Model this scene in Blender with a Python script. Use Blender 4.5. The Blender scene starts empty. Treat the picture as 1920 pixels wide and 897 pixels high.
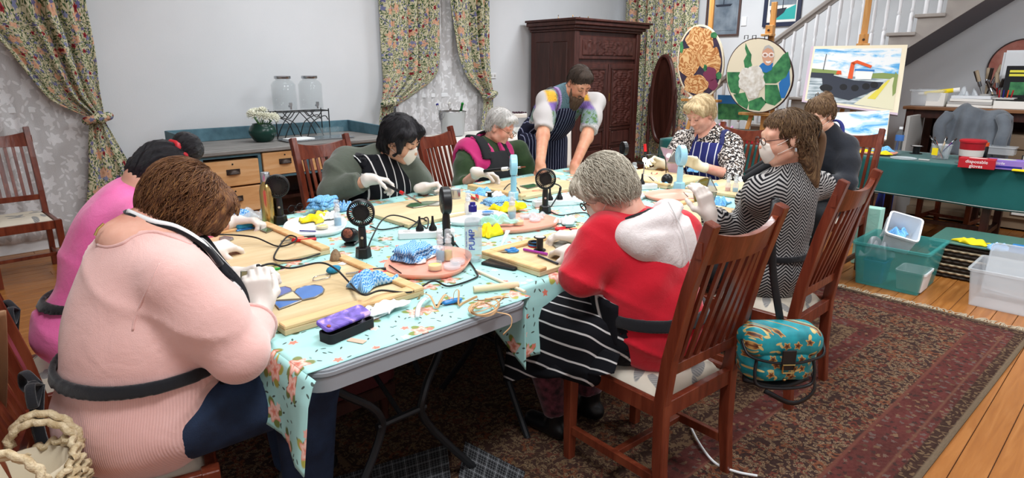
import bpy, bmesh, math, random
import numpy as np
from mathutils import Vector, Matrix, Quaternion
R = math.radians
PI = math.pi
SC = bpy.context.scene
COL = SC.collection
random.seed(4)
# ------------------------------------------------------------------ camera
FPX = 1172.0
TH = math.atan(320 / FPX)
YAW = R(46.3)
HC = 1.5
cam = bpy.data.cameras.new('camera')
cam.sensor_width = 36
cam.lens = 36 * FPX / 1920
cam.clip_start = 0.02
co = bpy.data.objects.new('camera', cam)
COL.objects.link(co)
co.location = (0, 0, HC)
co.rotation_euler = (PI / 2 - TH, 0, YAW - PI / 2)
SC.camera = co
# ------------------------------------------------------------------ light
w = bpy.data.worlds.new('world')
SC.world = w
w.use_nodes = True
w.node_tree.nodes['Background'].inputs[0].default_value = (0.03, 0.04, 0.06, 1)
w.node_tree.nodes['Background'].inputs[1].default_value = 0.35
CEIL = 3.45
LAMPS = [(0.7, 0.3, 52), (1.9, 2.3, 36), (4.3, 2.2, 38), (6.7, 4.2, 62), (3.0, 4.9, 29), (4.7, -0.3, 66)]
def area(x, y, p):
 l = bpy.data.lights.new('ceiling_light_source', 'AREA')
 l.shape = 'RECTANGLE'
 l.size = 1.1
 l.size_y = 0.55
 l.energy = p
 l.color = (0.935, 0.97, 1.0)
 o = bpy.data.objects.new('ceiling_light_source', l)
 COL.objects.link(o)
 o.location = (x, y, CEIL - 0.07)
 return o
LIGHTS = [area(*a) for a in LAMPS]
vs = SC.view_settings
vs.view_transform = 'Standard'
vs.look = 'None'
vs.exposure = 0.55
vs.gamma = 1
vs.use_curve_mapping = False
SC.cycles.max_bounces = 8
SC.cycles.transparent_max_bounces = 16
# ------------------------------------------------------------------ pixels to places
_s, _c, _fx, _fy = math.sin(TH), math.cos(TH), math.cos(YAW), math.sin(YAW)
def A(px, py, z=None, X=None, Y=None, t=None):
 l = (px - 960) / FPX
 v = (py - 448.5) / FPX
 dn = _s + v * _c
 fw = _c - v * _s
 d = Vector((fw * _fx + l * _fy, fw * _fy - l * _fx, -dn))
 if z is not None:
  t = (z - HC) / d.z
 elif X is not None:
  t = X / d.x
 elif Y is not None:
  t = Y / d.y
 return Vector((0, 0, HC)) + d * t
# ------------------------------------------------------------------ mesh helpers
def V(*a):
 return Vector(a)
def rz(a):
 return Matrix.Rotation(R(a), 3, 'Z')
def rot(x=0, y=0, z=0):
 return Matrix.Rotation(R(z), 3, 'Z') @ Matrix.Rotation(R(y), 3, 'Y') @ Matrix.Rotation(R(x), 3, 'X')
def spline(pts, n=6):
 pts = [Vector(p) for p in pts]
 if len(pts) < 3:
  return pts
 P = [pts[0] * 2 - pts[1]] + pts + [pts[-1] * 2 - pts[-2]]
 out = []
 for i in range(1, len(P) - 2):
  for k in range(n):
   t = k / n
   a, b, c, d = P[i - 1], P[i], P[i + 1], P[i + 2]
   out.append(0.5 * ((2 * b) + (c - a) * t + (2 * a - 5 * b + 4 * c - d) * t * t + (3 * b - a - 3 * c + d) * t ** 3))
 out.append(pts[-1])
 return out
class MB:
 def __init__(s):
  s.v = []
  s.f = []
  s.uv = None
 def add(s, vs, fs):
  n = len(s.v)
  s.v += [tuple(p) for p in vs]
  s.f += [tuple(i + n for i in f) for f in fs]
  return s
 def box(s, c, size, m=None, taper=1.0):
  hx, hy, hz = [a / 2 for a in size]
  ps = []
  for z in (-1, 1):
   k = taper if z < 0 else 1
   for x, y in ((-1, -1), (1, -1), (1, 1), (-1, 1)):
    p = Vector((x * hx * k, y * hy * k, z * hz))
    ps.append((m @ p if m is not None else p) + Vector(c))
  return s.add(ps, [(3, 2, 1, 0), (4, 5, 6, 7), (0, 1, 5, 4), (1, 2, 6, 5), (2, 3, 7, 6), (3, 0, 4, 7)])
 def bx(s, x0, x1, y0, y1, z0, z1):
  return s.box(((x0 + x1) / 2, (y0 + y1) / 2, (z0 + z1) / 2), (x1 - x0, y1 - y0, z1 - z0))
 def bar(s, a, b, w, d, up=(0, 0, 1), w2=None, d2=None):
  a, b = Vector(a), Vector(b)
  t = (b - a).normalized()
  u = Vector(up)
  sx = t.cross(u)
  if sx.length < 1e-4:
   sx = t.cross(Vector((0, 1, 0)))
  sx.normalize()
  sy = sx.cross(t).normalized()
  w2 = w if w2 is None else w2
  d2 = d if d2 is None else d2
  ps = []
  for p, ww, dd in ((a, w, d), (b, w2, d2)):
   for x, y in ((-1, -1), (1, -1), (1, 1), (-1, 1)):
    ps.append(p + sx * x * ww / 2 + sy * y * dd / 2)
  return s.add(ps, [(3, 2, 1, 0), (4, 5, 6, 7), (0, 1, 5, 4), (1, 2, 6, 5), (2, 3, 7, 6), (3, 0, 4, 7)])
 def tube(s, pts, r, seg=8, caps=True, flat=1.0, up=None):
  pts = [Vector(p) for p in pts]
  n = len(pts)
  rs = r if isinstance(r, (list, tuple)) else [r] * n
  ts = [(pts[min(i + 1, n - 1)] - pts[max(i - 1, 0)]).normalized() for i in range(n)]
  u = Vector(up) if up is not None else Vector((0, 0, 1))
  if abs(ts[0].dot(u)) > .95:
   u = Vector((0, 1, 0)) if up is None else u
  ps = []
  for i in range(n):
   if up is not None:
    u = Vector(up)
   x = ts[i].cross(u)
   if x.length < 1e-5:
    x = ts[i].orthogonal()
   x.normalize()
   y = x.cross(ts[i]).normalized()
   u = y
   for k in range(seg):
    a = 2 * PI * k / seg
    ps.append(pts[i] + x * math.cos(a) * rs[i] + y * math.sin(a) * rs[i] * flat)
  fs = []
  for i in range(n - 1):
   for k in range(seg):
    k2 = (k + 1) % seg
    fs.append((i * seg + k, i * seg + k2, (i + 1) * seg + k2, (i + 1) * seg + k))
  if caps:
   fs.append(tuple(range(seg - 1, -1, -1)))
   fs.append(tuple((n - 1) * seg + k for k in range(seg)))
  return s.add(ps, fs)
 def lathe(s, prof, seg=20, c=(0, 0, 0), m=None, sx=1.0, sy=1.0, caps=True):
  ps = []
  for r, z in prof:
   for k in range(seg):
    a = 2 * PI * k / seg
    p = Vector((r * math.cos(a) * sx, r * math.sin(a) * sy, z))
    ps.append((m @ p if m is not None else p) + Vector(c))
  fs = []
  n = len(prof)
  for i in range(n - 1):
   for k in range(seg):
    k2 = (k + 1) % seg
    fs.append((i * seg + k, i * seg + k2, (i + 1) * seg + k2, (i + 1) * seg + k))
  if caps:
   fs.append(tuple(range(seg - 1, -1, -1)))
   fs.append(tuple((n - 1) * seg + k for k in range(seg)))
  return s.add(ps, fs)
 def cyl(s, c, r, h, seg=16, m=None, r2=None):
  return s.lathe([(r, 0), (r if r2 is None else r2, h)], seg, c, m)
 def ball(s, c, r, seg=12, m=None):
  r = r if isinstance(r, (tuple, list)) else (r, r, r)
  n = max(5, seg // 2 + 1)
  ps = []
  for i in range(n):
   b = -PI / 2 + PI * (i + .02 * (i == 0) - .02 * (i == n - 1)) / (n - 1)
   for k in range(seg):
    a = 2 * PI * k / seg
    p = Vector((r[0] * math.cos(a) * math.cos(b), r[1] * math.sin(a) * math.cos(b), r[2] * math.sin(b)))
    ps.append((m @ p if m is not None else p) + Vector(c))
  fs = []
  for i in range(n - 1):
   for k in range(seg):
    k2 = (k + 1) % seg
    fs.append((i * seg + k, i * seg + k2, (i + 1) * seg + k2, (i + 1) * seg + k))
  fs.append(tuple(range(seg - 1, -1, -1)))
  fs.append(tuple((n - 1) * seg + k for k in range(seg)))
  return s.add(ps, fs)
 def prism(s, poly, h, m=None, c=(0, 0, 0)):
  n = len(poly)
  ps = []
  for z in (0, h):
   for x, y in poly:
    p = Vector((x, y, z))
    ps.append((m @ p if m is not None else p) + Vector(c))
  fs = [tuple(range(n - 1, -1, -1)), tuple(range(n, 2 * n))]
  for i in range(n):
   j = (i + 1) % n
   fs.append((i, j, n + j, n + i))
  return s.add(ps, fs)
 def sheet(s, fn, nu, nv, uvs=None):
  ps, uv = [], []
  for j in range(nv + 1):
   for i in range(nu + 1):
    u, v = i / nu, j / nv
    ps.append(fn(u, v))
    if uvs:
     uv.append(uvs(u, v))
  n0 = len(s.v)
  fs = [(j * (nu + 1) + i, j * (nu + 1) + i + 1, (j + 1) * (nu + 1) + i + 1, (j + 1) * (nu + 1) + i) for j in range(nv) for i in range(nu)]
  s.add(ps, fs)
  if uvs:
   if s.uv is None:
    s.uv = [(0, 0)] * n0
   s.uv += uv
  return s
def link(o, parent=None):
 COL.objects.link(o)
 if parent is not None:
  o.parent = parent
  o.matrix_parent_inverse = parent.matrix_basis.inverted()
 return o
def obj(name, mb, mat, parent=None, bevel=0, smooth=None, solid=0, sub=0, seg=1, loc=None):
 me = bpy.data.meshes.new(name)
 me.from_pydata(mb.v, [], mb.f)
 if bevel:
  bm = bmesh.new()
  bm.from_mesh(me)
  es = [e for e in bm.edges if len(e.link_faces) == 2 and e.calc_face_angle(0) > R(30)]
  bmesh.ops.bevel(bm, geom=es, offset=bevel, segments=seg, affect='EDGES', clamp_overlap=True)
  bm.to_mesh(me)
  bm.free()
 if mb.uv is not None and not bevel:
  ul = me.uv_layers.new(name='UVMap')
  li = np.empty(len(me.loops), dtype=np.int32)
  me.loops.foreach_get('vertex_index', li)
  ul.data.foreach_set('uv', np.array(mb.uv, dtype=np.float32)[li].ravel())
 me.validate()
 me.materials.append(mat if not isinstance(mat, str) else MT[mat])
 if smooth is None:
  smooth = len(mb.v) > 40
 if smooth:
  me.shade_smooth()
  if smooth != 'all':
   me.set_sharp_from_angle(angle=R(38))
 o = bpy.data.objects.new(name, me)
 if loc is not None:
  o.location = loc
 link(o, parent)
 if solid:
  md = o.modifiers.new('solid', 'SOLIDIFY')
  md.thickness = solid
  md.offset = 0
 if sub:
  md = o.modifiers.new('sub', 'SUBSURF')
  md.levels = md.render_levels = sub
 return o
def tag(o, label, cat, group=None, kind=None):
 o['label'] = label
 o['category'] = cat
 if group:
  o['group'] = group
 if kind:
  o['kind'] = kind
 return o
def thing(name, label, cat, loc=(0, 0, 0), rotz=0, group=None):
 o = bpy.data.objects.new(name, None)
 o.empty_display_size = .05
 COL.objects.link(o)
 o.location = loc
 o.rotation_euler = (0, 0, R(rotz))
 return tag(o, label, cat, group)
def part(name, mb, mat, parent, label=None, **k):
 """part given in the LOCAL frame of its thing"""
 o = obj(name, mb, mat, None, **k)
 o.parent = parent
 if label:
  o['label'] = label
 return o
def wpart(name, mb, mat, parent, label=None, **k):
 """part given in WORLD coordinates"""
 o = obj(name, mb, mat, None, **k)
 o.parent = parent
 b = Matrix.LocRotScale(parent.location, parent.rotation_euler, parent.scale)
 if parent.parent is not None:
  q = parent.parent
  b = Matrix.LocRotScale(q.location, q.rotation_euler, q.scale) @ parent.matrix_parent_inverse @ b
 o.matrix_parent_inverse = b.inverted()
 if label:
  o['label'] = label
 return o
def copy_tree(o, parent=None):
 c = o.copy()
 COL.objects.link(c)
 c.parent = parent
 for ch in [x for x in bpy.data.objects if x.parent == o]:
  copy_tree(ch, c)
 return c
def struct(name, mb, mat, parent=None, **k):
 o = obj(name, mb, mat, parent, **k)
 if parent is None:
  o['kind'] = 'structure'
 return o
# ------------------------------------------------------------------ material helpers
def lin(h):
 if isinstance(h, (tuple, list)):
  return tuple(h) if len(h) == 4 else (*h, 1)
 h = h.lstrip('#')
 out = []
 for i in (0, 2, 4):
  c = int(h[i:i + 2], 16) / 255
  out.append(c / 12.92 if c <= .04045 else ((c + .055) / 1.055) ** 2.4)
 return (*out, 1)
MT = {}
class G:
 def __init__(s, name, rough=.6, metal=0, spec=.4, **kw):
  s.m = bpy.data.materials.new(name)
  s.m.use_nodes = True
  s.t = s.m.node_tree
  s.b = s.t.nodes['Principled BSDF']
  s.b.inputs['Roughness'].default_value = rough
  s.b.inputs['Metallic'].default_value = metal
  s.b.inputs['Specular IOR Level'].default_value = spec
  for k, v in kw.items():
   s.b.inputs[k.replace('_', ' ')].default_value = v
  MT[name] = s.m
  s._tc = None
 def set(s, inp, v):
  if isinstance(v, bpy.types.NodeSocket):
   s.t.links.new(v, inp)
  elif v is not None:
   if isinstance(v, str):
    v = lin(v)
   inp.default_value = v
 def n(s, ty, props=None, outs=0, **ins):
  nd = s.t.nodes.new('ShaderNode' + ty)
  for k, v in (props or {}).items():
   setattr(nd, k, v)
  for k, v in ins.items():
   key = int(k[1:]) if k[0] == 'i' and k[1:].isdigit() else k.replace('_', ' ')
   s.set(nd.inputs[key], v)
  return nd if outs is None else nd.outputs[outs]
 def tc(s, which='Object'):
  if s._tc is None:
   s._tc = s.t.nodes.new('ShaderNodeTexCoord')
  return s._tc.outputs[which]
 def attr(s, name):
  return s.n('Attribute', {'attribute_name': name}, 'Vector')
 def math(s, op, a, b=0.0, c=None):
  nd = s.t.nodes.new('ShaderNodeMath')
  nd.operation = op
  s.set(nd.inputs[0], a)
  s.set(nd.inputs[1], b)
  if c is not None:
   s.set(nd.inputs[2], c)
  return nd.outputs[0]
 def lt(s, a, b, soft=.02):
  # soft step: 1 where a<b
  return s.n('MapRange', {'clamp': True}, 0, i0=a, i1=s.math('SUBTRACT', b, soft), i2=s.math('ADD', b, soft), i3=1.0, i4=0.0)
 def vm(s, op, a, b=(0, 0, 0), o=0):
  nd = s.t.nodes.new('ShaderNodeVectorMath')
  nd.operation = op
  s.set(nd.inputs[0], a)
  if op == 'SCALE':
   s.set(nd.inputs['Scale'], b)
  else:
   s.set(nd.inputs[1], b)
  return nd.outputs[o]
 def mix(s, f, a, b, blend='MIX'):
  nd = s.t.nodes.new('ShaderNodeMix')
  nd.data_type = 'RGBA'
  nd.blend_type = blend
  s.set(nd.inputs[0], f)
  s.set(nd.inputs[6], a)
  s.set(nd.inputs[7], b)
  return nd.outputs[2]
 def noise(s, scale=5, detail=3, vec=None, rough=.5, dist=0, o=0):
  nd = s.t.nodes.new('ShaderNodeTexNoise')
  s.set(nd.inputs['Vector'], vec if vec is not None else s.tc())
  s.set(nd.inputs['Scale'], scale)
  nd.inputs['Detail'].default_value = detail
  nd.inputs['Roughness'].default_value = rough
  nd.inputs['Distortion'].default_value = dist
  return nd.outputs[o]
 def ramp(s, f, stops, interp='LINEAR'):
  nd = s.t.nodes.new('ShaderNodeValToRGB')
  cr = nd.color_ramp
  cr.interpolation = interp
  while len(cr.elements) < len(stops):
   cr.elements.new(0.5)
  for e, (p, c) in zip(cr.elements, stops):
   e.position = p
   e.color = lin(c) if not isinstance(c, float) else (c, c, c, 1)
  s.set(nd.inputs[0], f)
  return nd.outputs[0]
 def sep(s, v):
  nd = s.n('SeparateXYZ', None, None, i0=v)
  return nd.outputs[0], nd.outputs[1], nd.outputs[2]
 def comb(s, x=0.0, y=0.0, z=0.0):
  return s.n('CombineXYZ', None, 0, i0=x, i1=y, i2=z)
 def mapping(s, v, loc=(0, 0, 0), rot=(0, 0, 0), scale=(1, 1, 1)):
  return s.n('Mapping', None, 0, i0=v, i1=loc, i2=rot, i3=scale)
 def cell(s, vec, scale, kind='leaf', size=.3, prob=1.0, seed=0.0, dim='2D', rnd=1.0):
  """one random shape per voronoi cell: returns (mask, radius, random colour)"""
  v = s.vm('ADD', vec, (seed * 1.37, seed * 2.11, seed * .71))
  nd = s.t.nodes.new('ShaderNodeTexVoronoi')
  nd.voronoi_dimensions = dim
  nd.inputs['Scale'].default_value = scale
  nd.inputs['Randomness'].default_value = rnd
  s.set(nd.inputs['Vector'], v)
  loc = s.vm('SCALE', s.vm('SUBTRACT', v, nd.outputs['Position']), float(scale))
  cr, cg, cb = s.sep(nd.outputs['Color'])
  x, y, z = s.sep(loc)
  if dim == '2D':
   a = s.math('ARCTAN2', y, x)
   r = s.math('SQRT', s.math('ADD', s.math('MULTIPLY', x, x), s.math('MULTIPLY', y, y)))
  else:
   a = s.math('ARCTAN2', y, s.math('ADD', x, z))
   r = nd.outputs['Distance']
  ang = s.math('ADD', a, s.math('MULTIPLY', cr, 6.283))
  if kind == 'leaf':
   ca = s.math('COSINE', ang)
   sa = s.math('SINE', ang)
   u = s.math('MULTIPLY', r, ca)
   q = s.math('MULTIPLY', s.math('MULTIPLY', r, sa), 2.8)
   rr = s.math('SQRT', s.math('ADD', s.math('MULTIPLY', u, u), s.math('MULTIPLY', q, q)))
  elif kind == 'flower':
   rr = s.math('MULTIPLY', r, s.math('SUBTRACT', 1.25, s.math('MULTIPLY', s.math('COSINE', s.math('MULTIPLY', ang, 5.0)), .3)))
  elif kind == 'cross':
   rr = s.math('DIVIDE', r, s.math('ADD', s.math('ABSOLUTE', s.math('COSINE', s.math('MULTIPLY', ang, 2.0))), .12))
  else:
   rr = r
  m = s.lt(rr, size, .025)
  if prob < 1:
   m = s.math('MULTIPLY', m, s.lt(cg, prob, .001))
  return m, rr, nd.outputs['Color'], cb
 def col(s, c):
  s.set(s.b.inputs['Base Color'], c)
  return s
 def bump(s, h, strength=.3, dist=.01):
  nd = s.n('Bump', None, 0, Strength=strength, Distance=dist, Height=h)
  s.t.links.new(nd, s.b.inputs['Normal'])
  return s
def flat(name, c, rough=.5, metal=0, spec=.4, **kw):
 g = G(name, rough, metal, spec, **kw)
 g.col(c)
 return g
def mottled(name, c1, c2, scale=8, rough=.7, bump=0, detail=4, vec=None, **kw):
 g = G(name, rough, **kw)
 f = g.noise(scale, detail)
 g.col(g.ramp(f, [(.3, c1), (.7, c2)]))
 if bump:
  g.bump(g.noise(scale * 6, 3), bump)
 return g
def wood(name, c1, c2, c3, axis=2, scale=6, rough=.35, stretch=9, attr=None):
 g = G(name, rough)
 sc = [stretch] * 3
 sc[axis] = 1.0
 v = g.mapping(g.tc() if attr is None else g.attr(attr), scale=tuple(a * scale / 6 for a in sc))
 f = g.noise(2.2, 6, v, .62, .6)
 g.col(g.ramp(f, [(.28, c1), (.5, c2), (.72, c3)]))
 g.bump(g.noise(6, 4, v), .12)
 return g
def glass(name, c='#ffffff', rough=.02, ior=1.45, alpha=None):
 g = G(name, rough, spec=.5)
 g.b.inputs['Transmission Weight'].default_value = 1
 g.b.inputs['IOR'].default_value = ior
 g.col(c)
 return g
def clear(name, c, a=.35, rough=.15, spec=.5):
 """thin translucent plastic"""
 g = G(name, rough, spec=spec)
 g.col(c)
 g.b.inputs['Alpha'].default_value = a
 return g
# ------------------------------------------------------------------ materials
g = G('wall_paint', .75)
g.col(g.ramp(g.noise(1.5, 4), [(.3, '#d2d5d8'), (.7, '#d9dbde')]))
g.bump(g.noise(90, 3), .05)
flat('ceiling_paint', '#e9e9e6', .8)
flat('white_gloss', '#e6e7ea', .35)
flat('trim_white', '#dfe1e3', .5)
mottled('stair_paint', '#97908b', '#a39c96', 6, .5)
flat('rail_paint', '#8d8681', .4)
g = G('plank_wood', .3)
oi = g.n('ObjectInfo', None, 'Random')
v = g.mapping(g.tc(), scale=(1.2, 16, 16))
v = g.vm('ADD', v, g.comb(g.math('MULTIPLY', oi, 37.0), g.math('MULTIPLY', oi, 91.0), 0.0))
f = g.noise(2.0, 6, v, .6, .5)
base = g.ramp(f, [(.25, '#875024'), (.5, '#a06630'), (.75, '#b67d45')])
g.col(g.mix(g.math('MULTIPLY', oi, .45), base, '#9c6230'))
g.bump(g.noise(5, 4, v), .05)
wood('chair_wood', '#4c1d11', '#6a2e1d', '#84432c', 2, 6, .28)
wood('dark_wood', '#27120d', '#3a1c15', '#4a2820', 2, 6, .4)
wood('armoire_wood', '#2e1612', '#45231d', '#55302a', 2, 5, .42)
wood('easel_wood', '#b27638', '#cd9350', '#dcaa6a', 2, 6, .5)
wood('pine', '#c08a55', '#cf9d69', '#dbb184', 0, 5, .55)
wood('board_wood', '#bea274', '#d3bb90', '#decca6', 0, 4, .6, 5)
wood('board_frame', '#cfa066', '#dfb57e', '#e9c798', 0, 5, .55)
wood('file_wood', '#5b3b25', '#7b5234', '#93653f', 1, 6, .45)
flat('file_metal', '#8a7660', .5)
flat('black_plastic', '#101113', .35)
flat('black_matte', '#15161a', .75)
flat('black_rubber', '#141416', .55)
flat('grey_plastic', '#8f9399', .45)
flat('white_plastic', '#e8e9ea', .35)
flat('light_blue_plastic', '#9fd3e6', .3)
flat('red_plastic', '#c51d22', .3)
flat('purple_plastic', '#a03a9a', .3)
flat('blue_plastic', '#2d7fc4', .3)
flat('navy_plastic', '#23237f', .3)
flat('green_plastic', '#1d9a3c', .35)
flat('pink_tray', '#efa48d', .4)
flat('white_tray', '#dfe3e4', .35)
flat('steel', '#b9bcc0', .25, 1)
flat('brass', '#b38a4a', .3, 1)
flat('gold_metal', '#c2a468', .22, 1)
flat('copper', '#8a4a35', .5, .6)
flat('dark_metal', '#2b2b2d', .4, .7)
flat('dark_bronze', '#3d322d', .45, .5)
flat('table_leg_metal', '#232528', .45, .3)
flat('paper', '#eceae4', .8)
flat('card_grey', '#b9b7b4', .8)
flat('kraft', '#b9a58c', .8)
flat('yellow_cloth', '#f0d414', .8)
flat('yellow_gel', '#f2d76b', .35)
flat('skin_glove', '#dcd3cb', .45)
flat('vinyl_glove', '#e6dcc0', .4)
clear('clear_plastic', '#e9eef2', .28, .08)
clear('milky_plastic', '#e3e9ee', .36, .2)
clear('teal_plastic', '#4aa8a4', .5, .2)
clear('lid_plastic', '#e6ebef', .4, .15)
clear('blue_liquid', '#4db6d8', .85, .1)
glass('clear_glass')
clear('thin_glass', '#9fb0b4', .11, .03, .9)
clear('window_glass', '#1d2733', .6, .05, .6)
glass('green_bottle_glass', '#1b8a3a')
flat('green_ceramic', '#12382f', .25)
flat('screen_black', '#1c222a', .12)
flat('lamp_white', '#ffffff', .4)
g = G('lamp_panel', .5)
g.b.inputs['Emission Color'].default_value = (1, .97, .94, 1)
g.b.inputs['Emission Strength'].default_value = 3.0
g = G('led_glow', .5)
g.b.inputs['Emission Color'].default_value = (1, 1, 1, 1)
g.b.inputs['Emission Strength'].default_value = 22.0
flat('lettering_blue', '#4f63b0', .5)
flat('lettering_white', '#f1f1f1', .5)
flat('lettering_yellow', '#e8e04a', .5)
mottled('wicker', '#2a211a', '#3c3026', 30, .7, .3)
flat('wicker_light', '#b7a68a', .8)
flat('cream_paint', '#e9ddc2', .7)
flat('canvas_edge', '#c9b6c4', .7)
mottled('blue_desk_paint', '#3d5d6b', '#567b88', 9, .6, .2)
g = G('desk_top_wood', .65)
v = g.mapping(g.tc(), scale=(1, 8, 8))
g.col(g.ramp(g.noise(2.5, 6, v, .65), [(.25, '#56534f'), (.5, '#7d7b78'), (.75, '#9a9693')]))
g.bump(g.noise(7, 5, v), .3)
flat('jeans', '#1b2b48', .8)
g = G('jeans_denim', .85)
g.col(g.ramp(g.noise(12, 4, g.tc()), [(.3, '#131f35'), (.7, '#223654')]))
g.bump(g.noise(260, 2), .2)
flat('black_fabric', '#16171b', .85)
def fabric(name, c1, c2, scale=7, fine=300, bump=.18, wr=None):
 g = G(name, .85, spec=.2)
 g.b.inputs['Sheen Weight'].default_value = .25
 g.col(g.ramp(g.noise(scale, 4), [(.3, c1), (.7, c2)]))
 h = g.math('ADD', g.math('MULTIPLY', g.noise(wr or 14, 3, dist=.6), 6.0), g.noise(fine, 2))
 g.bump(h, bump, .006)
 return g
g = G('salmon_knit', .9, spec=.15)
g.b.inputs['Sheen Weight'].default_value = .4
v = g.attr('loc')
x, y, z = g.sep(v)
rib = g.math('SINE', g.math('MULTIPLY', g.math('ADD', x, g.math('MULTIPLY', y, .8)), 900.0))
low = g.lt(z, .72, .06)
g.col(g.mix(g.math('MULTIPLY', g.math('MULTIPLY', g.math('ADD', g.math('MULTIPLY', rib, .5), .5), low), .35), g.ramp(g.noise(6, 4), [(.3, '#e2b2ab'), (.7, '#e9bcb5')]), '#c48d86'))
h = g.math('ADD', g.math('MULTIPLY', g.noise(12, 3, dist=.8), 5.0), g.math('ADD', g.math('MULTIPLY', rib, g.math('MULTIPLY', low, .5)), g.noise(420, 2)))
g.bump(h, .25, .006)
fabric('pink_knit', '#f068ab', '#f87dba')
fabric('olive_knit', '#4b5147', '#575d52')
fabric('green_knit', '#1f3318', '#2b4122', 10)
fabric('magenta_fleece', '#a8205f', '#b62a6b')
fabric('red_fleece', '#bd1226', '#c81a2e')
fabric('hood_fleece', '#d3c9c8', '#ded6d4', 7, 200, .25)
fabric('white_tee', '#dcd9d8', '#e6e3e2')
flat('soffit_shade_grey', '#66646a', .7)  # soffit grey darkened to hold the shade under the stairs
fabric('dark_tee', '#15181f', '#1d212a')
fabric('grey_jacket', '#5a6068', '#6b727a')
fabric('green_cloth', '#0f4b49', '#135856', 3, 200, .08, 5)
fabric('black_tie', '#131418', '#1c1d22')
fabric('magenta_floral_skirt', '#2a1418', '#6e3540', 40)
def wave_cloth(name, c1, c2, k=130):
 g = G(name, .85, spec=.15)
 v = g.tc('UV')
 x, y, z = g.sep(v)
 ww = g.math('ADD', g.math('MULTIPLY', y, float(k)), g.math('MULTIPLY', g.math('SINE', g.math('MULTIPLY', x, k * .55)), 1.5))
 f = g.math('SINE', ww)
 g.col(g.ramp(g.math('ADD', g.math('MULTIPLY', f, .5), .5), [(.35, c1), (.65, c2)]))
 g.bump(f, .3, .002)
 return g
wave_cloth('blue_wave_cloth', '#4f93d2', '#a9d0f0', 620)
wave_cloth('blue_cloth', '#6aaee4', '#8cc4ee', 500)
wave_cloth('white_wipe', '#dfe4e6', '#f0f2f2', 400)
wave_cloth('yellow_wave_cloth', '#ecd21a', '#f5e04a', 60)
# floral curtain (uv in metres)
g = G('floral_curtain', .85, spec=.15)
v = g.tc('UV')
v = g.vm('ADD', v, g.vm('SCALE', g.noise(9, 2, v, o=1), .03))
c = g.ramp(g.noise(7, 3, v), [(.3, '#c4bd9c'), (.7, '#d2cbaf')])
x, y, z = g.sep(v)
stem = g.lt(g.math('ABSOLUTE', g.math('SINE', g.math('ADD', g.math('MULTIPLY', x, 38.0), g.math('MULTIPLY', g.math('SINE', g.math('MULTIPLY', y, 14.0)), 1.3)))), .09, .04)
c = g.mix(stem, c, '#55643f')
for sc_, sz, pr, sd, cc in ((26, .42, .85, 1, '#3f5a3a'), (31, .4, .8, 4, '#5a6b41'), (22, .36, .6, 7, '#2f4a34'), (40, .36, .6, 9, '#7c7f5c')):
 m, rr, _, cb = g.cell(v, sc_, 'leaf', sz, pr, sd)
 c = g.mix(m, c, cc)
m, rr, _, cb = g.cell(v, 7, 'flower', .36, .5, 11)
c = g.mix(m, c, g.ramp(rr, [(0, '#b98567'), (.18, '#d8ab8e'), (.36, '#c99577')]))
m, rr, _, cb = g.cell(v, 13, 'flower', .32, .3, 13)
c = g.mix(m, c, g.ramp(cb, [(.4, '#6a6791'), (.6, '#8086a8')]))
m, rr, _, cb = g.cell(v, 36, 'flower', .34, .25, 17)
c = g.mix(m, c, '#77759b')
m, rr, _, cb = g.cell(v, 7.5, 'flower', .2, .45, 15)
c = g.mix(m, c, g.ramp(rr, [(0, '#4d1420'), (.12, '#8e2a33'), (.25, '#a23439')]))
g.col(c)
g.bump(g.noise(300, 2, v), .1)
flat('curtain_lining', '#9c9488', .8)
# lace
g = G('lace', .9, spec=.1)
v = g.tc('UV')
m1, rr, _, cb = g.cell(v, 6, 'flower', .34, .8, 2)
m2, rr, _, cb = g.cell(v, 15, 'leaf', .42, .8, 5)
fine = g.lt(g.noise(140, 2, v), .5, .1)
m = g.math('MAXIMUM', m1, m2)
a = g.math('ADD', g.math('MULTIPLY', m, .1), g.math('ADD', g.math('MULTIPLY', fine, .08), .74))
g.col(g.mix(m, '#d6d5d6', '#e8e8ea'))
g.set(g.b.inputs['Alpha'], a)
g.b.inputs['Transmission Weight'].default_value = 0
# tablecloth (object coordinates, metres)
g = G('mint_floral_cloth', .55, spec=.35)
v = g.attr('cl')
v = g.vm('ADD', v, g.vm('SCALE', g.noise(14, 2, v, o=1), .012))
c = g.ramp(g.noise(3, 3, v), [(.3, '#a2d6d2'), (.7, '#aedfdb')])
m, rr, _, cb = g.cell(v, 34, 'leaf', .28, .28, 31)
c = g.mix(m, c, '#4a5a55')
m, rr, _, cb = g.cell(v, 8, 'cross', .34, .6, 21)
c = g.mix(m, c, g.ramp(cb, [(.35, '#7f8f45'), (.6, '#55664a'), (.8, '#a9a84e')]))
m, rr, _, cb = g.cell(v, 8, 'flower', .27, .6, 21)
c = g.mix(m, c, g.ramp(g.math('ADD', rr, g.math('MULTIPLY', g.noise(90, 2, v), .15)), [(.05, '#d0614f'), (.16, '#e79a88'), (.24, '#f3cdbf'), (.34, '#e58f7c'), (.42, '#f1d3c8')]))
m, rr, _, cb = g.cell(v, 16, 'flower', .22, .22, 25)
c = g.mix(m, c, g.ramp(cb, [(.4, '#f1d6cc'), (.6, '#e4836f')]))
g.col(c)
g.bump(g.noise(20, 3, v), .12, .01)
flat('cloth_back', '#c9ccc2', .8)
# rug (uv metres, x along length, y across)
g = G('persian_rug', .95, spec=.1)
v = g.attr('cl')
v = g.vm('ADD', v, g.vm('SCALE', g.vm('SUBTRACT', g.noise(16, 3, v, o=1), (.5, .5, .5)), .05))
x, y, z = g.sep(g.attr('cl'))
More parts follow.
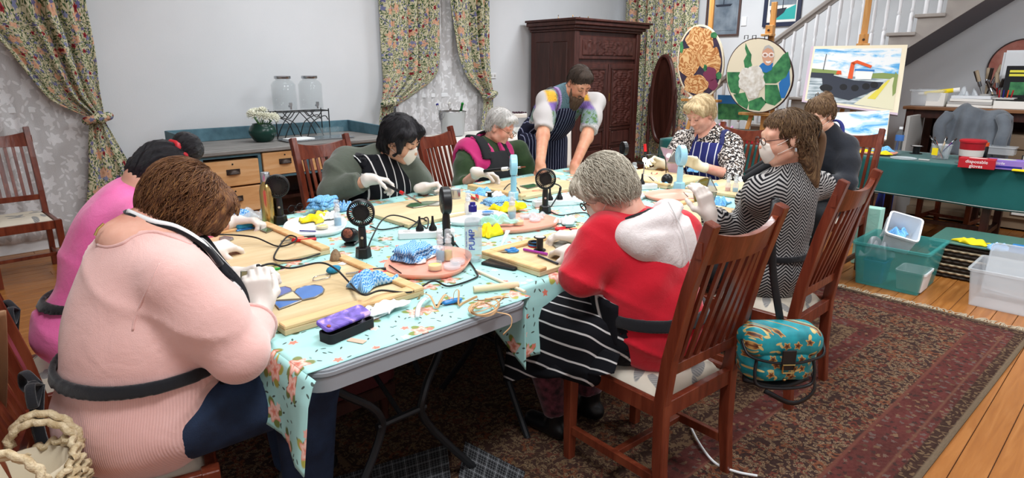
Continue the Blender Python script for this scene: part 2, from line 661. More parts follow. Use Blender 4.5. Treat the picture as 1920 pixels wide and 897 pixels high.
# distance to the edge stored in z
field = g.ramp(g.noise(4, 4, v), [(.3, '#2b1c1a'), (.7, '#3c2722')])
for sc_, kind, sz, pr, sd, cc in ((22, 'leaf', .46, .9, 1, '#8d7355'), (15, 'flower', .36, .75, 3, '#7c4030'), (30, 'leaf', .42, .8, 5, '#a48a66'), (9, 'flower', .3, .6, 7, '#93522f'), (44, 'flower', .36, .6, 8, '#b59c78'), (18, 'cross', .34, .5, 9, '#241a1e')):
 m, rr, _, cb = g.cell(v, sc_, kind, sz, pr, sd)
 field = g.mix(m, field, g.mix(g.lt(rr, sz * .45, .03), cc, '#35211d'))
xw = g.math('SINE', g.math('ADD', g.math('MULTIPLY', g.noise(5.5, 1, v), 60.0), 0.0))
field = g.mix(g.math('MULTIPLY', g.lt(g.math('ABSOLUTE', xw), .16, .06), .8), field, '#9b8159')
main = g.ramp(g.noise(6, 3, v), [(.35, '#1b171d'), (.65, '#2a2026')])
for sc_, kind, sz, pr, sd, cc in ((26, 'leaf', .48, .9, 13, '#8b6347'), (17, 'flower', .38, .7, 14, '#84392f'), (33, 'leaf', .42, .8, 15, '#aa906c'), (11, 'flower', .32, .7, 16, '#9a5a3a'), (40, 'flower', .36, .6, 18, '#b79c7c')):
 m, rr, _, cb = g.cell(v, sc_, kind, sz, pr, sd)
 main = g.mix(m, main, g.mix(g.lt(rr, sz * .4, .03), cc, '#2a1b1d'))
redb = g.ramp(g.noise(8, 3, v), [(.35, '#5a1d22'), (.65, '#7a3033')])
m, rr, _, cb = g.cell(v, 30, 'flower', .36, .9, 19)
redb = g.mix(m, redb, g.ramp(cb, [(.3, '#2c1a22'), (.5, '#a5805e'), (.8, '#7d6a66')]))
tanb = g.mix(g.cell(v, 34, 'cross', .5, .9, 23)[0], '#94795a', '#3a2420')
dark = g.mix(g.cell(g.vm('MULTIPLY', v, (1, 1, 1)), 38, 'leaf', .5, 1, 29)[0], '#1c1412', '#8d7556')
def band(c0, edge, c1):
 return g.mix(g.lt(z, edge, .004), c0, c1)
c = field
for e, cc in ((.80, dark), (.765, tanb), (.70, redb), (.595, '#8f5346'), (.585, main), (.265, '#8a4c40'), (.25, redb), (.115, '#8a5a48'), (.105, redb), (.07, dark), (.022, '#a08f74')):
 c = band(c, e, cc)
c = g.mix(.4, c, g.mix(g.noise(55, 3, g.attr('cl')), '#1f1413', '#7c6050'))
c = g.mix(.42, c, '#2e1916')
g.col(c)
g.bump(g.noise(160, 2), .4, .01)
flat('fringe', '#b3a58f', .9)
# seat pad: cream with grey feathers
g = G('seat_fabric', .85, spec=.15)
v = g.tc()
c = g.ramp(g.noise(9, 2), [(.3, '#c9bfae'), (.7, '#d8cfbf')])
x, y, z = g.sep(v)
v2 = g.comb(x, y, 0.0)
m, rr, _, cb = g.cell(v2, 8, 'leaf', .42, .95, 3)
st = g.math('SINE', g.math('MULTIPLY', g.math('ADD', x, y), 420.0))
c = g.mix(m, c, g.mix(g.math('ADD', g.math('MULTIPLY', st, .3), .45), '#76787c', '#b0aca4'))
g.col(c)
# apron stripes use the wearer's own sideways coordinate
def stripes(name, base, line, pitch, width, wob=.004, axis=0):
 g = G(name, .85, spec=.15)
 v = g.attr('loc')
 xx = g.sep(v)[axis]
 xx = g.math('ADD', xx, g.math('MULTIPLY', g.math('SUBTRACT', g.noise(6, 2, v), .5), wob * 4))
 f = g.math('ABSOLUTE', g.math('SUBTRACT', g.math('FRACT', g.math('DIVIDE', xx, pitch)), .5))
 g.col(g.mix(g.lt(f, width / pitch / 2, .02), base, line))
 g.bump(g.noise(18, 3, v), .2, .01)
 return g
stripes('apron_black', '#14151a', '#cfcccb', .062, .0075)
g = G('apron_black_lap', .85, spec=.15)
v = g.attr('loc')
xx, yy, zz = g.sep(v)
f = g.math('ABSOLUTE', g.math('SUBTRACT', g.math('FRACT', g.math('DIVIDE', g.math('ADD', g.math('ADD', xx, zz), g.math('MULTIPLY', g.math('SUBTRACT', g.noise(6, 2, v), .5), .02)), .058)), .5))
g.col(g.mix(g.lt(f, .07, .02), '#14151a', '#cfcccb'))
flat('navy_cloth', '#232859', .85)
stripes('apron_navy', '#1b1d31', '#8f93ae', .024, .004)
stripes('apron_blue', '#2b2f6b', '#dcdde8', .058, .007)
g = G('herringbone', .85, spec=.15)
v = g.attr('loc')
x, y, z = g.sep(v)
xx = g.math('MULTIPLY', g.math('ARCTAN2', x, g.math('ADD', y, .03)), .15)
tri = g.math('PINGPONG', xx, .028)
f = g.math('SINE', g.math('MULTIPLY', g.math('ADD', z, g.math('MULTIPLY', tri, 1.1)), 2 * PI / .0155))
g.col(g.ramp(g.math('ADD', g.math('MULTIPLY', f, .5), .5), [(.46, '#121217'), (.54, '#a5a2a0')]))
g = G('leopard', .85, spec=.15)
v = g.attr('loc')
v = g.vm('ADD', v, g.vm('SCALE', g.noise(30, 2, v, o=1), .012))
f = g.noise(62, 2, v, .5, .4)
c = g.ramp(f, [(.455, '#d8cfc8'), (.49, '#17161a'), (.62, '#17161a'), (.66, '#8d7a6c')])
g.col(c)
# the tutor's printed t-shirt panel
g = G('print_tee', .85, spec=.15)
v = g.attr('loc')
x, y, z = g.sep(v)
ax = g.math('ABSOLUTE', x)
c = '#e6e3e2'
c = g.mix(g.cell(v, 26, 'flower', .44, .9, 3, '3D')[0], '#7d8f8d', '#5a7a4b')
c = g.mix(g.lt(ax, .085, .004), c, '#6f4f7d')
c = g.mix(g.lt(ax, .062, .004), c, '#a88fc0')
c = g.mix(g.lt(ax, .045, .004), c, '#5f7a84')
sh = g.lt(g.math('ABSOLUTE', g.math('SUBTRACT', ax, .155)), .055, .01)
c = g.mix(g.math('MULTIPLY', sh, g.lt(g.math('ABSOLUTE', g.math('SUBTRACT', z, 1.29)), .045, .01)), c, '#d9a53a')
c = g.mix(g.math('MULTIPLY', sh, g.lt(g.math('ABSOLUTE', g.math('SUBTRACT', z, 1.22)), .03, .01)), c, '#7d64a5')
c = g.mix(g.lt(z, 1.08, .01), c, '#bcb7b6')
c = g.mix(g.lt(ax, .195, .01), '#bcb7b6', c)
ln = g.lt(g.math('ABSOLUTE', g.math('SINE', g.math('MULTIPLY', g.noise(9, 1, v), 40.0))), .1, .05)
c = g.mix(g.math('MULTIPLY', ln, g.lt(ax, .2, .01)), c, '#2c2c35')
g.col(c)
def skin(name, c1, c2, c3):
 g = G(name, .5, spec=.35)
 g.b.inputs['Subsurface Weight'].default_value = .12
 g.b.inputs['Subsurface Radius'].default_value = (.02, .008, .004)
 g.col(g.mix(g.lt(g.noise(9, 3), .42, .12), g.ramp(g.noise(30, 4), [(.3, c1), (.7, c2)]), c3))
 g.bump(g.noise(120, 3), .06, .004)
 return g
skin('skin_fair', '#dba98f', '#e2b49c', '#d0907a')
skin('skin_tan', '#c98e70', '#d39c7f', '#bc7a60')
skin('skin_pink', '#dca28c', '#e5b19d', '#cf846f')
skin('skin_olive', '#c9977c', '#d3a489', '#bb8168')
def hairm(name, c1, c2, c3, rough=.5, sy=1.0):
 g = G(name, rough, spec=.3)
 v = g.attr('hv')
 v = g.mapping(v, scale=(9.0, 1.3 * sy, 1.0))
 f = g.noise(3.0, 6, v, .7)
 g.col(g.ramp(f, [(.32, c1), (.5, c2), (.68, c3)]))
 g.bump(f, .6, .012)
 return g
hairm('hair_brown', '#2f1a10', '#6a4228', '#ab7a46')
hairm('hair_black', '#0b0a0c', '#141217', '#26222a', .35)
hairm('hair_grey', '#a5a19d', '#c9c5c1', '#e6e3e0')
hairm('hair_silver', '#877b69', '#c0b6a3', '#eae3d3')
hairm('hair_blonde', '#b29566', '#d6bd92', '#ecdcb8')
hairm('hair_darkblond', '#35271e', '#6a503a', '#b8966a')
hairm('hair_man', '#2a201b', '#40342c', '#574940', .7)
hairm('beard', '#3a2a21', '#5c4636', '#7c6553', .7)
flat('eye_white', '#e8e4e0', .2)
flat('iris', '#2a2a30', .2)
flat('lips', '#b56a5e', .5)
flat('mask_white', '#e4dcd2', .8)
flat('gold_glass_frame', '#8a6a4a', .3, .8)
flat('dark_frame', '#3a1d1d', .3)
g = G('crochet', .95, spec=.1)
g.col(g.ramp(g.noise(60, 3), [(.3, '#b59d76'), (.7, '#e0cfae')]))
g.bump(g.noise(200, 2), .4)
g = G('brocade', .5, spec=.4)
v = g.tc()
c = g.ramp(g.noise(20, 3, v), [(.3, '#0b6a73'), (.7, '#1595a0')])
x, y, z = g.sep(v)
v = g.comb(g.math('ADD', x, y), z, 0.0)
m, rr, _, cb = g.cell(v, 24, 'flower', .36, .8, 3)
c = g.mix(m, c, g.ramp(rr, [(.05, '#3a1a14'), (.2, '#7a4a28'), (.33, '#c39a58')]))
m, rr, _, cb = g.cell(v, 30, 'leaf', .36, .6, 5)
c = g.mix(m, c, '#c9b070')
g.col(c)
flat('tie_leather', '#101014', .45)
flat('tan_leather', '#8f6a4c', .6)
flat('stained_blue', '#4a78bd', .15)
flat('stained_purple', '#5d6ba8', .15)
flat('stained_cream', '#d6cba4', .2)
clear('stained_green', '#3f6a45', .9, .1)
clear('stained_amber', '#8a7a1e', .75, .08)
clear('stained_clear', '#c9cfc6', .45, .05)
clear('stained_pink', '#c9a9bb', .6, .1)
clear('stained_grey', '#77787c', .85, .1)
flat('solder_lead', '#9a958c', .35, .8)
mottled('sponge', '#1f6f95', '#2f9ac0', 40, .9, .5)
mottled('rock', '#6f5a45', '#a28a6c', 30, .8, .4)
g = G('grid_mat', .6)
v = g.attr('loc')
x, y, z = g.sep(v)
def gridl(a, p, w):
 return g.lt(g.math('ABSOLUTE', g.math('SUBTRACT', g.math('FRACT', g.math('DIVIDE', a, p)), .5)), w / p / 2, .01)
m = g.math('MAXIMUM', gridl(x, .0125, .0008), gridl(y, .0125, .0008))
m2 = g.math('MAXIMUM', gridl(x, .05, .0016), gridl(y, .05, .0016))
g.col(g.mix(g.math('MAXIMUM', g.math('MULTIPLY', m, .6), m2), '#15161a', '#b9bcc0'))
# painted surfaces
g = G('painted_sky', .6)
v = g.mapping(g.tc(), scale=(1, 1.2, 4))
f = g.noise(3.4, 5, v, .6, .6)
g.col(g.ramp(f, [(.34, '#4f9fd6'), (.44, '#a9cfe6'), (.52, '#e4e6e6')]))
g = G('painted_water', .6)
v = g.mapping(g.tc(), scale=(1, 2, 14))
g.col(g.ramp(g.noise(4, 4, v), [(.35, '#6d7f86'), (.6, '#c4ccd0')]))
g = G('painted_sea_mist', .6)
g.col(g.ramp(g.noise(7, 5), [(.3, '#5c6a78'), (.7, '#8c98a3')]))
mottled('painted_leaf', '#1d5b3c', '#4f9a5e', 14, .6)
mottled('painted_cauliflower', '#cfc4b4', '#f3efe8', 26, .7, .2)
g = G('painted_rose', .6)
v = g.tc()
m = g.math('SINE', g.math('ADD', g.math('MULTIPLY', g.noise(5, 3, v, dist=1.2), 55.0), 0.0))
g.col(g.ramp(g.math('ADD', g.math('MULTIPLY', m, .5), .5), [(.1, '#b0703d'), (.5, '#d39a60'), (.9, '#e6bd86')]))
mottled('painted_dark', '#2a2c3e', '#46324a', 12, .6)
flat('painted_hull', '#262c3a', .6)
flat('painted_orange', '#d9531e', .6)
flat('painted_yellow', '#d9c94a', .6)
flat('painted_dock', '#d8d3b4', .6)
flat('painted_green_bank', '#7f9150', .6)
flat('painted_teal', '#2fa9a5', .6)
flat('painted_skin', '#d9a184', .6)
flat('painted_blue', '#2a74b8', .6)
flat('painted_magenta', '#7c3552', .6)
flat('frame_navy', '#1f2742', .5)
flat('frame_brown', '#54403c', .5)
flat('bag_pink', '#c98fbe', .4)
flat('bag_blue', '#2f4fb5', .35)
flat('box_red', '#b01b26', .45)
flat('box_purple', '#8b72c0', .45)
mottled('round_art', '#a5564a', '#c98a7a', 9, .6)
flat('marble_cake', '#efe8df', .6)
flat('berry', '#3a1a2a', .4)
flat('rose_red_velvet', '#4a1418', .8)
flat('flower_white', '#f0efdf', .7)
flat('leaf_green', '#4f7a3f', .6)
fabric('teal_cloth', '#9fdccb', '#b5e6d8')
clear('bottle_water', '#b9cad4', .3, .02, .6)
mottled('copper_wool', '#5a2a1e', '#b5674a', 90, .5, .5)
wood('pine_light', '#dcc094', '#e8d1aa', '#f0dfc0', 0, 5, .6)
g = G('purple_print', .35)
f = g.noise(16, 3, g.tc(), .5, 1.5)
g.col(g.ramp(f, [(.3, '#3c2a7a'), (.5, '#7a5fc4'), (.62, '#c9a2c8'), (.75, '#6a86c0')]))
flat('kraft_pink', '#d9b39d', .8)
flat('kraft_tan', '#c9a173', .6)
clear('stained_green_pale', '#9fb09a', .6, .05)
clear('blue_label', '#3f72b8', .8, .3)
flat('label_pale', '#d9cfc8', .6)
flat('label_green', '#c9d8a0', .6)
flat('milky_white', '#e2e6ea', .45)
clear('lid_green', '#4f7f74', .85, .3)
flat('lining_cream', '#c9bca3', .9)
flat('tan_leather_pale', '#b08f72', .8)
# ------------------------------------------------------------------ room shell
X0, X1, Y0, Y1 = -1.6, 8.55, -1.6, 6.5
fl = struct('floor', MB().bx(X0, X1, Y0, Y1, -.06, -.012), 'dark_wood')
pw = .108
shared = {}
ny = int((Y1 - Y0) / pw) + 1
for j in range(ny):
 xs = [X0]
 cut = X0 + 1.6 + (j * 1.37) % 2.4
 while cut < X1 - .8:
  xs.append(cut)
  cut += 3.3
 xs.append(X1)
 for a, b in zip(xs[:-1], xs[1:]):
  y = Y0 + j * pw
  if y + pw > Y1:
   continue
  key = round(b - a, 2)
  if key not in shared:
   o = obj('plank', MB().bx(0, b - a - .002, 0, pw - .003, -.02, 0), 'plank_wood', bevel=.0015)
   shared[key] = o.data
  else:
   o = bpy.data.objects.new('plank', shared[key])
   COL.objects.link(o)
  o.location = (a, y, 0)
  o.parent = fl
def wall_with_holes(name, axis, pos, thick, a0, a1, z1, holes):
 """holes: list of (b0,b1,zb,zt) along the wall"""
 mb = MB()
 def put(p0, p1, q0, q1):
  if p1 - p0 < 1e-4 or q1 - q0 < 1e-4:
   return
  if axis == 'x':
   mb.bx(p0, p1, pos, pos + thick, q0, q1)
  else:
   mb.bx(pos, pos + thick, p0, p1, q0, q1)
 cur = a0
 for b0, b1, zb, zt in sorted(holes):
  put(cur, b0, 0, z1)
  put(b0, b1, 0, zb)
  put(b0, b1, zt, z1)
  cur = b1
 put(cur, a1, 0, z1)
 return struct(name, mb, 'wall_paint', smooth=False)
wall_with_holes('wall_back', 'x', Y1, .18, X0, X1, CEIL, [(-.9, 1.0, 1.2, 2.7), (4.4, 5.6, 1.2, 2.75)])
wall_with_holes('wall_right', 'y', X1, .18, Y0, Y1, CEIL, [(5.3, 6.25, 1.2, 2.75)])
struct('wall_left', MB().bx(X0 - .18, X0, Y0, Y1, 0, CEIL), 'wall_paint')
struct('wall_front', MB().bx(X0, X1, Y0 - .18, Y0, 0, CEIL), 'wall_paint')
ce = struct('ceiling', MB().bx(X0, X1, Y0, Y1, CEIL, CEIL + .12), 'ceiling_paint')
struct('baseboard_back', MB().bx(X0, X1, Y1 - .02, Y1, 0, .15), 'trim_white', bevel=.004)
struct('baseboard_right', MB().bx(X1 - .02, X1, Y0, Y1, 0, .15), 'trim_white', bevel=.004)
for i, (x, y, p) in enumerate(LAMPS):
 t = thing('ceiling_light', 'unseen flat rectangular ceiling light panel over %s' % ['the near corner of the room', 'the left part of the work table', 'the right part of the work table', 'the green side table', 'the window wall', 'the rug edge'][i], 'ceiling light', (x, y, CEIL))
 part('frame', MB().bx(-.6, .6, -.33, .33, -.05, 0), 'white_gloss', t, bevel=.01)
 LIGHTS[i].parent = t
 LIGHTS[i].location = (0, 0, -.06)
def window(name, axis, a0, a1, z0, z1, pos, sgn):
 """sash window filling a hole"""
 mb = MB()
 def bx(m, p0, p1, q0, q1, d0, d1):
  if axis == 'x':
   m.bx(p0, p1, pos + d0, pos + d1, q0, q1)
  else:
   m.bx(pos + d0, pos + d1, p0, p1, q0, q1)
 w = .07
 bx(mb, a0, a1, z0, z0 + w, .05, .12)
 bx(mb, a0, a1, z1 - w, z1, .05, .12)
 bx(mb, a0, a0 + w, z0, z1, .05, .12)
 bx(mb, a1 - w, a1, z0, z1, .05, .12)
 zm = (z0 + z1) / 2
 bx(mb, a0, a1, zm - .03, zm + .03, .05, .12)
 o = struct(name, mb, 'trim_white', smooth=False)
 for p, q in ((z0 + w, zm - .03), (zm + .03, z1 - w)):
  m = MB()
  bx(m, a0 + w, a1 - w, p, q, .08, .088)
  obj('pane', m, 'window_glass', o)
 m = MB()
 bx(m, a0 - .08, a1 + .08, z0 - .05, z0, -.05, .12)
 obj('window_sill', m, 'trim_white', o, bevel=.005)
 return o
window('window_1', 'x', -.9, 1.0, 1.2, 2.7, Y1, 1)
window('window_2', 'x', 4.4, 5.6, 1.2, 2.75, Y1, 1)
window('window_3', 'y', 5.3, 6.25, 1.2, 2.75, X1, 1)
# ------------------------------------------------------------------ curtains
def poly_at(pts, t):
 n = len(pts) - 1
 x = min(max(t, 0), 1) * n
 i = min(int(x), n - 1)
 return pts[i].lerp(pts[i + 1], x - i)
def curtain(name, label, Ls, Rs, nrm, folds=5, amp=.05, wuv=1.1, nu=64, nv=70, group=None, mat='floral_curtain', pinch=None, seed=0):
 """two edge polylines (world), sheet between them with folds along nrm"""
 Ls = spline(Ls, 5)
 Rs = spline(Rs, 5)
 nrm = Vector(nrm)
 ltot = sum((a - b).length for a, b in zip(Rs[:-1], Rs[1:]))
 def fn(u, v):
  a, b = poly_at(Ls, v), poly_at(Rs, v)
  w = (b - a).length
  # uneven folds
  ph = folds * 2 * PI * (u + .035 * math.sin(7 * u + seed) + .02 * math.sin(3 * v + seed))
  k = amp * (0.55 + .45 * math.sin(u * 9 + seed * 2 + 1.2 * v)) * min(1.0, .35 + w * 1.1)
  return a.lerp(b, u) + nrm * (k * math.sin(ph) + .4 * k * math.sin(2.3 * ph + 1 + v))
 mb = MB().sheet(fn, nu, nv, lambda u, v: (u * wuv, -v * ltot))
 o = obj(name, mb, mat, smooth='all', solid=.004)
 return tag(o, label, 'curtain', group)
YC = 6.36
def cy(pl):
 return [A(x, y, Y=YC) for x, y in pl]
def up(p, dz):
 return Vector((p.x, p.y, p.z + dz))
def tied(label, Lp, Rp, tieL, tieR, tailL, tailR, knot, seed, wuv=1.15, folds=5):
 L, Rr = cy(Lp), cy(Rp)
 L = [Vector((L[0].x + (L[0].x - L[1].x) * .2, YC, 2.95))] + L
 Rr = [Vector((Rr[0].x, YC, 2.95))] + Rr
 t = thing('tied_curtain', label, 'curtain', (L[-1].x, YC, 0))
 o1 = curtain('curtain_panel', '', L + cy([tieL]), Rr + cy([tieR]), (0, -1, 0), folds, .06, wuv, seed=seed)
 o2 = curtain('curtain_tail', '', cy([tieL]) + cy(tailL), cy([tieR]) + cy(tailR), (0, -1, 0), 3, .04, .5, 30, 40, seed=seed + 2)
 kc = A(*knot, Y=YC - .05)
 mb = MB()
 pts = [kc + Vector((.085 * math.cos(a), -.03 + .06 * math.sin(a), .02 * math.cos(a + .6))) for a in [2 * PI * i / 18 for i in range(19)]]
 mb.tube(pts, .034, 10, False)
 mb.ball(kc + Vector((.01, -.07, .01)), (.06, .05, .055), 12)
 uv = [(p[0] * 1.3, p[2] * 1.3) for p in mb.v]
 mb.uv = uv
 o3 = obj('tie_knot', mb, 'floral_curtain', smooth='all')
 for o in (o1, o2, o3):
  for k in ('label', 'category'):
   if k in o:
    del o[k]
  o.parent = t
  o.matrix_parent_inverse = Matrix.Translation(-t.location)
 return t
tied('floral curtain knotted to the side of the lace window at far left',
  [(-55, 0), (-15, 60), (20, 100), (60, 150), (95, 188), (140, 210)], [(160, 0), (172, 60), (180, 110), (184, 150), (188, 180), (193, 205)],
  (168, 220), (196, 226), [(166, 260), (166, 330), (160, 400), (150, 480)], [(216, 260), (250, 325), (262, 400), (270, 480)], (182, 222), 1)
tied('floral curtain tied back beside the plain wall above the black-haired woman',
  [(716, 0), (719, 60), (722, 110), (724, 150), (720, 176)], [(824, 0), (824, 55), (825, 105), (816, 145), (776, 178)],
  (716, 188), (748, 196), [(713, 205), (710, 235), (706, 280), (700, 330)], [(736, 208), (738, 235), (740, 280), (742, 330)], (729, 192), 4, 1.3, 6)
tied('floral curtain tied back beside the wall above the grey-haired woman',
  [(841, 0), (849, 55), (858, 105), (874, 145), (896, 170)], [(917, 0), (917, 55), (918, 105), (920, 140), (924, 168)],
  (905, 182), (925, 182), [(906, 200), (902, 235), (900, 280), (898, 330)], [(925, 200), (928, 235), (930, 280), (931, 330)], (916, 178), 7, .9, 4)
def cx(pl, X):
 return [A(x, y, X=X) for x, y in pl]
XC = 8.42
b0 = Vector((XC, A(1172, 60, X=XC).y, 0))
b1 = Vector((XC, A(1303, 60, X=XC).y, 0))
curtain('hanging_curtain', 'long floral curtain hanging straight between the carved wardrobe and easels',
  [Vector((XC, b0.y, z)) for z in (2.95, 2, 1, .08)], [Vector((XC, b1.y, z)) for z in (2.95, 2, 1, .08)], (-1, 0, 0), 7, .05, 1.9, 90, 40, seed=3)
def lace(label, xa, xb, y, seed):
 return curtain('lace_curtain', label, [Vector((xa, y, z)) for z in (2.95, 2, 1, .1)], [Vector((xb, y, z)) for z in (2.95, 2, 1, .1)], (0, -1, 0), int((xb - xa) * 6), .018, (xb - xa) * 1.2, 120, 24, None, 'lace', seed=seed)
lace('white lace sheer behind the single chair at far left', -1.0, 1.18, 6.45, 1)
lace('white lace sheer between the two tied curtains of the middle window', 4.25, 5.75, 6.45, 5)
for lb, xa, xb in (('curtain rod over the left window', -1.2, 1.35), ('curtain rod over the middle window', 4.05, 5.95)):
 tag(obj('curtain_rod', MB().tube([(xa, 6.4, 2.97), (xb, 6.4, 2.97)], .016, 10), 'dark_metal'), 'thin dark ' + lb, 'curtain rod')
tag(obj('curtain_rod', MB().tube([(8.45, 5.0, 2.97), (8.45, 6.45, 2.97)], .016, 10), 'dark_metal'), 'thin dark curtain rod over the right window', 'curtain rod')
# wall socket by the middle window
p = A(924, 142, Y=6.49)
t = thing('wall_socket', 'white double wall socket beside the middle window curtain', 'wall socket', p)
part('plate', MB().bx(-.06, .06, -.006, .006, -.037, .037), 'white_plastic', t, bevel=.003)
for s in (-1, 1):
 part('socket_face', MB().bx(s * .03 - .016, s * .03 + .016, -.009, -.005, -.018, .014), 'card_grey', t)
# ------------------------------------------------------------------ wardrobe
ax0, ax1, ay0, ay1, az = 6.5, 7.95, 5.62, 6.42, 1.98
w = thing('carved_wardrobe', 'dark wooden wardrobe with two carved doors against the back wall', 'wardrobe', ((ax0 + ax1) / 2, ay0, 0))
wpart('body', MB().bx(ax0, ax1, ay0 + .03, ay1, .1, az), 'armoire_wood', w, bevel=.006)
mb = MB()
for k, (o_, z0, z1) in enumerate(((.03, az, az + .03), (.06, az + .03, az + .07), (.1, az + .07, az + .12), (.13, az + .12, az + .15))):
 mb.bx(ax0 - o_, ax1 + o_, ay0 - o_, ay1, z0, z1)
wpart('cornice', mb, 'armoire_wood', w, bevel=.008)
wpart('plinth', MB().bx(ax0 - .03, ax1 + .03, ay0 - .03, ay1, 0, .14), 'armoire_wood', w, bevel=.008)
# side panel frame
for z0, z1 in ((.3, 1.0), (1.08, 1.85)):
 for y0, y1 in ((ay0 + .12, ay0 + .38), (ay0 + .44, ay1 - .1)):
  wpart('wall_panel', MB().bx(ax0 - .012, ax0 + .01, y0, y1, z0, z1), 'dark_wood', w, bevel=.01)
for x in (ax0 + .04, ax1 - .04):
 wpart('corner_post', MB().bx(x - .045, x + .045, ay0 - .012, ay0 + .06, .14, az), 'armoire_wood', w, bevel=.006)
def carved(name, parent, x0, x1, z0, z1, y, depth=.016, freq=38):
 nu, nv = max(16, int((x1 - x0) * 110)), max(16, int((z1 - z0) * 110))
 cxm, czm = (x0 + x1) / 2, (z0 + z1) / 2
 def fn(u, v):
  x, z = x0 + u * (x1 - x0), z0 + v * (z1 - z0)
  e = min(u, 1 - u, v, 1 - v)
  dx = abs(x - cxm)
  h = math.sin(freq * (dx + .03 * math.sin(26 * z))) * math.cos(freq * .8 * (z + .04 * math.sin(30 * dx))) + .5 * math.sin(freq * 1.9 * math.hypot(dx - .05, ((z * 3.1) % .3) - .15))
  return (x, y - (depth * h * .5 if e > .02 else -.004), z)
 return wpart(name, MB().sheet(fn, nu, nv), 'armoire_wood', parent, smooth='all', solid=.006)
wpart('frieze_frame', MB().bx(ax0 + .1, ax1 - .1, ay0 - .004, ay0 + .04, az - .36, az - .06), 'armoire_wood', w, bevel=.008)
carved('carved_frieze', w, ax0 + .16, ax1 - .16, az - .31, az - .11, ay0 - .012)
xm = (ax0 + ax1) / 2
for s in (0, 1):
 xa, xb = (ax0 + .09, xm - .008) if s == 0 else (xm + .008, ax1 - .09)
 d = wpart('door', MB().bx(xa, xb, ay0 - .01, ay0 + .03, .18, az - .42), 'armoire_wood', w, bevel=.006)
 for z0, z1 in ((.72, az - .5), (.44, .64), (.24, .40)):
  mb = MB()
  i0, i1 = xa + .09, xb - .09
  for q in ((i0 - .03, i1 + .03, z1, z1 + .03), (i0 - .03, i1 + .03, z0 - .03, z0), (i0 - .03, i0, z0, z1), (i1, i1 + .03, z0, z1)):
   mb.bx(q[0], q[1], ay0 - .028, ay0 - .008, q[2], q[3])
  wpart('panel_moulding', mb, 'dark_wood', d, bevel=.006)
  if z0 > .7:
   carved('carved_panel', d, i0, i1, z0, z1, ay0 - .02)
  else:
   wpart('raised_panel', MB().bx(i0 + .03, i1 - .03, ay0 - .022, ay0 - .006, z0 + .02, z1 - .02), 'armoire_wood', d, bevel=.012)
 if s:
  wpart('lock_plate', MB().bx(xa + .02, xa + .04, ay0 - .016, ay0 - .008, 1.05, 1.16), 'brass', d, bevel=.002)
for k, (px, r) in enumerate(((1047, .008), (1074, .008), (1087, .011), (1103, .008))):
 q = A(px, 30, Y=5.95)
 tag(obj('brass_spike', MB().lathe([(.012, 0), (.014, .006), (.004, .02), (.003, .05), (r, .058), (.002, .075 if k % 2 else .06)], 10, (q.x, 5.95, az + .15)), 'brass'),
  ['leftmost small brass finial on the wardrobe top', 'second small brass finial on the wardrobe top', 'third small brass finial on the wardrobe top', 'rightmost small brass finial on the wardrobe top'][k], 'finial', 'finials on the wardrobe')
# cheval mirror between wardrobe and curtain
t = thing('cheval_mirror', 'dark oval standing mirror with turned posts beside the wardrobe', 'mirror', (8.14, 5.3, 0), -20)
pts = [(0, .26 * math.cos(a), 1.05 + .62 * math.sin(a)) for a in [2 * PI * i / 40 for i in range(41)]]
part('mirror_frame', MB().tube(pts, .035, 8, False), 'armoire_wood', t)
part('mirror_plate', MB().lathe([(.25, -.006), (.25, .006)], 40, (0, 0, 1.05), rot(0, 90, 0), 2.4, 1.0), 'dark_wood', t)
prof = [(.02, 0), (.03, .05), (.018, .1), (.028, .2), (.016, .26), (.024, .4), (.03, .5), (.017, .55), (.026, .7), (.016, .8), (.028, .9), (.02, 1.0), (.03, 1.06), (.012, 1.1), (.02, 1.15), (.004, 1.19)]
for s in (-1, 1):
 part('post', MB().lathe(prof, 12, (0, s * .31, .05)), 'armoire_wood', t)
 part('foot', MB().bar((-.22, s * .31, .03), (.22, s * .31, .03), .05, .06), 'armoire_wood', t, bevel=.01)
# ------------------------------------------------------------------ staircase
stx0, stx1 = 7.6, 8.53
st = thing('staircase', 'white spindled staircase with grey treads climbing along the right wall', 'staircase', (stx0, 4.4, 0))
ST = []
for k in range(-10, 8):
 ST.append((2.24 - .235 * k, 1.86 + .17 * k))
for k, (y, z) in enumerate(ST):
 wpart('tread', MB().bx(stx0 - .03, stx1, y - .245, y + .025, z - .035, z), 'stair_paint', st, bevel=.006)
 wpart('riser', MB().bx(stx0 + .03, stx1, y - .02, y, z - .205, z - .03), 'trim_white', st)
poly = []
for y, z in ST:
 poly += [(y, z - .205), (y, z - .035)]
ye, ze = ST[-1]
poly += [(ye - .235, ze - .035), (ye - .235, ze - .12), (ST[1][0], ST[1][1] - .3)]
mb = MB()
n = len(poly)
mb.add([(stx0, y, max(z, 0.0)) for y, z in poly] + [(stx0 + .035, y, max(z, 0.0)) for y, z in poly], [tuple(range(n)), tuple(range(2 * n - 1, n - 1, -1))] + [(i, (i + 1) % n, n + (i + 1) % n, n + i) for i in range(n)])
wpart('stringer', mb, 'stair_paint', st, smooth=False)
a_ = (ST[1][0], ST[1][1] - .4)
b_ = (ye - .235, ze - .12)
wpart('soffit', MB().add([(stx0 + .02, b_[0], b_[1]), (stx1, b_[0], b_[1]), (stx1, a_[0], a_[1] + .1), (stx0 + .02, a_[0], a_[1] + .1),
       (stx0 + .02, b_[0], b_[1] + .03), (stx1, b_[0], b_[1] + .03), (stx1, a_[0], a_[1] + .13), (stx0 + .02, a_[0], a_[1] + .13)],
       [(0, 1, 2, 3), (7, 6, 5, 4), (0, 4, 5, 1), (1, 5, 6, 2), (2, 6, 7, 3), (3, 7, 4, 0)]), 'soffit_shade_grey', st, smooth=False)
sl = .17 / .235
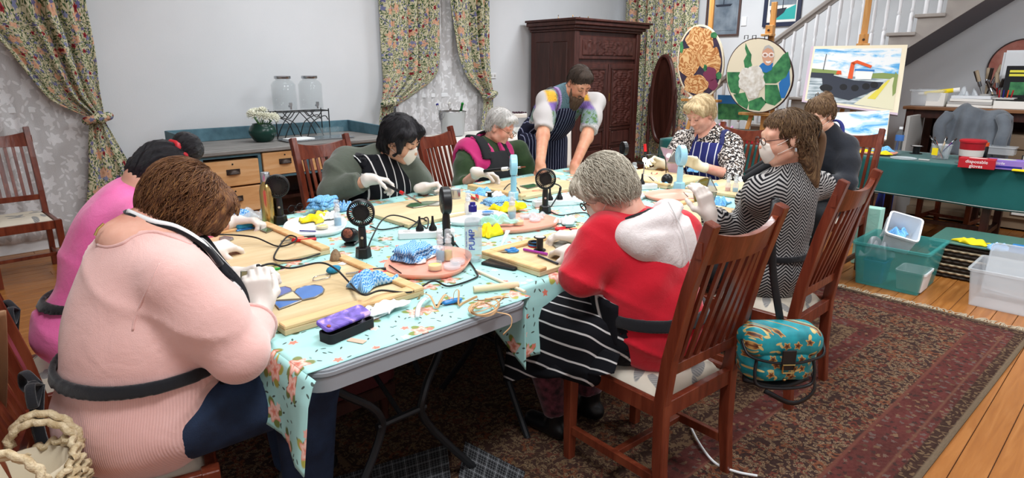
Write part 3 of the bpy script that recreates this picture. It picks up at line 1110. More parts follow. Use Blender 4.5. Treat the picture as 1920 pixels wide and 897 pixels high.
def railz(y):
 return 1.86 + (2.24 - y) * sl + .84
yr0, yr1 = 4.5, ye - .2
wpart('handrail', MB().bar((stx0 + .03, yr0, railz(yr0)), (stx0 + .03, yr1, railz(yr1)), .065, .055), 'rail_paint', st, bevel=.012)
wpart('rail', MB().bar((stx0 + .03, yr0, railz(yr0) - .05), (stx0 + .03, yr1, railz(yr1) - .05), .035, .03), 'rail_paint', st)
bal = None
for k, (y, z) in enumerate(ST):
 for dy in (.055, .172):
  yy = y - dy
  h = railz(yy) - .06 - z
  prof = [(.021, 0), (.021, h * .2), (.012, h * .215), (.02, h * .24), (.013, h * .27), (.019, h * .42), (.013, h * .66), (.019, h * .7), (.012, h * .73), (.02, h * .76), (.02, h)]
  if bal is None:
   bal = wpart('baluster', MB().lathe(prof, 10, (0, 0, 0)), 'white_gloss', st)
   b = bal
   mat0 = bal.matrix_parent_inverse.copy()
  else:
   b = wpart('baluster', MB().lathe(prof, 10, (0, 0, 0)), 'white_gloss', st)
  b.location = (stx0 + .03, yy, z)
np_ = ST[0]
wpart('newel_post', MB().lathe([(.05, 0), (.05, .3), (.035, .33), (.045, .4), (.035, .6), (.05, .75), (.05, 1.05), (.06, 1.06), (.06, 1.1), (.02, 1.14)], 14, (stx0 + .03, 4.52, 0)), 'white_gloss', st)
# ------------------------------------------------------------------ framed pictures on the right wall
def quad_thing(name, label, cat, TL, TR, BR, BL, thick, edge_mat, face_mat=None):
 """a flat framed thing from its four corners; returns thing and mapper (u right, v down, w out)"""
 nrm = (TR - TL).cross(BL - TL).normalized()
 eye = Vector((0, 0, HC))
 rd = BR - eye
 BR = eye + rd * ((TL - eye).dot(nrm) / rd.dot(nrm))
 if nrm.dot(Vector((0, 0, HC)) - TL) < 0:
  nrm = -nrm
 c = (BL + BR) / 2
 t = thing(name, label, cat, c)
 def mp(u, v, w=0):
  return TL.lerp(TR, u).lerp(BL.lerp(BR, u), v) + nrm * w
 return t, mp
def slab(mp, u0, u1, v0, v1, w0, w1):
 ps = [mp(u0, v0, w0), mp(u1, v0, w0), mp(u1, v1, w0), mp(u0, v1, w0), mp(u0, v0, w1), mp(u1, v0, w1), mp(u1, v1, w1), mp(u0, v1, w1)]
 return MB().add(ps, [(0, 1, 2, 3), (7, 6, 5, 4), (0, 4, 5, 1), (1, 5, 6, 2), (2, 6, 7, 3), (3, 7, 4, 0)])
def blobs(mp, poly, w, th=.0015):
 n = len(poly)
 ps = [mp(u, v, w) for u, v in poly] + [mp(u, v, w + th) for u, v in poly]
 return MB().add(ps, [tuple(range(n)), tuple(range(2 * n - 1, n - 1, -1))] + [(i, (i + 1) % n, n + (i + 1) % n, n + i) for i in range(n)])
def ell(cu, cv, ru, rv, n=18, wob=0, seed=0, a0=0):
 rr = random.Random(seed)
 ph = rr.random() * 6
 return [(cu + ru * (1 + wob * math.sin(5 * a + ph) + wob * .6 * math.sin(9 * a + ph * 2)) * math.cos(a + a0), cv + rv * (1 + wob * math.sin(5 * a + ph)) * math.sin(a + a0)) for a in [2 * PI * i / n for i in range(n)]]
def frame_parts(t, mp, fw, fv, mat):
 for q in ((0, 1, 0, fv), (0, 1, 1 - fv, 1), (0, fw, fv, 1 - fv), (1 - fw, 1, fv, 1 - fv)):
  wpart('frame_bar', slab(mp, *q, 0, .025), mat, t)
XW = X1 - .005
def on_wall(px0, px1, pyt, pyb):
 a = A(px0, pyb, X=XW)
 b = A(px1, pyb, X=XW)
 zt = A((px0 + px1) / 2, pyt, X=XW).z
 zb = a.z
 return Vector((XW, a.y, zt)), Vector((XW, b.y, zt)), Vector((XW, b.y, zb)), Vector((XW, a.y, zb))
c4 = on_wall(1322, 1385, -35, 69)
t, mp = quad_thing('framed_picture', 'misty grey sea picture in a thin brown frame beside the easel', 'picture', *c4, .02, None)
frame_parts(t, mp, .05, .03, 'frame_brown')
wpart('mat_board', slab(mp, .05, .95, .03, .97, .004, .008), 'painted_sea_mist', t)
wpart('print', slab(mp, .12, .88, .08, .9, .008, .012), 'painted_sea_mist', t)
wpart('painted_ship', blobs(mp, [(.25, .42), (.75, .42), (.7, .46), (.3, .46)], .0125), 'painted_hull', t)
wpart('painted_mast', blobs(mp, [(.49, .2), (.51, .2), (.51, .42), (.49, .42)], .0125), 'painted_hull', t)
c4 = on_wall(1430, 1499, -30, 51)
t, mp = quad_thing('framed_picture', 'boat watercolour in a wide navy frame above the handrail', 'picture', *c4, .02, None)
frame_parts(t, mp, .1, .1, 'frame_navy')
wpart('print', slab(mp, .1, .9, .1, .9, .004, .01), 'paper', t)
wpart('painted_sky_area', blobs(mp, [(.14, .2), (.86, .2), (.86, .5), (.14, .5)], .0105), 'painted_sea_mist', t)
wpart('painted_sea', blobs(mp, [(.86, .5), (.86, .84), (.3, .84), (.55, .62)], .0105), 'painted_teal', t)
wpart('painted_boat', blobs(mp, [(.17, .6), (.62, .56), (.55, .68), (.34, .82), (.22, .82)], .012), 'painted_hull', t)
wpart('painted_mast', blobs(mp, [(.5, .14), (.52, .14), (.52, .6), (.5, .6)], .012), 'painted_hull', t)
p = A(1395, 40, X=XW)
tag(obj('light_switch', MB().box((XW - .004, p.y, p.z), (.008, .08, .12)), 'white_plastic', bevel=.003), 'white wall switch plate between the two framed pictures', 'switch')
# ------------------------------------------------------------------ helpers for cloth attributes
def setvec(o, name, arr):
 a = o.data.attributes.new(name, 'FLOAT_VECTOR', 'POINT')
 a.data.foreach_set('vector', np.asarray(arr, dtype=np.float32).ravel())
def clothobj(name, fn, uvf, nu, nv, mat, parent=None, solid=.003):
 mb = MB().sheet(fn, nu, nv)
 o = obj(name, mb, mat, smooth='all', solid=solid)
 o2 = MB().sheet(lambda u, v: (*uvf(u, v), 0) if len(uvf(u, v)) == 2 else uvf(u, v), nu, nv)
 setvec(o, 'cl', o2.v)
 if parent is not None:
  o.parent = parent
  o.matrix_parent_inverse = Matrix.LocRotScale(parent.location, parent.rotation_euler, parent.scale).inverted()
 return o
def wob(x, y, s=0):
 return .5 * math.sin(5.1 * x + 3.3 * y + s) + .3 * math.sin(11.7 * x - 7.9 * y + 2.1 * s) + .2 * math.sin(23 * x + 19 * y + s * 3)
# ------------------------------------------------------------------ rug
RL, RW = 2.17, 1.73
rug = thing('persian_rug', 'worn dark red and brown persian rug under the work tables', 'rug', (2.42, 2.14, 0), -2)
def rp(u, v):
 return ((u * 2 - 1) * RL, (v * 2 - 1) * RW, .006 + .0015 * wob(u * 6, v * 5))
o = clothobj('pile', rp, lambda u, v: ((u * 2 - 1) * RL, (v * 2 - 1) * RW, min((.5 - abs(u - .5)) * 2 * RL, (.5 - abs(v - .5)) * 2 * RW)), 90, 72, 'persian_rug', None, .008)
o.parent = rug
rnd = random.Random(5)
for s in (-1, 1):
 mb = MB()
 for i in range(420):
  y = -RW + 2 * RW * (i + rnd.random() * .6) / 420
  l = .06 + rnd.random() * .03
  a = rnd.uniform(-.35, .35)
  p0 = Vector((s * RL, y, .006))
  p1 = Vector((s * (RL + l * .5), y + l * .5 * a, .006))
  p2 = Vector((s * (RL + l), y + l * a * 1.6, .003))
  mb.tube([p0, p1, p2], [.003, .0028, .002], 4, False)
 o = part('fringe', mb, 'fringe', rug)
 o['kind'] = 'stuff'
# ------------------------------------------------------------------ folding tables
def rrect(x0, x1, y0, y1, r, n=6):
 out = []
 for cx_, cy_, a0 in ((x1 - r, y1 - r, 0), (x0 + r, y1 - r, 90), (x0 + r, y0 + r, 180), (x1 - r, y0 + r, 270)):
  for k in range(n + 1):
   a = R(a0 + 90 * k / n)
   out.append((cx_ + r * math.cos(a), cy_ + r * math.sin(a)))
 return out
def folding_table(label, x0, x1, y0, y1, ztop):
 t = thing('folding_table', label, 'table', ((x0 + x1) / 2, (y0 + y1) / 2, 0), 0, 'folding work tables')
 o = wpart('tabletop', MB().prism(rrect(x0, x1, y0, y1, .07), .022, c=(0, 0, ztop - .022)), 'grey_plastic', t, bevel=.006, seg=2)
 mb = MB()
 outer = rrect(x0 + .004, x1 - .004, y0 + .004, y1 - .004, .066)
 inner = rrect(x0 + .03, x1 - .03, y0 + .03, y1 - .03, .05)
 n = len(outer)
 mb.add([(x, y, ztop - .02) for x, y in outer] + [(x, y, ztop - .062) for x, y in outer] + [(x, y, ztop - .062) for x, y in inner] + [(x, y, ztop - .02) for x, y in inner],
   [q for i in range(n) for q in ((i, n + i, n + (i + 1) % n, (i + 1) % n), (n + i, 2 * n + i, 2 * n + (i + 1) % n, n + (i + 1) % n), (2 * n + i, 3 * n + i, 3 * n + (i + 1) % n, 2 * n + (i + 1) % n))])
 wpart('rim', mb, 'grey_plastic', t, smooth=True)
 alongx = (x1 - x0) > (y1 - y0)
 L = (x1 - x0) if alongx else (y1 - y0)
 W = (y1 - y0) if alongx else (x1 - x0)
 def P(l, w_, z):
  c = ((x0 + x1) / 2, (y0 + y1) / 2)
  return (c[0] + l, c[1] + w_, z) if alongx else (c[0] + w_, c[1] + l, z)
 for s in (-1, 1):
  le = s * (L / 2 - .3)
  lf = s * (L / 2 - .22)
  for q in (-1, 1):
   wpart('leg', MB().tube(spline([P(le, q * W * .28, ztop - .04), P(le + s * .02, q * W * .27, ztop - .2), P(lf, q * W * .12, .42), P(lf, q * W * .12, .3), P(lf + s * .03, q * W * .36, .03), P(lf + s * .03, q * W * .38, .012)], 5), .014, 8), 'table_leg_metal', t)
  wpart('cross_bar', MB().tube([P(le, -W * .3, ztop - .045), P(le, W * .3, ztop - .045)], .012, 8), 'table_leg_metal', t)
  wpart('cross_bar', MB().tube([P(lf, -W * .12, .36), P(lf, W * .12, .36)], .012, 8), 'table_leg_metal', t)
  wpart('brace', MB().tube([P(lf, 0, .36), P(s * .12, 0, ztop - .05)], .009, 8), 'table_leg_metal', t)
 return t
ZT = .735
folding_table('grey folding table end at front left under mint floral cloth', .63, 1.44, 1.405, 3.2, ZT)
folding_table('folding table covered by mint floral cloth in front of the red-hooded woman', 1.452, 3.24, 1.53, 2.295, ZT)
folding_table('folding table covered by mint cloth in front of the black-haired woman', 1.452, 3.24, 2.305, 3.07, ZT)
folding_table('folding table at the far right end in front of the leopard-print woman', 3.252, 4.05, 1.45, 3.25, ZT)
# tablecloths
def cloth_top(label, x0, x1, y0, y1, z, hang, nu, nv, seed=0, offs=(0, 0)):
 """hang: dict side->fn(s)->drop ; sides 'x0','x1','y0','y1'"""
 t = thing('tablecloth', label, 'tablecloth', ((x0 + x1) / 2, (y0 + y1) / 2, z))
 clothobj('cloth_top', lambda u, v: (x0 + u * (x1 - x0), y0 + v * (y1 - y0), z + .0012 * wob(u * 6, v * 6, seed)), lambda u, v: (x0 + u * (x1 - x0) + offs[0], y0 + v * (y1 - y0) + offs[1]), nu, nv, 'mint_floral_cloth', t)
 for side, (a, b, fn, amp) in hang.items():
  def pos(u, v, side=side, a=a, b=b, fn=fn, amp=amp):
   s_ = a + u * (b - a)
   d = v * fn(u)
   out = (.006 + .012 * min(1, v * 4) + amp * v * (.5 + .5 * math.sin(u * (b - a) * 17 + 2 * math.sin(5 * u) + seed)) + amp * .3 * v)
   zz = z - d - (.004 if v > 0 else 0)
   if side == 'y0':
    return (s_, y0 - out * (v > 0), zz)
   if side == 'y1':
    return (s_, y1 + out * (v > 0), zz)
   if side == 'x0':
    return (x0 - out * (v > 0), s_, zz)
   return (x1 + out * (v > 0), s_, zz)
  def uvf(u, v, side=side, a=a, b=b, fn=fn):
   s_ = a + u * (b - a)
   d = v * fn(u)
   return {'y0': (s_ + offs[0], y0 - d + offs[1]), 'y1': (s_ + offs[0], y1 + d + offs[1]), 'x0': (x0 - d + offs[0], s_ + offs[1]), 'x1': (x1 + d + offs[0], s_ + offs[1])}[side]
  clothobj('cloth_drop', pos, uvf, 40, 20, 'mint_floral_cloth', t)
 return t
cloth_top('mint green floral tablecloth hanging in a point off the front left table', .628, 1.45, 1.425, 3.21, ZT + .003,
   {'x0': (1.375, 3.2, lambda u: .25 - .3 * u if u < .3 else .16, .03), 'y1': (.63, 1.45, lambda u: .2, .02)}, 40, 60, 1)
cloth_top('mint green floral tablecloth over the middle tables beside the red-hooded woman', 1.452, 4.06, 1.525, 3.26, ZT + .003,
   {'y0': (1.452, 4.05, lambda u: .26 + .02 * math.sin(u * 20), .03), 'x1': (1.5, 3.2, lambda u: .22, .02), 'y1': (1.46, 4.05, lambda u: .2, .03),
   'x0': (1.43, 1.75, lambda u: .27 - .2 * u, .0)}, 80, 50, 3, (.37, .21))
# ------------------------------------------------------------------ chairs
def make_chair(label, x, y, face, pad=True):
 """face: heading of the sitter in degrees (0 = +X)"""
 t = thing('dining_chair', label, 'chair', (x, y, 0), face - 90, 'slatted mission dining chairs')
 W, Dp = .2, .215
 for s in (-1, 1):
  part('leg', MB().bar((s * W, Dp, 0), (s * W, Dp, .44), .034, .034, (0, 1, 0), .046, .046), 'chair_wood', t, bevel=.003)
  pts = [(-.235, 0), (-.212, .2), (-.205, .43), (-.225, .6), (-.275, .85), (-.335, 1.075)]
  mb = MB()
  n = len(pts)
  hw = [.034, .042, .046, .044, .04, .036]
  ps = []
  for (yy, zz), h in zip(pts, hw):
   for dx, dy in ((-1, -1), (1, -1), (1, 1), (-1, 1)):
    ps.append((s * W + dx * .019, yy + dy * h / 2, zz - (.012 if (zz > 1.07 and dy < 0) else 0)))
  fs = [(3, 2, 1, 0), tuple(4 * (n - 1) + k for k in range(4))]
  for i in range(n - 1):
   for k in range(4):
    fs.append((4 * i + k, 4 * i + (k + 1) % 4, 4 * i + 4 + (k + 1) % 4, 4 * i + 4 + k))
  part('post', mb.add(ps, fs), 'chair_wood', t, bevel=.003)
  part('seat_rail', MB().bx(s * W - .013, s * W + .013, -.2, Dp, .375, .435), 'chair_wood', t, bevel=.002)
  part('stretcher', MB().bx(s * W - .011, s * W + .011, -.21, Dp, .12, .155), 'chair_wood', t, bevel=.002)
  part('peg', MB().box((s * (W + .02), -.312, .985), (.006, .018, .05)), 'chair_wood', t)
 part('seat_rail', MB().bx(-W, W, Dp - .013, Dp + .013, .375, .435), 'chair_wood', t, bevel=.002)
 part('seat_rail', MB().bx(-W, W, -.22, -.194, .375, .435), 'chair_wood', t, bevel=.002)
 part('stretcher', MB().bx(-W, W, -.02, .005, .125, .15), 'chair_wood', t, bevel=.002)
 def by(z):
  return -.225 - (z - .6) * .21 if z < .85 else -.275 - (z - .85) * .267
 mb = MB()
 nseg = 10
 ps = []
 for i in range(nseg + 1):
  u = i / nseg * 2 - 1
  crv = .03 * (1 - u * u)
  for dz, dy in ((0, 0), (0, .022), (1, .022), (1, 0)):
   z = (.93 if dz == 0 else 1.035 - .028 * (1 - u * u))
   ps.append((u * (W - .015), by(z) - crv + dy - .011, z))
 fs = []
 for i in range(nseg):
  for k in range(4):
   fs.append((4 * i + k, 4 * i + (k + 1) % 4, 4 * i + 4 + (k + 1) % 4, 4 * i + 4 + k))
 part('crest_rail', mb.add(ps, fs), 'chair_wood', t, smooth=True)
 part('rail', MB().bar((-W + .01, by(.55), .55), (W - .01, by(.55), .55), .022, .04, (0, 0, 1)), 'chair_wood', t, bevel=.002)
 for i in range(7):
  u = (i - 3) / 3.75
  crv = .03 * (1 - u * u)
  part('slat', MB().bar((u * (W - .02), by(.56), .56), (u * (W - .02), by(.94) - crv, .945), .02 if i != 3 else .03, .011, (0, 1, 0)), 'chair_wood', t)
 n = 12
 def fn(u, v):
  a, b = u * 2 - 1, v * 2 - 1
  e = (1 - a ** 6) * (1 - b ** 6)
  return (a * (W - .014), b * .2 + .005, .42 + .045 * e ** .5)
 part('seat_pad', MB().sheet(fn, n, n), 'seat_fabric', t, smooth='all')
 return t
CH = {}
CH['red'] = make_chair('dark wooden slat-back chair under the red-hooded woman', 1.85, 1.185, 86)
CH['herr'] = make_chair('dark wooden slat-back chair behind the herringbone-jacketed woman', 2.86, 1.2, 90)
CH['salmon'] = make_chair('wooden chair the salmon-jumpered woman sits on', .275, 1.9, -15)
CH['pink'] = make_chair('wooden chair the bright-pink-topped woman sits on', .36, 2.66, 0)
CH['olive'] = make_chair('wooden chair behind the olive-jumpered black-haired woman', 2.0, 3.57, -84)
CH['mag'] = make_chair('wooden chair behind the magenta-vested woman', 2.93, 3.5, -75)
CH['leo'] = make_chair('wooden chair behind the leopard-print woman', 4.63, 2.42, 180)
CH['dark'] = make_chair('wooden chair behind the woman in black at the far right end', 4.86, 1.68, 180)
CH['left'] = make_chair('empty wooden slat-back chair in front of the lace window', .46, 5.7, -88)
# ------------------------------------------------------------------ counter desk by the back wall
dx0, dx1, dy0, dy1, dz = 1.66, 3.5, 5.4, 6.26, .84
d = thing('counter_desk', 'old blue and pine pedestal desk with cup pulls against the wall', 'desk', ((dx0 + dx1) / 2, dy0, 0))
wpart('desktop', MB().bx(dx0 - .02, dx1 + .02, dy0 - .03, dy1, dz - .035, dz), 'desk_top_wood', d, bevel=.006)
wpart('gallery', MB().bx(dx0, dx1, dy1 - .03, dy1, dz, dz + .12), 'blue_desk_paint', d, bevel=.004)
for x in (dx0, dx1 - .025):
 mb = MB().add([(x, dy0 + .12, dz), (x + .025, dy0 + .12, dz), (x + .025, dy1 - .03, dz), (x, dy1 - .03, dz), (x, dy0 + .2, dz + .1), (x + .025, dy0 + .2, dz + .1), (x + .025, dy1 - .03, dz + .12), (x, dy1 - .03, dz + .12)],
     [(3, 2, 1, 0), (4, 5, 6, 7), (0, 1, 5, 4), (1, 2, 6, 5), (2, 3, 7, 6), (3, 0, 4, 7)])
 wpart('gallery', mb, 'blue_desk_paint', d, bevel=.003)
cols = [(dx0, dx0 + .5), (dx0 + .5, dx0 + .92), (dx0 + .92, dx0 + 1.34), (dx0 + 1.34, dx1)]
for a, b in ((cols[0]), (cols[3])):
 mb = MB()
 mb.bx(a, a + .025, dy0, dy1, 0, dz - .035).bx(b - .025, b, dy0, dy1, 0, dz - .035).bx(a, b, dy1 - .03, dy1, 0, dz - .035).bx(a, b, dy0 + .01, dy1, .04, .07)
 mb.bx(a, b, dy0, dy0 + .02, dz - .06, dz - .035)
 wpart('pedestal', mb, 'blue_desk_paint', d, smooth=False)
wpart('knee_panel', MB().bx(cols[0][1], cols[3][0], dy1 - .3, dy1 - .28, .05, dz - .2), 'dark_wood', d)
wpart('knee_shelf', MB().bx(cols[0][1], cols[3][0], dy0 + .35, dy1 - .3, .3, .33), 'dark_wood', d)
wpart('drawer_rail', MB().bx(cols[1][0], cols[2][1], dy0, dy0 + .03, dz - .27, dz - .25).bx(cols[1][1] - .012, cols[1][1] + .012, dy0, dy0 + .03, dz - .25, dz - .035), 'blue_desk_paint', d)
mb = MB()
def drawer(a, b, z0, z1):
 o = wpart('drawer', MB().bx(a, b, dy0 - .012, dy0 + .3, z0, z1), 'pine', d, bevel=.004)
 xm_ = (a + b) / 2
 zm_ = (z0 + z1) / 2 + .01
 mb = MB()
 prof = []
 ps = []
 for i in range(9):
  th = PI * i / 8
  for j in range(5):
   ph = PI / 2 * j / 4
   ps.append((xm_ + .052 * math.cos(th) * (.35 + .65 * math.cos(ph)) if j < 4 else xm_, dy0 - .014 - .034 * math.sin(ph), zm_ - .015 + .036 * math.sin(th) * math.cos(ph) + .001))
 fs = [(i * 5 + j, i * 5 + j + 1, (i + 1) * 5 + j + 1, (i + 1) * 5 + j) for i in range(8) for j in range(4)]
 mb.add(ps, fs)
 mb.bx(xm_ - .056, xm_ + .056, dy0 - .016, dy0 - .011, zm_ - .02, zm_ + .026)
 wpart('cup_pull', mb, 'dark_bronze', o, smooth=True)
 wpart('keyhole', MB().lathe([(.007, 0), (.007, .004)], 8, (xm_, dy0 - .012, z1 - .03), rot(90)), 'black_matte', o)
h3 = (dz - .07 - .08) / 3
for a, b in (cols[0], cols[3]):
 for k in range(3):
  drawer(a + .03, b - .03, .08 + k * h3, .08 + (k + 1) * h3 - .015)
drawer(cols[1][0] + .01, cols[1][1] - .016, dz - .245, dz - .045)
drawer(cols[2][0] + .016, cols[2][1] - .01, dz - .245, dz - .045)
# things on the desk
p = A(492, 240, Y=5.85)
t = thing('flower_vase', 'dark green round vase on the old desk', 'vase', (p.x, p.y, dz))
part('vase_body', MB().lathe([(.06, 0), (.085, .015), (.12, .07), (.125, .1), (.11, .14), (.085, .16), (.09, .168), (.08, .165), (.07, .15)], 24, caps=False), 'green_ceramic', t, smooth='all')
rnd = random.Random(8)
bc = Vector((p.x, p.y, dz + .215))
for i in range(19):
 a, e = i * 2.4, .15 + .85 * ((i * .618) % 1)
 dv = Vector((math.cos(a) * math.cos(e * 1.4), math.sin(a) * math.cos(e * 1.4), math.sin(e * 1.4)))
 c = bc + Vector((dv.x * .12, dv.y * .1, dv.z * .075 - .02))
 f = thing('white_flower', 'white chrysanthemum bloom in the dark green vase', 'flower', c, 0, 'chrysanthemums in the green vase')
 mb = MB()
 q0 = dv.to_track_quat('Z', 'Y').to_matrix()
 for k in range(26):
  aa = k * 2.4
  el = .15 + 1.3 * k / 26
  dd = q0 @ Vector((math.cos(aa) * math.cos(el), math.sin(aa) * math.cos(el), math.sin(el)))
  mb.tube([dd * .006, dd * .03 + Vector((0, 0, .004)), dd * .055], [.004, .0085, .0015], 5, False, .5)
 part('petals', mb, 'flower_white', f)
 part('stem', MB().tube([(0, 0, 0), tuple((Vector((p.x, p.y, dz + .1)) - c) * .95)], .003, 5), 'leaf_green', f)
# drink dispensers on wire stand
sp = A(562, 225, Y=6.05)
t = thing('wire_stand', 'black wire stand holding two glass drink dispensers on the desk', 'stand', (sp.x, sp.y, dz), -3)
mb = MB()
hw, hd, hh = .27, .09, .25
for z in (hh,):
 mb.tube([(-hw, -hd, z), (hw, -hd, z), (hw, hd, z), (-hw, hd, z), (-hw, -hd, z)], .006, 6)
for sx in (-1, 1):
 for sy in (-1, 1):
  mb.tube([(sx * hw, sy * hd, 0), (sx * hw, sy * hd, hh + .02)], .006, 6)
 for sy in (-1, 1):
  mb.tube(spline([(sx * .2, sy * hd, 0), (sx * .14, sy * hd, .12), (sx * .03, sy * hd, hh)], 5), .005, 6)
  mb.tube(spline([(sx * .03, sy * hd, 0), (sx * .09, sy * hd, .14), (sx * .22, sy * hd, hh - .05), (sx * .26, sy * hd, hh - .09)], 5), .005, 6)
  mb.tube(spline([(sx * .2, sy * hd, hh), (sx * .14, sy * hd, hh - .06), (sx * .08, sy * hd, hh)], 5), .005, 6)
 mb.tube([(sx * .135, -hd, hh), (sx * .135, hd, hh)], .005, 6)
part('wire_frame', mb, 'black_plastic', t, smooth=True)
for k, sx in enumerate((-1, 1)):
 q = Matrix.Rotation(R(-3), 3, 'Z') @ Vector((sx * .135, 0, 0)) + sp
 g_ = thing('drink_dispenser', ['left glass drink dispenser with silver lid on the wire stand', 'right glass drink dispenser with silver lid on the wire stand'][k], 'drink dispenser', (q.x, q.y, dz + hh + .008), -3, 'glass drink dispensers')
 part('jar', MB().lathe([(.1, 0), (.115, .01), (.115, .25), (.09, .285), (.07, .295), (.07, .31), (.066, .31), (.066, .293), (.086, .28), (.11, .247), (.11, .014), (.0, .01)], 28, caps=False), 'thin_glass', g_, smooth='all')
 part('lid', MB().lathe([(.075, .305), (.078, .31), (.078, .33), (.07, .334)], 24), 'steel', g_)
 part('tap', MB().tube([(0, -.11, .05), (0, -.15, .05)], .012, 10).tube([(0, -.145, .055), (0, -.145, .02)], .009, 8).box((0, -.145, .07), (.03, .008, .03)), 'steel', g_, smooth=True)
gp = A(598, 245, Y=5.7)
tr = thing('glass_tray', 'silver tray of upturned tumblers on the desk', 'tray', (gp.x, gp.y, dz), -3)
part('tray_plate', MB().prism(rrect(-.36, .3, -.14, .14, .03), .006).prism(rrect(-.37, .31, -.15, .15, .03), .004, c=(0, 0, .01)), 'steel', tr)
tag(obj('folded_cloth', MB().prism(rrect(-.12, .12, -.09, .09, .01), .008, rz(8), (gp.x - .2, gp.y + .02, dz + .014)), 'white_wipe', bevel=.002), 'pale folded cloth on the tumbler tray', 'cloth')
tum = None
for k in range(6):
 loc = (gp.x + .03 + (k % 3) * .085, gp.y - .045 + (k // 3) * .09, dz + .0145)
 if tum is None:
  tum = tag(obj('tumbler', MB().lathe([(.036, 0), (.038, .01), (.034, .085), (.03, .09), (0.001, .09)], 18, caps=False), 'thin_glass', smooth='all'), 'clear upturned glass tumbler on the silver tray', 'glass', 'upturned tumblers on the desk tray')
  o = tum
 else:
  o = tum.copy()
  COL.objects.link(o)
 o.location = loc
# ------------------------------------------------------------------ white side table by the middle window
sx0, sx1, sy0, sy1, sz = 4.0, 6.15, 5.35, 6.05, .74
t = thing('side_table', 'long side table under a white cloth by the middle window', 'table', ((sx0 + sx1) / 2, sy0, 0))
wpart('tabletop', MB().bx(sx0, sx1, sy0, sy1, sz - .03, sz), 'white_plastic', t)
for x in (sx0 + .06, sx1 - .06):
 for y in (sy0 + .06, sy1 - .06):
  wpart('leg', MB().bar((x, y, 0), (x, y, sz - .03), .05, .05), 'trim_white', t)
t = thing('white_tablecloth', 'white cloth draped over the long side table', 'tablecloth', ((sx0 + sx1) / 2, sy0, sz))
wpart('cloth_top', MB().bx(sx0 - .01, sx1 + .01, sy0 - .01, sy1, sz + .001, sz + .004), 'paper', t)
def drop(u, v):
 s_ = u * ((sx1 - sx0) + (sy1 - sy0))
 o_ = .012 + v * (.02 + .015 * math.sin(s_ * 22))
 if s_ < (sy1 - sy0):
  return (sx0 - o_, sy1 - s_, sz + .002 - v * .5)
 return (sx0 + s_ - (sy1 - sy0) - o_ * (u < .3), sy0 - o_, sz + .002 - v * .5)
wpart('cloth_drop', MB().sheet(drop, 90, 8), 'paper', t, smooth='all', solid=.003)
# ice bucket with bottles
p = A(790, 245, z=sz)
p = Vector((4.55, 5.75, sz + .005))
t = thing('ice_bucket', 'shiny steel ice bucket behind the black-haired woman', 'bucket', p)
part('bucket_shell', MB().lathe([(.105, 0), (.13, .02), (.15, .27), (.16, .275), (.16, .285), (.148, .285), (.128, .03), (.0, .03)], 26, caps=False), 'steel', t, smooth='all')
part('bucket_handle', MB().tube([(-.16, 0, .25), (-.185, 0, .25), (-.185, 0, .2), (-.15, 0, .2)], .007, 6), 'steel', t)
for k, (dx_, dy_, ti, c_) in enumerate(((.02, -.03, 10, 'green_bottle_glass'), (-.05, .03, -14, 'clear_glass'), (-.02, -.05, -6, 'clear_glass'))):
 b = thing('bottle', ['green glass bottle sticking out of the ice bucket', 'clear bottle at the back of the ice bucket', 'clear bottle at the front of the ice bucket'][k], 'bottle', (p.x + dx_, p.y + dy_, p.z + .04), 0)
 b.rotation_euler = (R(ti), R(ti), 0)
 part('bottle_glass', MB().lathe([(.036, 0), (.038, .01), (.038, .2), (.015, .26), (.013, .32), (.016, .325), (.016, .335)], 16), c_, b, smooth=True)
 part('cap', MB().cyl((0, 0, .33), .015, .02, 12), 'green_plastic' if k == 0 else ('navy_plastic' if k == 1 else 'paper'), b)
# cake on stand
p = Vector((5.36, 5.52, sz + .005))
t = thing('cake_stand', 'glass cake stand on the white side table', 'cake stand', p)
part('stand_foot', MB().lathe([(.08, 0), (.075, .01), (.02, .03), (.018, .16), (.03, .175)], 20), 'thin_glass', t)
part('stand_plate', MB().lathe([(.02, .17), (.17, .176), (.175, .185), (.165, .183), (0, .181)], 28, caps=False), 'thin_glass', t)
t = thing('berry_cake', 'white cheesecake topped with dark berries on the glass stand', 'cake', (p.x, p.y, p.z + .186))
part('cake_body', MB().lathe([(.12, 0), (.122, .004), (.122, .042), (.115, .048)], 28), 'marble_cake', t)
rnd = random.Random(3)
mb = MB()
for i in range(40):
 a, r_ = rnd.random() * 6.28, .105 * math.sqrt(rnd.random())
 mb.ball((r_ * math.cos(a), r_ * math.sin(a), .052), .013, 8)
part('berries', mb, 'berry', t, smooth='all')['kind'] = 'stuff'
tag(obj('cake_knife', MB().bar((p.x + .14, p.y - .06, p.z + .186), (p.x + .34, p.y - .12, p.z + .194), .025, .004).bar((p.x + .34, p.y - .12, p.z + .194), (p.x + .45, p.y - .153, p.z + .197), .02, .014), 'dark_metal'), 'dark handled cake knife lying across the glass stand', 'knife')
for k, (x, y, r_, h) in enumerate(((4.95, 5.55, .11, .1), (5.2, 5.7, .09, .12), (5.75, 5.6, .1, .08), (6.0, 5.6, .09, .22))):
 o = tag(obj('glass_bowl', MB().lathe([(r_ * .5, 0), (r_ * .55, .004), (r_, h), (r_ * .96, h), (r_ * .5, .01), (0, .008)], 24, (x, y, sz + .005), caps=False), 'thin_glass', smooth='all'),
   ['wide clear glass bowl left of the cake', 'smaller clear glass bowl behind the cake stand', 'clear glass bowl right of the cake', 'tall clear glass jug shape at the end of the white table'][k], 'bowl')
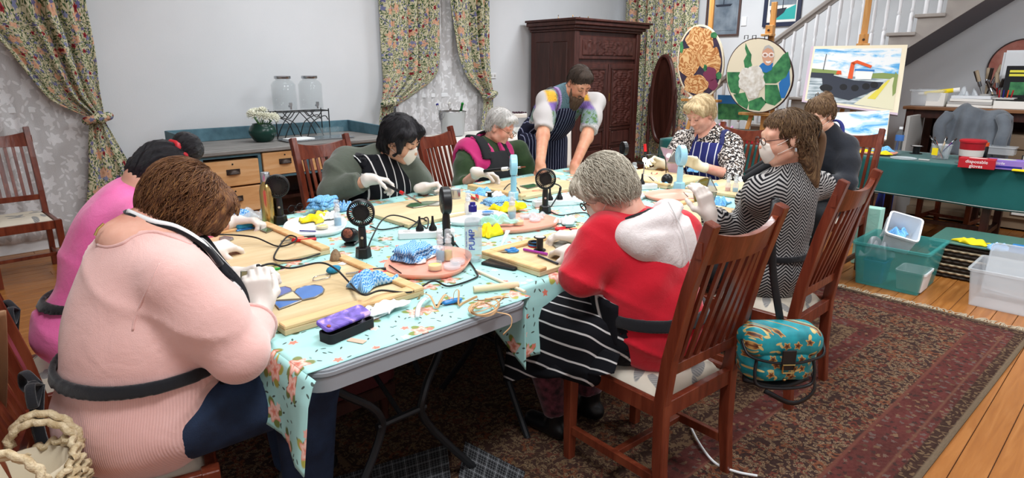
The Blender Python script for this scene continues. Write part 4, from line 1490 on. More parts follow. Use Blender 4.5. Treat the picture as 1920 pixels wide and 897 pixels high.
for k, (x, y, c_) in enumerate(((5.7, 5.45, 'rose'), (5.95, 5.45, 'pla'))):
 t = thing('food_plate', ['plate of small pink sweets on the white side table', 'plate of green and orange nibbles on the white side table'][k], 'plate', (x, y, sz + .005))
 part('plate', MB().lathe([(.06, 0), (.1, .012), (.098, .015), (.0, .006)], 22, caps=False), 'white_plastic', t)
 rnd = random.Random(k)
 for i in range(9):
  a = i * .7
  r_ = .06 * ((i * .618) % 1)
  part('sweet', MB().ball((r_ * math.cos(a), r_ * math.sin(a), .025), (.016, .014, .012), 8), ['pink_tray', 'lips', 'yellow_gel'][i % 3] if k == 0 else ['painted_leaf', 'painted_orange', 'marble_cake'][i % 3], t)
# ------------------------------------------------------------------ green covered table on the right
gx0, gx1, gy0, gy1, gz = 6.0, 6.72, .1, 3.9, .75
t = thing('trestle_table', 'dark wooden table under the dark green cloth', 'table', ((gx0 + gx1) / 2, gy0, 0))
wpart('tabletop', MB().bx(gx0 + .02, gx1 - .02, gy0, gy1 - .02, gz - .03, gz), 'dark_wood', t)
for y in (.9, 1.75, 2.7, 3.7):
 for x in (gx0 + .08, gx1 - .08):
  wpart('leg', MB().bar((x, y, 0), (x, y, gz - .03), .055, .055), 'dark_wood', t, bevel=.004)
 wpart('stretcher', MB().bar((gx0 + .08, y, .2), (gx1 - .08, y, .2), .03, .04), 'dark_wood', t)
wpart('stretcher', MB().bar((gx0 + .35, .9, .2), (gx0 + .35, 3.7, .2), .04, .03), 'dark_wood', t)
t = thing('green_tablecloth', 'dark green cloth covering the long side table on the right', 'tablecloth', (gx0, gy0, gz))
clothobj('cloth_top', lambda u, v: (gx0 + u * (gx1 - gx0), gy0 + v * (gy1 - gy0), gz + .003 + .001 * wob(u * 4, v * 9)), lambda u, v: (u, v), 16, 50, 'green_cloth', t)
for sd in ('f', 'l'):
 def gd(u, v, sd=sd):
  if sd == 'f':
   y = gy0 + u * (gy1 - gy0)
   return (gx0 - .004 - v * (.015 + .012 * math.sin(y * 9)), y, gz + .003 - v * (.3 + .012 * math.sin(y * 2.3)))
  x = gx0 + u * (gx1 - gx0)
  return (x, gy1 + .004 + v * (.02 + .02 * math.sin(x * 14)), gz + .003 - v * .34)
 clothobj('cloth_drop', gd, lambda u, v: (u, v), 70 if sd == 'f' else 20, 12, 'green_cloth', t)
 hem = [gd(i / 60, 1.0) for i in range(61)]
 wpart('hem_stitch', MB().tube([(x - (.004 if sd == 'f' else 0), y + (.004 if sd == 'l' else 0), z + .012) for x, y, z in hem], .0025, 5), 'card_grey', t)
# chair behind the green table with a grey jacket
c = make_chair('chair behind the green table with a grey jacket over its back', 7.0, 1.3, 172)
def jacket_pos(u, v):
 a = u * 2 - 1
 y = 1.3 + a * .27
 top = 1.13 - .05 * a * a + .015 * math.sin(7 * a) + (.05 if abs(a - .45) < .25 else 0) * math.cos((a - .45) * 6)
 s_ = v * 2 - 1
 bulge = .09 + .03 * math.sin(9 * a) + .05 * abs(s_)
 return (7.31 + (bulge if s_ > 0 else -bulge) * min(1, abs(s_) * 4) - .02 * math.sin(11 * a + 4 * s_), y, top - abs(s_) * (.42 + .05 * math.sin(5 * a)))
j = thing('grey_jacket', 'grey jacket draped over the chair behind the green table', 'jacket', (7.33, 1.3, .7))
wpart('jacket_body', MB().sheet(jacket_pos, 28, 28), 'grey_jacket', j, smooth='all', solid=.02)
for s in (-1, 1):
 wpart('sleeve', MB().tube(spline([(7.21, 1.3 + s * .2, 1.08), (7.15, 1.3 + s * .25, .98), (7.14, 1.3 + s * .24, .85), (7.17, 1.3 + s * .25, .7)], 5), .05, 10), 'grey_jacket', j, smooth='all')
# ------------------------------------------------------------------ plan-file cabinet
fx0, fx1, fy0, fy1, fz = 7.42, 8.3, -.3, 1.95, 1.13
t = thing('plan_file_cabinet', 'wide wooden plan cabinet with labelled drawers under the stairs', 'cabinet', (fx0, 1.0, 0))
wpart('cabinet_top', MB().bx(fx0 - .04, fx1, fy0, fy1, fz - .03, fz), 'file_wood', t, bevel=.004)
wpart('carcass', MB().bx(fx0 + .05, fx1, fy0 + .02, 1.15, .1, .9).bx(fx0 + .06, fx1, fy0 + .02, fy1 - .05, .02, .1), 'file_metal', t)
wpart('carcass_panel', MB().bx(fx1 - .03, fx1, fy0, fy1, .1, fz - .03), 'dark_wood', t)
for y in (fy1 - .06, 1.2, fy0 + .06):
 for x in (fx0 + .03, fx1 - .06):
  wpart('upright', MB().bar((x, y, 0), (x, y, fz - .03), .07, .07), 'dark_wood', t, bevel=.004)
wpart('crest_rail', MB().bx(fx0 + .01, fx0 + .05, fy0, fy1 - .04, fz - .11, fz - .03), 'dark_wood', t)
for k in range(6):
 z0 = .12 + k * .13
 dr = wpart('drawer', MB().bx(fx0 + .02, fx0 + .4, fy0 + .1, 1.13, z0, z0 + .12), 'file_metal', t, bevel=.004)
 wpart('label_holder', MB().bx(fx0 + .01, fx0 + .022, .8, .92, z0 + .035, z0 + .085), 'steel', dr)
 wpart('label_card', MB().bx(fx0 + .006, fx0 + .012, .81, .91, z0 + .042, z0 + .078), 'paper', dr)
# ------------------------------------------------------------------ signed-distance modelling for figures
def v3(p):
 return np.array(p, dtype=np.float32)
class Field:
 def __init__(s, lo, hi, vox):
  s.lo = v3(lo)
  s.vox = vox
  n = np.ceil((v3(hi) - s.lo) / vox).astype(int) + 1
  s.n = n
  s.ax = [s.lo[i] + np.arange(n[i], dtype=np.float32) * vox for i in range(3)]
  s.D = np.full(tuple(n), .5, dtype=np.float32)
 def box_of(s, lo, hi):
  a = np.clip(np.floor((v3(lo) - s.lo) / s.vox).astype(int), 0, s.n)
  b = np.clip(np.ceil((v3(hi) - s.lo) / s.vox).astype(int) + 1, 0, s.n)
  return tuple(slice(int(x), int(y)) for x, y in zip(a, b))
 def op(s, lo, hi, fn, k, mode='u'):
  m = k + .06
  sl = s.box_of(v3(lo) - m, v3(hi) + m)
  X = s.ax[0][sl[0]][:, None, None]
  Y = s.ax[1][sl[1]][None, :, None]
  Z = s.ax[2][sl[2]][None, None, :]
  if X.size == 0 or Y.size == 0 or Z.size == 0:
   return s
  d = fn(X, Y, Z)
  c = s.D[sl]
  if mode == 'u':
   h = np.clip(.5 + .5 * (c - d) / k, 0, 1)
   s.D[sl] = c * (1 - h) + d * h - k * h * (1 - h)
  elif mode == 's':
   h = np.clip(.5 - .5 * (c + d) / k, 0, 1)
   s.D[sl] = c * (1 - h) - d * h + k * h * (1 - h)
  return s
 def cap(s, a, b, ra, rb=None, k=.02, mode='u', flat=False):
  a, b = v3(a), v3(b)
  rb = ra if rb is None else rb
  ab = b - a
  L2 = float(ab @ ab) + 1e-9
  def fn(X, Y, Z):
   x, y, z = X - a[0], Y - a[1], Z - a[2]
   tr = (x * ab[0] + y * ab[1] + z * ab[2]) / L2
   t = np.clip(tr, 0, 1)
   d = np.sqrt((x - t * ab[0]) ** 2 + (y - t * ab[1]) ** 2 + (z - t * ab[2]) ** 2) - (ra + t * (rb - ra))
   if flat:
    d = np.maximum(d, (tr - 1) * math.sqrt(L2))
   return d
  r = max(ra, rb)
  return s.op(np.minimum(a, b) - r, np.maximum(a, b) + r, fn, k, mode)
 def ell(s, c, r, M=None, k=.02, mode='u'):
  c, r = v3(c), v3(r)
  M = np.array(M if M is not None else Matrix.Identity(3), dtype=np.float32)
  def fn(X, Y, Z):
   x, y, z = X - c[0], Y - c[1], Z - c[2]
   p = [(x * M[0, i] + y * M[1, i] + z * M[2, i]) / r[i] for i in range(3)]
   k0 = np.sqrt(p[0] ** 2 + p[1] ** 2 + p[2] ** 2)
   k1 = np.sqrt((p[0] / r[0]) ** 2 + (p[1] / r[1]) ** 2 + (p[2] / r[2]) ** 2) + 1e-6
   return k0 * (k0 - 1) / k1
  R_ = float(max(r))
  return s.op(c - R_, c + R_, fn, k, mode)
 def rbox(s, c, h, M=None, rr=.01, k=.02, mode='u'):
  c, h = v3(c), v3(h)
  M = np.array(M if M is not None else Matrix.Identity(3), dtype=np.float32)
  def fn(X, Y, Z):
   x, y, z = X - c[0], Y - c[1], Z - c[2]
   q = [np.abs(x * M[0, i] + y * M[1, i] + z * M[2, i]) - h[i] + rr for i in range(3)]
   o = np.sqrt(sum(np.maximum(a, 0) ** 2 for a in q))
   return o + np.minimum(np.maximum(np.maximum(q[0], q[1]), q[2]), 0) - rr
  R_ = float(np.linalg.norm(h))
  return s.op(c - R_, c + R_, fn, k, mode)
 def grid(s):
  return s.ax[0][:, None, None], s.ax[1][None, :, None], s.ax[2][None, None, :]
 def copy(s):
  f = object.__new__(Field)
  f.__dict__.update(s.__dict__)
  f.D = s.D.copy()
  return f
 def mesh(s):
  D = s.D
  n = D.shape
  sg = D < 0
  c = np.zeros(tuple(a - 1 for a in n), dtype=np.uint8)
  for i in (0, 1):
   for j in (0, 1):
    for k in (0, 1):
     c += sg[i:n[0] - 1 + i, j:n[1] - 1 + j, k:n[2] - 1 + k]
  act = np.argwhere((c > 0) & (c < 8))
  if len(act) == 0:
   return np.zeros((0, 3)), np.zeros((0, 4), int)
  idx = np.full(c.shape, -1, dtype=np.int32)
  idx[act[:, 0], act[:, 1], act[:, 2]] = np.arange(len(act))
  cor = [(i, j, k) for i in (0, 1) for j in (0, 1) for k in (0, 1)]
  val = np.stack([D[act[:, 0] + i, act[:, 1] + j, act[:, 2] + k] for i, j, k in cor], 1)
  acc = np.zeros((len(act), 3), dtype=np.float64)
  cnt = np.zeros(len(act))
  for a in range(8):
   for b in range(a + 1, 8):
    if sum(abs(p - q) for p, q in zip(cor[a], cor[b])) != 1:
     continue
    m = (val[:, a] < 0) != (val[:, b] < 0)
    t = val[m, a] / (val[m, a] - val[m, b])
    acc[m] += np.array(cor[a]) + t[:, None] * (np.array(cor[b]) - np.array(cor[a]))
    cnt[m] += 1
  P = (act + acc / cnt[:, None]) * s.vox + s.lo
  faces = []
  for ax in range(3):
   u, w = [(1, 2), (2, 0), (0, 1)][ax]
   s0 = [slice(None)] * 3
   s1 = [slice(None)] * 3
   s0[ax] = slice(0, n[ax] - 1)
   s1[ax] = slice(1, n[ax])
   a0, a1 = sg[tuple(s0)], sg[tuple(s1)]
   e = np.argwhere(a0 != a1)
   ok = (e[:, u] > 0) & (e[:, w] > 0) & (e[:, u] < n[u] - 1) & (e[:, w] < n[w] - 1)
   e = e[ok]
   fl_ = a0[e[:, 0], e[:, 1], e[:, 2]]
   q = []
   for du, dw in ((-1, -1), (0, -1), (0, 0), (-1, 0)):
    g_ = e.copy()
    g_[:, u] += du
    g_[:, w] += dw
    q.append(idx[g_[:, 0], g_[:, 1], g_[:, 2]])
   q = np.stack(q, 1)
   q[~fl_] = q[~fl_][:, ::-1]
   faces.append(q)
  return P, np.concatenate(faces)
def npobj(name, P, F, mat, parent=None, attrs=None):
 me = bpy.data.meshes.new(name)
 me.vertices.add(len(P))
 me.vertices.foreach_set('co', np.asarray(P, dtype=np.float32).ravel())
 me.loops.add(F.size)
 me.loops.foreach_set('vertex_index', F.astype(np.int32).ravel())
 me.polygons.add(len(F))
 me.polygons.foreach_set('loop_start', np.arange(0, F.size, F.shape[1], dtype=np.int32))
 me.update(calc_edges=True)
 me.materials.append(MT[mat])
 me.shade_smooth()
 o = bpy.data.objects.new(name, me)
 COL.objects.link(o)
 for k, a in (attrs or {}).items():
  setvec(o, k, a)
 if parent is not None:
  o.parent = parent
  o.matrix_parent_inverse = Matrix.LocRotScale(parent.location, parent.rotation_euler, parent.scale).inverted()
 return o
def unit(a):
 a = Vector(a)
 return a.normalized()
def lerp(a, b, t):
 return Vector(a) * (1 - t) + Vector(b) * t
def frame(f, up_=(0, 0, 1)):
 f = unit(f)
 r = f.cross(Vector(up_)).normalized()
 u = r.cross(f).normalized()
 return r, f, u
class Figure:
 def __init__(s, label, heading, P, N, vox=.011):
  s.P, s.N = Vector(P), Vector(N)
  h = R(heading)
  s.f = Vector((math.cos(h), math.sin(h), 0))
  s.r = Vector((math.sin(h), -math.cos(h), 0))
  s.root = thing('person', label, 'person', (s.P.x, s.P.y, 0))
  s.vox = vox
  s.pts = [s.P, s.N]
 def at(s, r=0, f=0, z=0, base=None):
  b = Vector((s.P.x, s.P.y, 0)) if base is None else Vector(base)
  return b + s.r * r + s.f * f + Vector((0, 0, z))
 def loc(s, P):
  q = np.asarray(P) - np.array((s.P.x, s.P.y, 0))
  return np.stack([q @ np.array(s.r), q @ np.array(s.f), q[:, 2]], 1)
 def add(s, name, F, mat, label=None, hv=None):
  P, Q = F.mesh()
  if len(P) == 0:
   return None
  at_ = {'loc': s.loc(P)}
  if hv is not None:
   at_['hv'] = hv(P)
  o = npobj(name, P, Q, mat, s.root, at_)
  if label:
   o['label'] = label
  return o
 # -- clothing -------------------------------------------------
 def torso(s, F, pel=(.2, .16, .14), belly=(.19, .16, .16), chest=(.18, .13, .17), bellyfwd=.02, shrug=0, infl=0, chestpos=.66, bust=0):
  ax = unit(s.N - s.P)
  r = s.r
  fw = r.cross(ax) * -1
  if fw.dot(s.f) < 0:
   fw = -fw
  M = Matrix((r, fw, ax)).transposed()
  s.M = M
  s.fw, s.axs = fw, ax
  L = (s.N - s.P).length
  F.ell(s.P + Vector((0, 0, .0)), [a + infl for a in pel], Matrix((s.r, s.f, (0, 0, 1))).transposed(), .05)
  F.ell(s.P + ax * L * .36 + fw * bellyfwd, [a + infl for a in belly], M, .08)
  F.ell(s.P + ax * L * chestpos + fw * .01, [a + infl for a in chest], M, .09)
  if bust:
   for q in (-1, 1):
    F.ell(s.P + ax * L * (chestpos - .08) + fw * (chest[1] * .7) + r * q * chest[0] * .42, [bust + infl] * 3, M, .06)
  F.cap(s.P + ax * L * .86, s.N, .085 + infl, .062 + infl, .06)
  s.torF = F.copy()
 def arm(s, F, S, E, W, ru=.062, re=.05, rw=.042, upto=1.0, infl=0, k=.05):
  S, E, W = Vector(S), Vector(E), Vector(W)
  F.cap(s.N - s.axs * .05, S, .055 + infl, ru * .72 + infl, .07)
  F.cap(lerp(s.P, s.N, .7), S, .1 + infl, ru * .7 + infl, .06)
  Mi = lerp(S, E, .45)
  if upto <= 1:
   F.cap(S, lerp(S, E, .45), ru * .94 + infl, ru + infl, k)
   F.cap(lerp(S, E, .45), lerp(S, E, upto), ru + infl, ru * .97 + infl, k, flat=upto < 1)
  else:
   F.cap(S, Mi, ru * .8 + infl, ru + infl, k)
   F.cap(Mi, E, ru + infl, re + infl, k)
   F.cap(E, lerp(E, W, upto - 1), re + infl, rw + infl, .03, flat=True)
 def bounds(s, extra, pad=.14):
  pts = np.array([tuple(p) for p in s.pts + [Vector(e) for e in extra]])
  return pts.min(0) - pad, pts.max(0) + pad
 def shell(s, F, cut, thick=.012, lift=.004):
  """a layer lying on top of field F where cut(loc coords)<0"""
  G_ = F.copy()
  X, Y, Z = F.grid()
  x, y = X - s.P.x, Y - s.P.y
  lr = x * s.r.x + y * s.r.y
  lf = x * s.f.x + y * s.f.y
  c = cut(lr, lf, Z + 0 * X)
  G_.D = np.maximum(np.maximum(F.D - lift - thick, -(F.D - lift + .004)), c).astype(np.float32)
  return G_
 # -- head -----------------------------------------------------
 def head(s, F, H, fd, sc=1.0, up_=(0, 0, 1), neckr=.054, nose=1.0, jaw=1.0, tilt=0):
  H = Vector(H)
  r, f, u = frame(fd, up_)
  if tilt:
   q = Quaternion(f, R(tilt))
   r, u = q @ r, q @ u
  s.H, s.hr, s.hf, s.hu, s.hs = H, r, f, u, sc
  M = Matrix((r, f, u)).transposed()
  s.HM = M
  def p(a, b, c):
   return H + (r * a + f * b + u * c) * sc
  s.hp = p
  e = lambda c, rad, k=.02, mode='u': F.ell(p(*c), [x * sc for x in rad], M, k, mode)
  F.cap(p(0, -.03, -.06), s.N + Vector((0, 0, -.03)), neckr, neckr * 1.12, .03)
  e((0, -.012, .035), (.075, .092, .08))
  e((0, .022, -.03), (.062 * jaw, .066, .085), .03)
  for q in (-1, 1):
   F.cap(p(q * .045 * jaw, .005, -.07), p(q * .012, .062, -.1), .019 * sc, .017 * sc, .025)
   e((q * .038, .055, -.035), (.024, .022, .026), .02)
   e((q * .031, .1, .004), (.017, .017, .012), .012, 's')
   e((q * .031, .074, .003), (.0145, .0145, .012), .004)
   e((q * .077, -.01, -.008), (.009, .019, .031), .008)
  F.cap(p(-.042, .074, .024), p(.042, .074, .024), .013 * sc, None, .016)
  F.cap(p(0, .084, .012), p(0, .106 * nose ** .3, -.03), .0075 * sc, .0125 * sc * nose, .012)
  for q in (-1, 1):
   e((q * .011, .096, -.034), (.008, .009, .007), .006)
  F.cap(p(-.019, .079, -.062), p(.019, .079, -.062), .006 * sc, None, .007)
  F.cap(p(-.015, .079, -.073), p(.015, .079, -.073), .007 * sc, None, .007)
  F.cap(p(-.03, .09, -.068), p(.03, .09, -.068), .0022 * sc, None, .004, 's')
 def face_bits(s, brow='hair_brown', lash=True):
  p = s.hp
  for q in (-1, 1):
   mb = MB().tube([p(q * .014, .0895, .022), p(q * .03, .0905, .03), p(q * .048, .078, .026)], [.0035 * s.hs, .0042 * s.hs, .002 * s.hs], 6, True, .6)
   o = wpart('eyebrow', mb, brow, s.root)
   if lash:
    mb = MB().tube([p(q * .018, .0875, -.002), p(q * .031, .0895, -.0055), p(q * .045, .083, -.001)], .0016 * s.hs, 5)
    wpart('eyelashes', mb, 'black_matte', s.root)
 def hv(s):
  H, r, f, u = [np.array(a) for a in (s.H, s.hr, s.hf, s.hu)]
  def fn(P):
   q = np.asarray(P) - H
   a, b, c = q @ r, q @ f, q @ u
   th = np.arctan2(a, b + .03)
   ph = np.arctan2(np.sqrt(a * a + (b + .03) ** 2), c + .0)
   return np.stack([th * 1.5, ph, np.zeros_like(th)], 1)
  return fn
 def hair(s, parts, cuts, mat, vox=.006, amp=.004, nth=24, box=.27, name='hair', strands=0, sw=.0016, low=None):
  F = Field(s.H - Vector((box,) * 3), s.H + Vector((box,) * 3), vox)
  for c, rad, k in parts:
   F.ell(s.hp(*c), [x * s.hs for x in rad], s.HM, k)
  for c, rad in cuts:
   F.ell(s.hp(*c), [x * s.hs for x in rad], s.HM, .014, 's')
  X, Y, Z = F.grid()
  x, y, z = X - s.H.x, Y - s.H.y, Z - s.H.z
  a = x * s.hr.x + y * s.hr.y + z * s.hr.z
  b = x * s.hf.x + y * s.hf.y + z * s.hf.z + .03
  c = x * s.hu.x + y * s.hu.y + z * s.hu.z
  th = np.arctan2(a, b)
  ph = np.arctan2(np.sqrt(a * a + b * b), c)
  F.D += (amp * np.sin(th * nth + 3 * np.sin(ph * 3.1) + 2 * np.sin(th * 3)) * np.clip(ph, .15, 1) + .5 * amp * np.sin(th * nth * 2.3 + 5 * np.sin(ph * 4))).astype(np.float32)
  o = s.add(name, F, mat, None, s.hv())
  if strands and o is not None:
   P = np.empty(len(o.data.vertices) * 3, dtype=np.float32)
   o.data.vertices.foreach_get('co', P)
   P = P.reshape(-1, 3)
   hvv = s.hv()(P)
   q = P - np.array(s.H)
   rr = np.linalg.norm(q, axis=1)
   NT, NP = 48, 24
   ti = np.clip(((hvv[:, 0] / 1.5 + PI) / (2 * PI) * NT).astype(int), 0, NT - 1)
   pi_ = np.clip((hvv[:, 1] / PI * NP).astype(int), 0, NP - 1)
   tab = np.zeros((NT, NP), dtype=np.float32)
   np.maximum.at(tab, (ti, pi_), rr)
   rn = random.Random(int(s.H.x * 1000))
   mb = MB()
   for i in range(strands):
    t0 = rn.uniform(-PI, PI)
    p0 = rn.uniform(.1, 1.6)
    ln = rn.uniform(.5, 1.1)
    wv = rn.uniform(-.35, .35)
    w2 = rn.uniform(0, 6)
    lift = rn.uniform(-.003, .0015)
    pts = []
    for k in range(8):
     tt = k / 7
     ph_ = p0 + ln * tt
     th_ = t0 + wv * tt + .08 * math.sin(w2 + 5 * tt)
     i_, j_ = int((th_ + PI) / (2 * PI) * NT) % NT, int(ph_ / PI * NP)
     if j_ >= NP or tab[i_, j_] < .05:
      break
     # smooth radius
     rad = float(np.mean([v for v in (tab[i_, j_], tab[(i_ + 1) % NT, j_], tab[i_ - 1, j_], tab[i_, min(j_ + 1, NP - 1)], tab[i_, max(j_ - 1, 0)]) if v > .05])) + lift
     d_ = s.hu * math.cos(ph_) + (s.hf * math.cos(th_) + s.hr * math.sin(th_)) * math.sin(ph_)
     q_ = d_ * rad
     if q_.dot(s.hf) > .05 and q_.dot(s.hu) < .05:
      break
     pts.append(s.H + q_)
    if len(pts) > 3:
     pts = spline(pts, 2)
     nn = len(pts)
     mb.tube(pts, [sw * (.4 + 1.2 * math.sin(PI * (k + .7) / (nn + .4))) for k in range(nn)], 4, False, .5)
   if mb.v:
    st_ = wpart('hair_strands', mb, mat, s.root, smooth='all')
    st_['kind'] = 'stuff'
    setvec(st_, 'hv', s.hv()(np.array(mb.v)))
  return o
 # -- hands ----------------------------------------------------
 def hand(s, F, W, d, n, side=1, curl=(35, 45, 30), L=1.0, spread=1.0, thumb=.5, k=.007, infl=0):
  """W wrist, d towards fingers, n palm normal (the way the palm faces); side +1: thumb on d x n side"""
  W, d = Vector(W), unit(d)
  n = Vector(n)
  n = (n - d * n.dot(d)).normalized()
  x = d.cross(n).normalized() * side
  M = Matrix((x, d, n)).transposed()
  F.cap(W - d * .03, W + d * .02, .027 + infl, .026 + infl, .02)
  F.rbox(W + d * .055 * L, (.038 * L + infl, .046 * L, .0135 + infl), M, .012, .02)
  F.ell(W + d * .03 + x * .022 + n * .008, (.02 + infl, .03, .016 + infl), M, .012)
  for i, (off, ln) in enumerate(((.029, .93), (.0095, 1.03), (-.0105, .97), (-.029, .78))):
   p = W + d * (.092 - (.008 if i == 3 else .003 if i == 0 else 0)) * L + x * off * L
   dd = unit(d + x * (off * 2.2 * spread))
   a = 0
   q = Quaternion(x * -1, 0)
   for j, (seg, rad) in enumerate(((.042, .0095), (.027, .0088), (.022, .008))):
    a += R(curl[j] * (1 + .12 * (i - 1.5) * (1 if side > 0 else 1)))
    v = dd * math.cos(a) + n * math.sin(a)
    p2 = p + v * seg * ln * L
    F.cap(p, p2, rad + infl, rad * .92 + infl, k)
    p = p2
  p = W + d * .03 * L + x * .03 * L + n * .008
  v1 = unit(x * .75 + d * .6 + n * (.3 + .5 * thumb))
  v2 = unit(x * (.25 - .3 * thumb) + d * .85 + n * (.35 + .5 * thumb))
  F.cap(p, p + v1 * .034 * L, .0135 + infl, .0115 + infl, .012)
  p = p + v1 * .034 * L
  F.cap(p, p + v2 * .032 * L, .0108 + infl, .0095 + infl, k)
  p = p + v2 * .032 * L
  F.cap(p, p + unit(v2 + n * .15) * .024 * L, .0095 + infl, .008 + infl, k)
 def glove(s, W, d, n, side=1, mat='skin_glove', cuff=.05, arm=None, rw=.033, **kw):
  W = Vector(W)
  F = Field(W - Vector((.19,) * 3), W + Vector((.19,) * 3), .004)
  s.hand(F, W, d, n, side, infl=.0015, **kw)
  if arm is not None:
   v = unit(Vector(arm) - W)
   F.cap(W, W + v * cuff, .029, rw, .02, flat=True)
   F.cap(W + v * (cuff - .004), W + v * (cuff + .002), rw + .001, rw + .002, .004, flat=True)
  return s.add('glove', F, mat)
 # -- legs -----------------------------------------------------
 def legs(s, KR, KL, AR, AL, mat, thigh=.085, knee=.062, ank=.045, shoe='black_plastic', hip=.09, name='trousers', vox=.013):
  KR, KL, AR, AL = [Vector(a) for a in (KR, KL, AR, AL)]
  ps = [s.P, KR, KL, AR, AL]
  lo = np.min([tuple(p) for p in ps], 0) - .16
  hi = np.max([tuple(p) for p in ps], 0) + .16
  F = Field(lo, hi, vox)
  F.ell(s.P - Vector((0, 0, .01)), (.17, .15, .1), Matrix((s.r, s.f, (0, 0, 1))).transposed(), .03)
  for q, K, A_ in ((1, KR, AR), (-1, KL, AL)):
   F.cap(s.P + s.r * q * hip, K, thigh, knee, .04)
   F.cap(K, A_, knee, ank, .03, flat=True)
  s.legF = F
  s.add(name, F, mat)
  for A_ in (AR, AL):
   Fs = Field(A_ - Vector((.24, .24, .14)), A_ + Vector((.24, .24, .1)), .009)
   Fs.cap(A_ + Vector((0, 0, .02)), Vector((A_.x, A_.y, .05)), .045, .042, .02)
   Fs.cap(Vector((A_.x, A_.y, .045)) - s.f * .03, Vector((A_.x, A_.y, .042)) + s.f * .13, .04, .036, .02)
   X, Y, Z = Fs.grid()
   Fs.D = np.maximum(Fs.D, .012 - Z + 0 * X).astype(np.float32)
   s.add('shoe', Fs, shoe)
def glasses(fig, mat, dy=0, rw=.024, rh=.017, round_=False, dz=0.0, dark=False):
 p = fig.hp
 for q in (-1, 1):
  pts = [p(q * .032 + rw * math.cos(a), .108 + dy - .006 * abs(math.cos(a)) * 0, .0 + dz + rh * math.sin(a) * (1 if round_ else (1.0 if abs(math.sin(a)) < .7 else .95))) for a in [2 * PI * i / 20 for i in range(21)]]
  wpart('glasses_rim', MB().tube(pts, .0022, 6, False), mat, fig.root)
  wpart('glasses_arm', MB().tube([p(q * .055, .106 + dy, .004 + dz), p(q * .076, .06, .006), p(q * .081, -.01, .008), p(q * .079, -.03, -.006)], .0018, 5), mat, fig.root)
 wpart('glasses_bridge', MB().tube([p(-.009, .109 + dy, .004 + dz), p(0, .113 + dy, .006 + dz), p(.009, .109 + dy, .004 + dz)], .0018, 5), mat, fig.root)
def face_mask(fig, mat='mask_white', loops=True):
 p = fig.hp
 cl = [(-.056, .045, .0), (0, .0, 0)]
 def fn(u, v):
  a = (u * 2 - 1)
  t = v
  top = -.012 + .006 * (1 - abs(a)) - .01 * abs(a) + .016 * (1 - min(1, abs(a) * 3))
  bot = -.118 + .065 * abs(a) ** 1.5
  zz = top + (bot - top) * t
  wd = .063 - .01 * t
  fwd_ = .124 - .066 * abs(a) ** 1.35 - .02 * (2 * t - 1) ** 2 - (.02 * t * (1 - abs(a)))
  return p(a * wd, fwd_, zz)
 wpart('face_mask', MB().sheet(fn, 16, 12), mat, fig.root, smooth='all', solid=.002)
 if loops:
  for q in (-1, 1):
   wpart('mask_loop', MB().tube(spline([p(q * .062, .058, -.02), p(q * .075, .02, -.002), p(q * .082, -.012, .018), p(q * .083, -.03, 0), p(q * .078, -.015, -.03), p(q * .068, .03, -.05), p(q * .056, .055, -.062)], 4), .0014, 5), mat, fig.root)
def ribbon(fig, pts, w, mat, name, up_=None, th=.004):
 pts = spline(pts, 5)
 return wpart(name, MB().tube(pts, w / 2, 8, True, th / w * 2, up_), mat, fig.root, smooth='all')
# ------------------------------------------------------------------ the people
HOOD = {}
def skin_field(fig, extra, vox=.006):
 lo, hi = fig.bounds(extra, .16)
 return Field(lo, hi, vox)
def spine(fig, F, S2, chest=.12):
 """inner body so that the skin is one continuous surface under the clothes"""
 F.cap(fig.P, lerp(fig.P, fig.N, .7), .1, chest, .04)
 F.cap(lerp(fig.P, fig.N, .7), fig.N, chest * .8, .05, .05)
 for S in S2:
  F.cap(lerp(fig.N, S, .2), S, .045, .04, .04)
def wrinkle(F, amp=.003, fr=26, seed=0.0):
 X, Y, Z = F.grid()
 w1 = 1 - np.abs(np.sin(.5 * fr * (Z + .35 * X - .3 * Y) + 1.8 * np.sin(4.3 * X + 3.1 * Y + seed) + 1.2 * np.sin(5 * Z + 2.2 * X)))
 m1 = np.clip(.5 + np.sin(6.1 * X - 4.7 * Y + 5.3 * Z + seed), 0, 1.2)
 F.D -= (1.6 * amp * w1 ** 3 * m1).astype(np.float32)
 F.D += (.7 * amp * (np.sin(fr * Z + 6 * np.sin(5 * X + seed) + 4 * np.sin(6 * Y)) * np.sin(9 * X + 7 * Y + 3 * Z + seed) + .5 * np.sin(fr * 1.7 * (X + Y) + 5 * np.sin(7 * Z + seed)))).astype(np.float32)
def build_top(fig, arms, mat, upto, infl=0, wr=.003, name='jumper', fr=26, **tk):
 pts = [p for a in arms for p in a]
 lo, hi = fig.bounds(pts, .26)
 F = Field(lo, hi, fig.vox)
 fig.torso(F, infl=infl, **tk)
 for (S, E, W), ut in zip(arms, upto):
  fig.arm(F, S, E, W, upto=ut, infl=.006 + infl, ru=fig.ru, re=fig.re, rw=fig.rw)
 fig.topF0 = F.copy()
 if wr:
  wrinkle(F, wr, fr, fig.P.x * 7)
 return F
def fval(F, p):
 i = ((v3(p) - F.lo) / F.vox)
 k = np.clip(i.astype(int), 0, F.n - 2)
 t = i - k
 c = F.D[k[0]:k[0] + 2, k[1]:k[1] + 2, k[2]:k[2] + 2]
 c = c[0] * (1 - t[0]) + c[1] * t[0]
 c = c[0] * (1 - t[1]) + c[1] * t[1]
 return float(c[0] * (1 - t[2]) + c[1] * t[2])
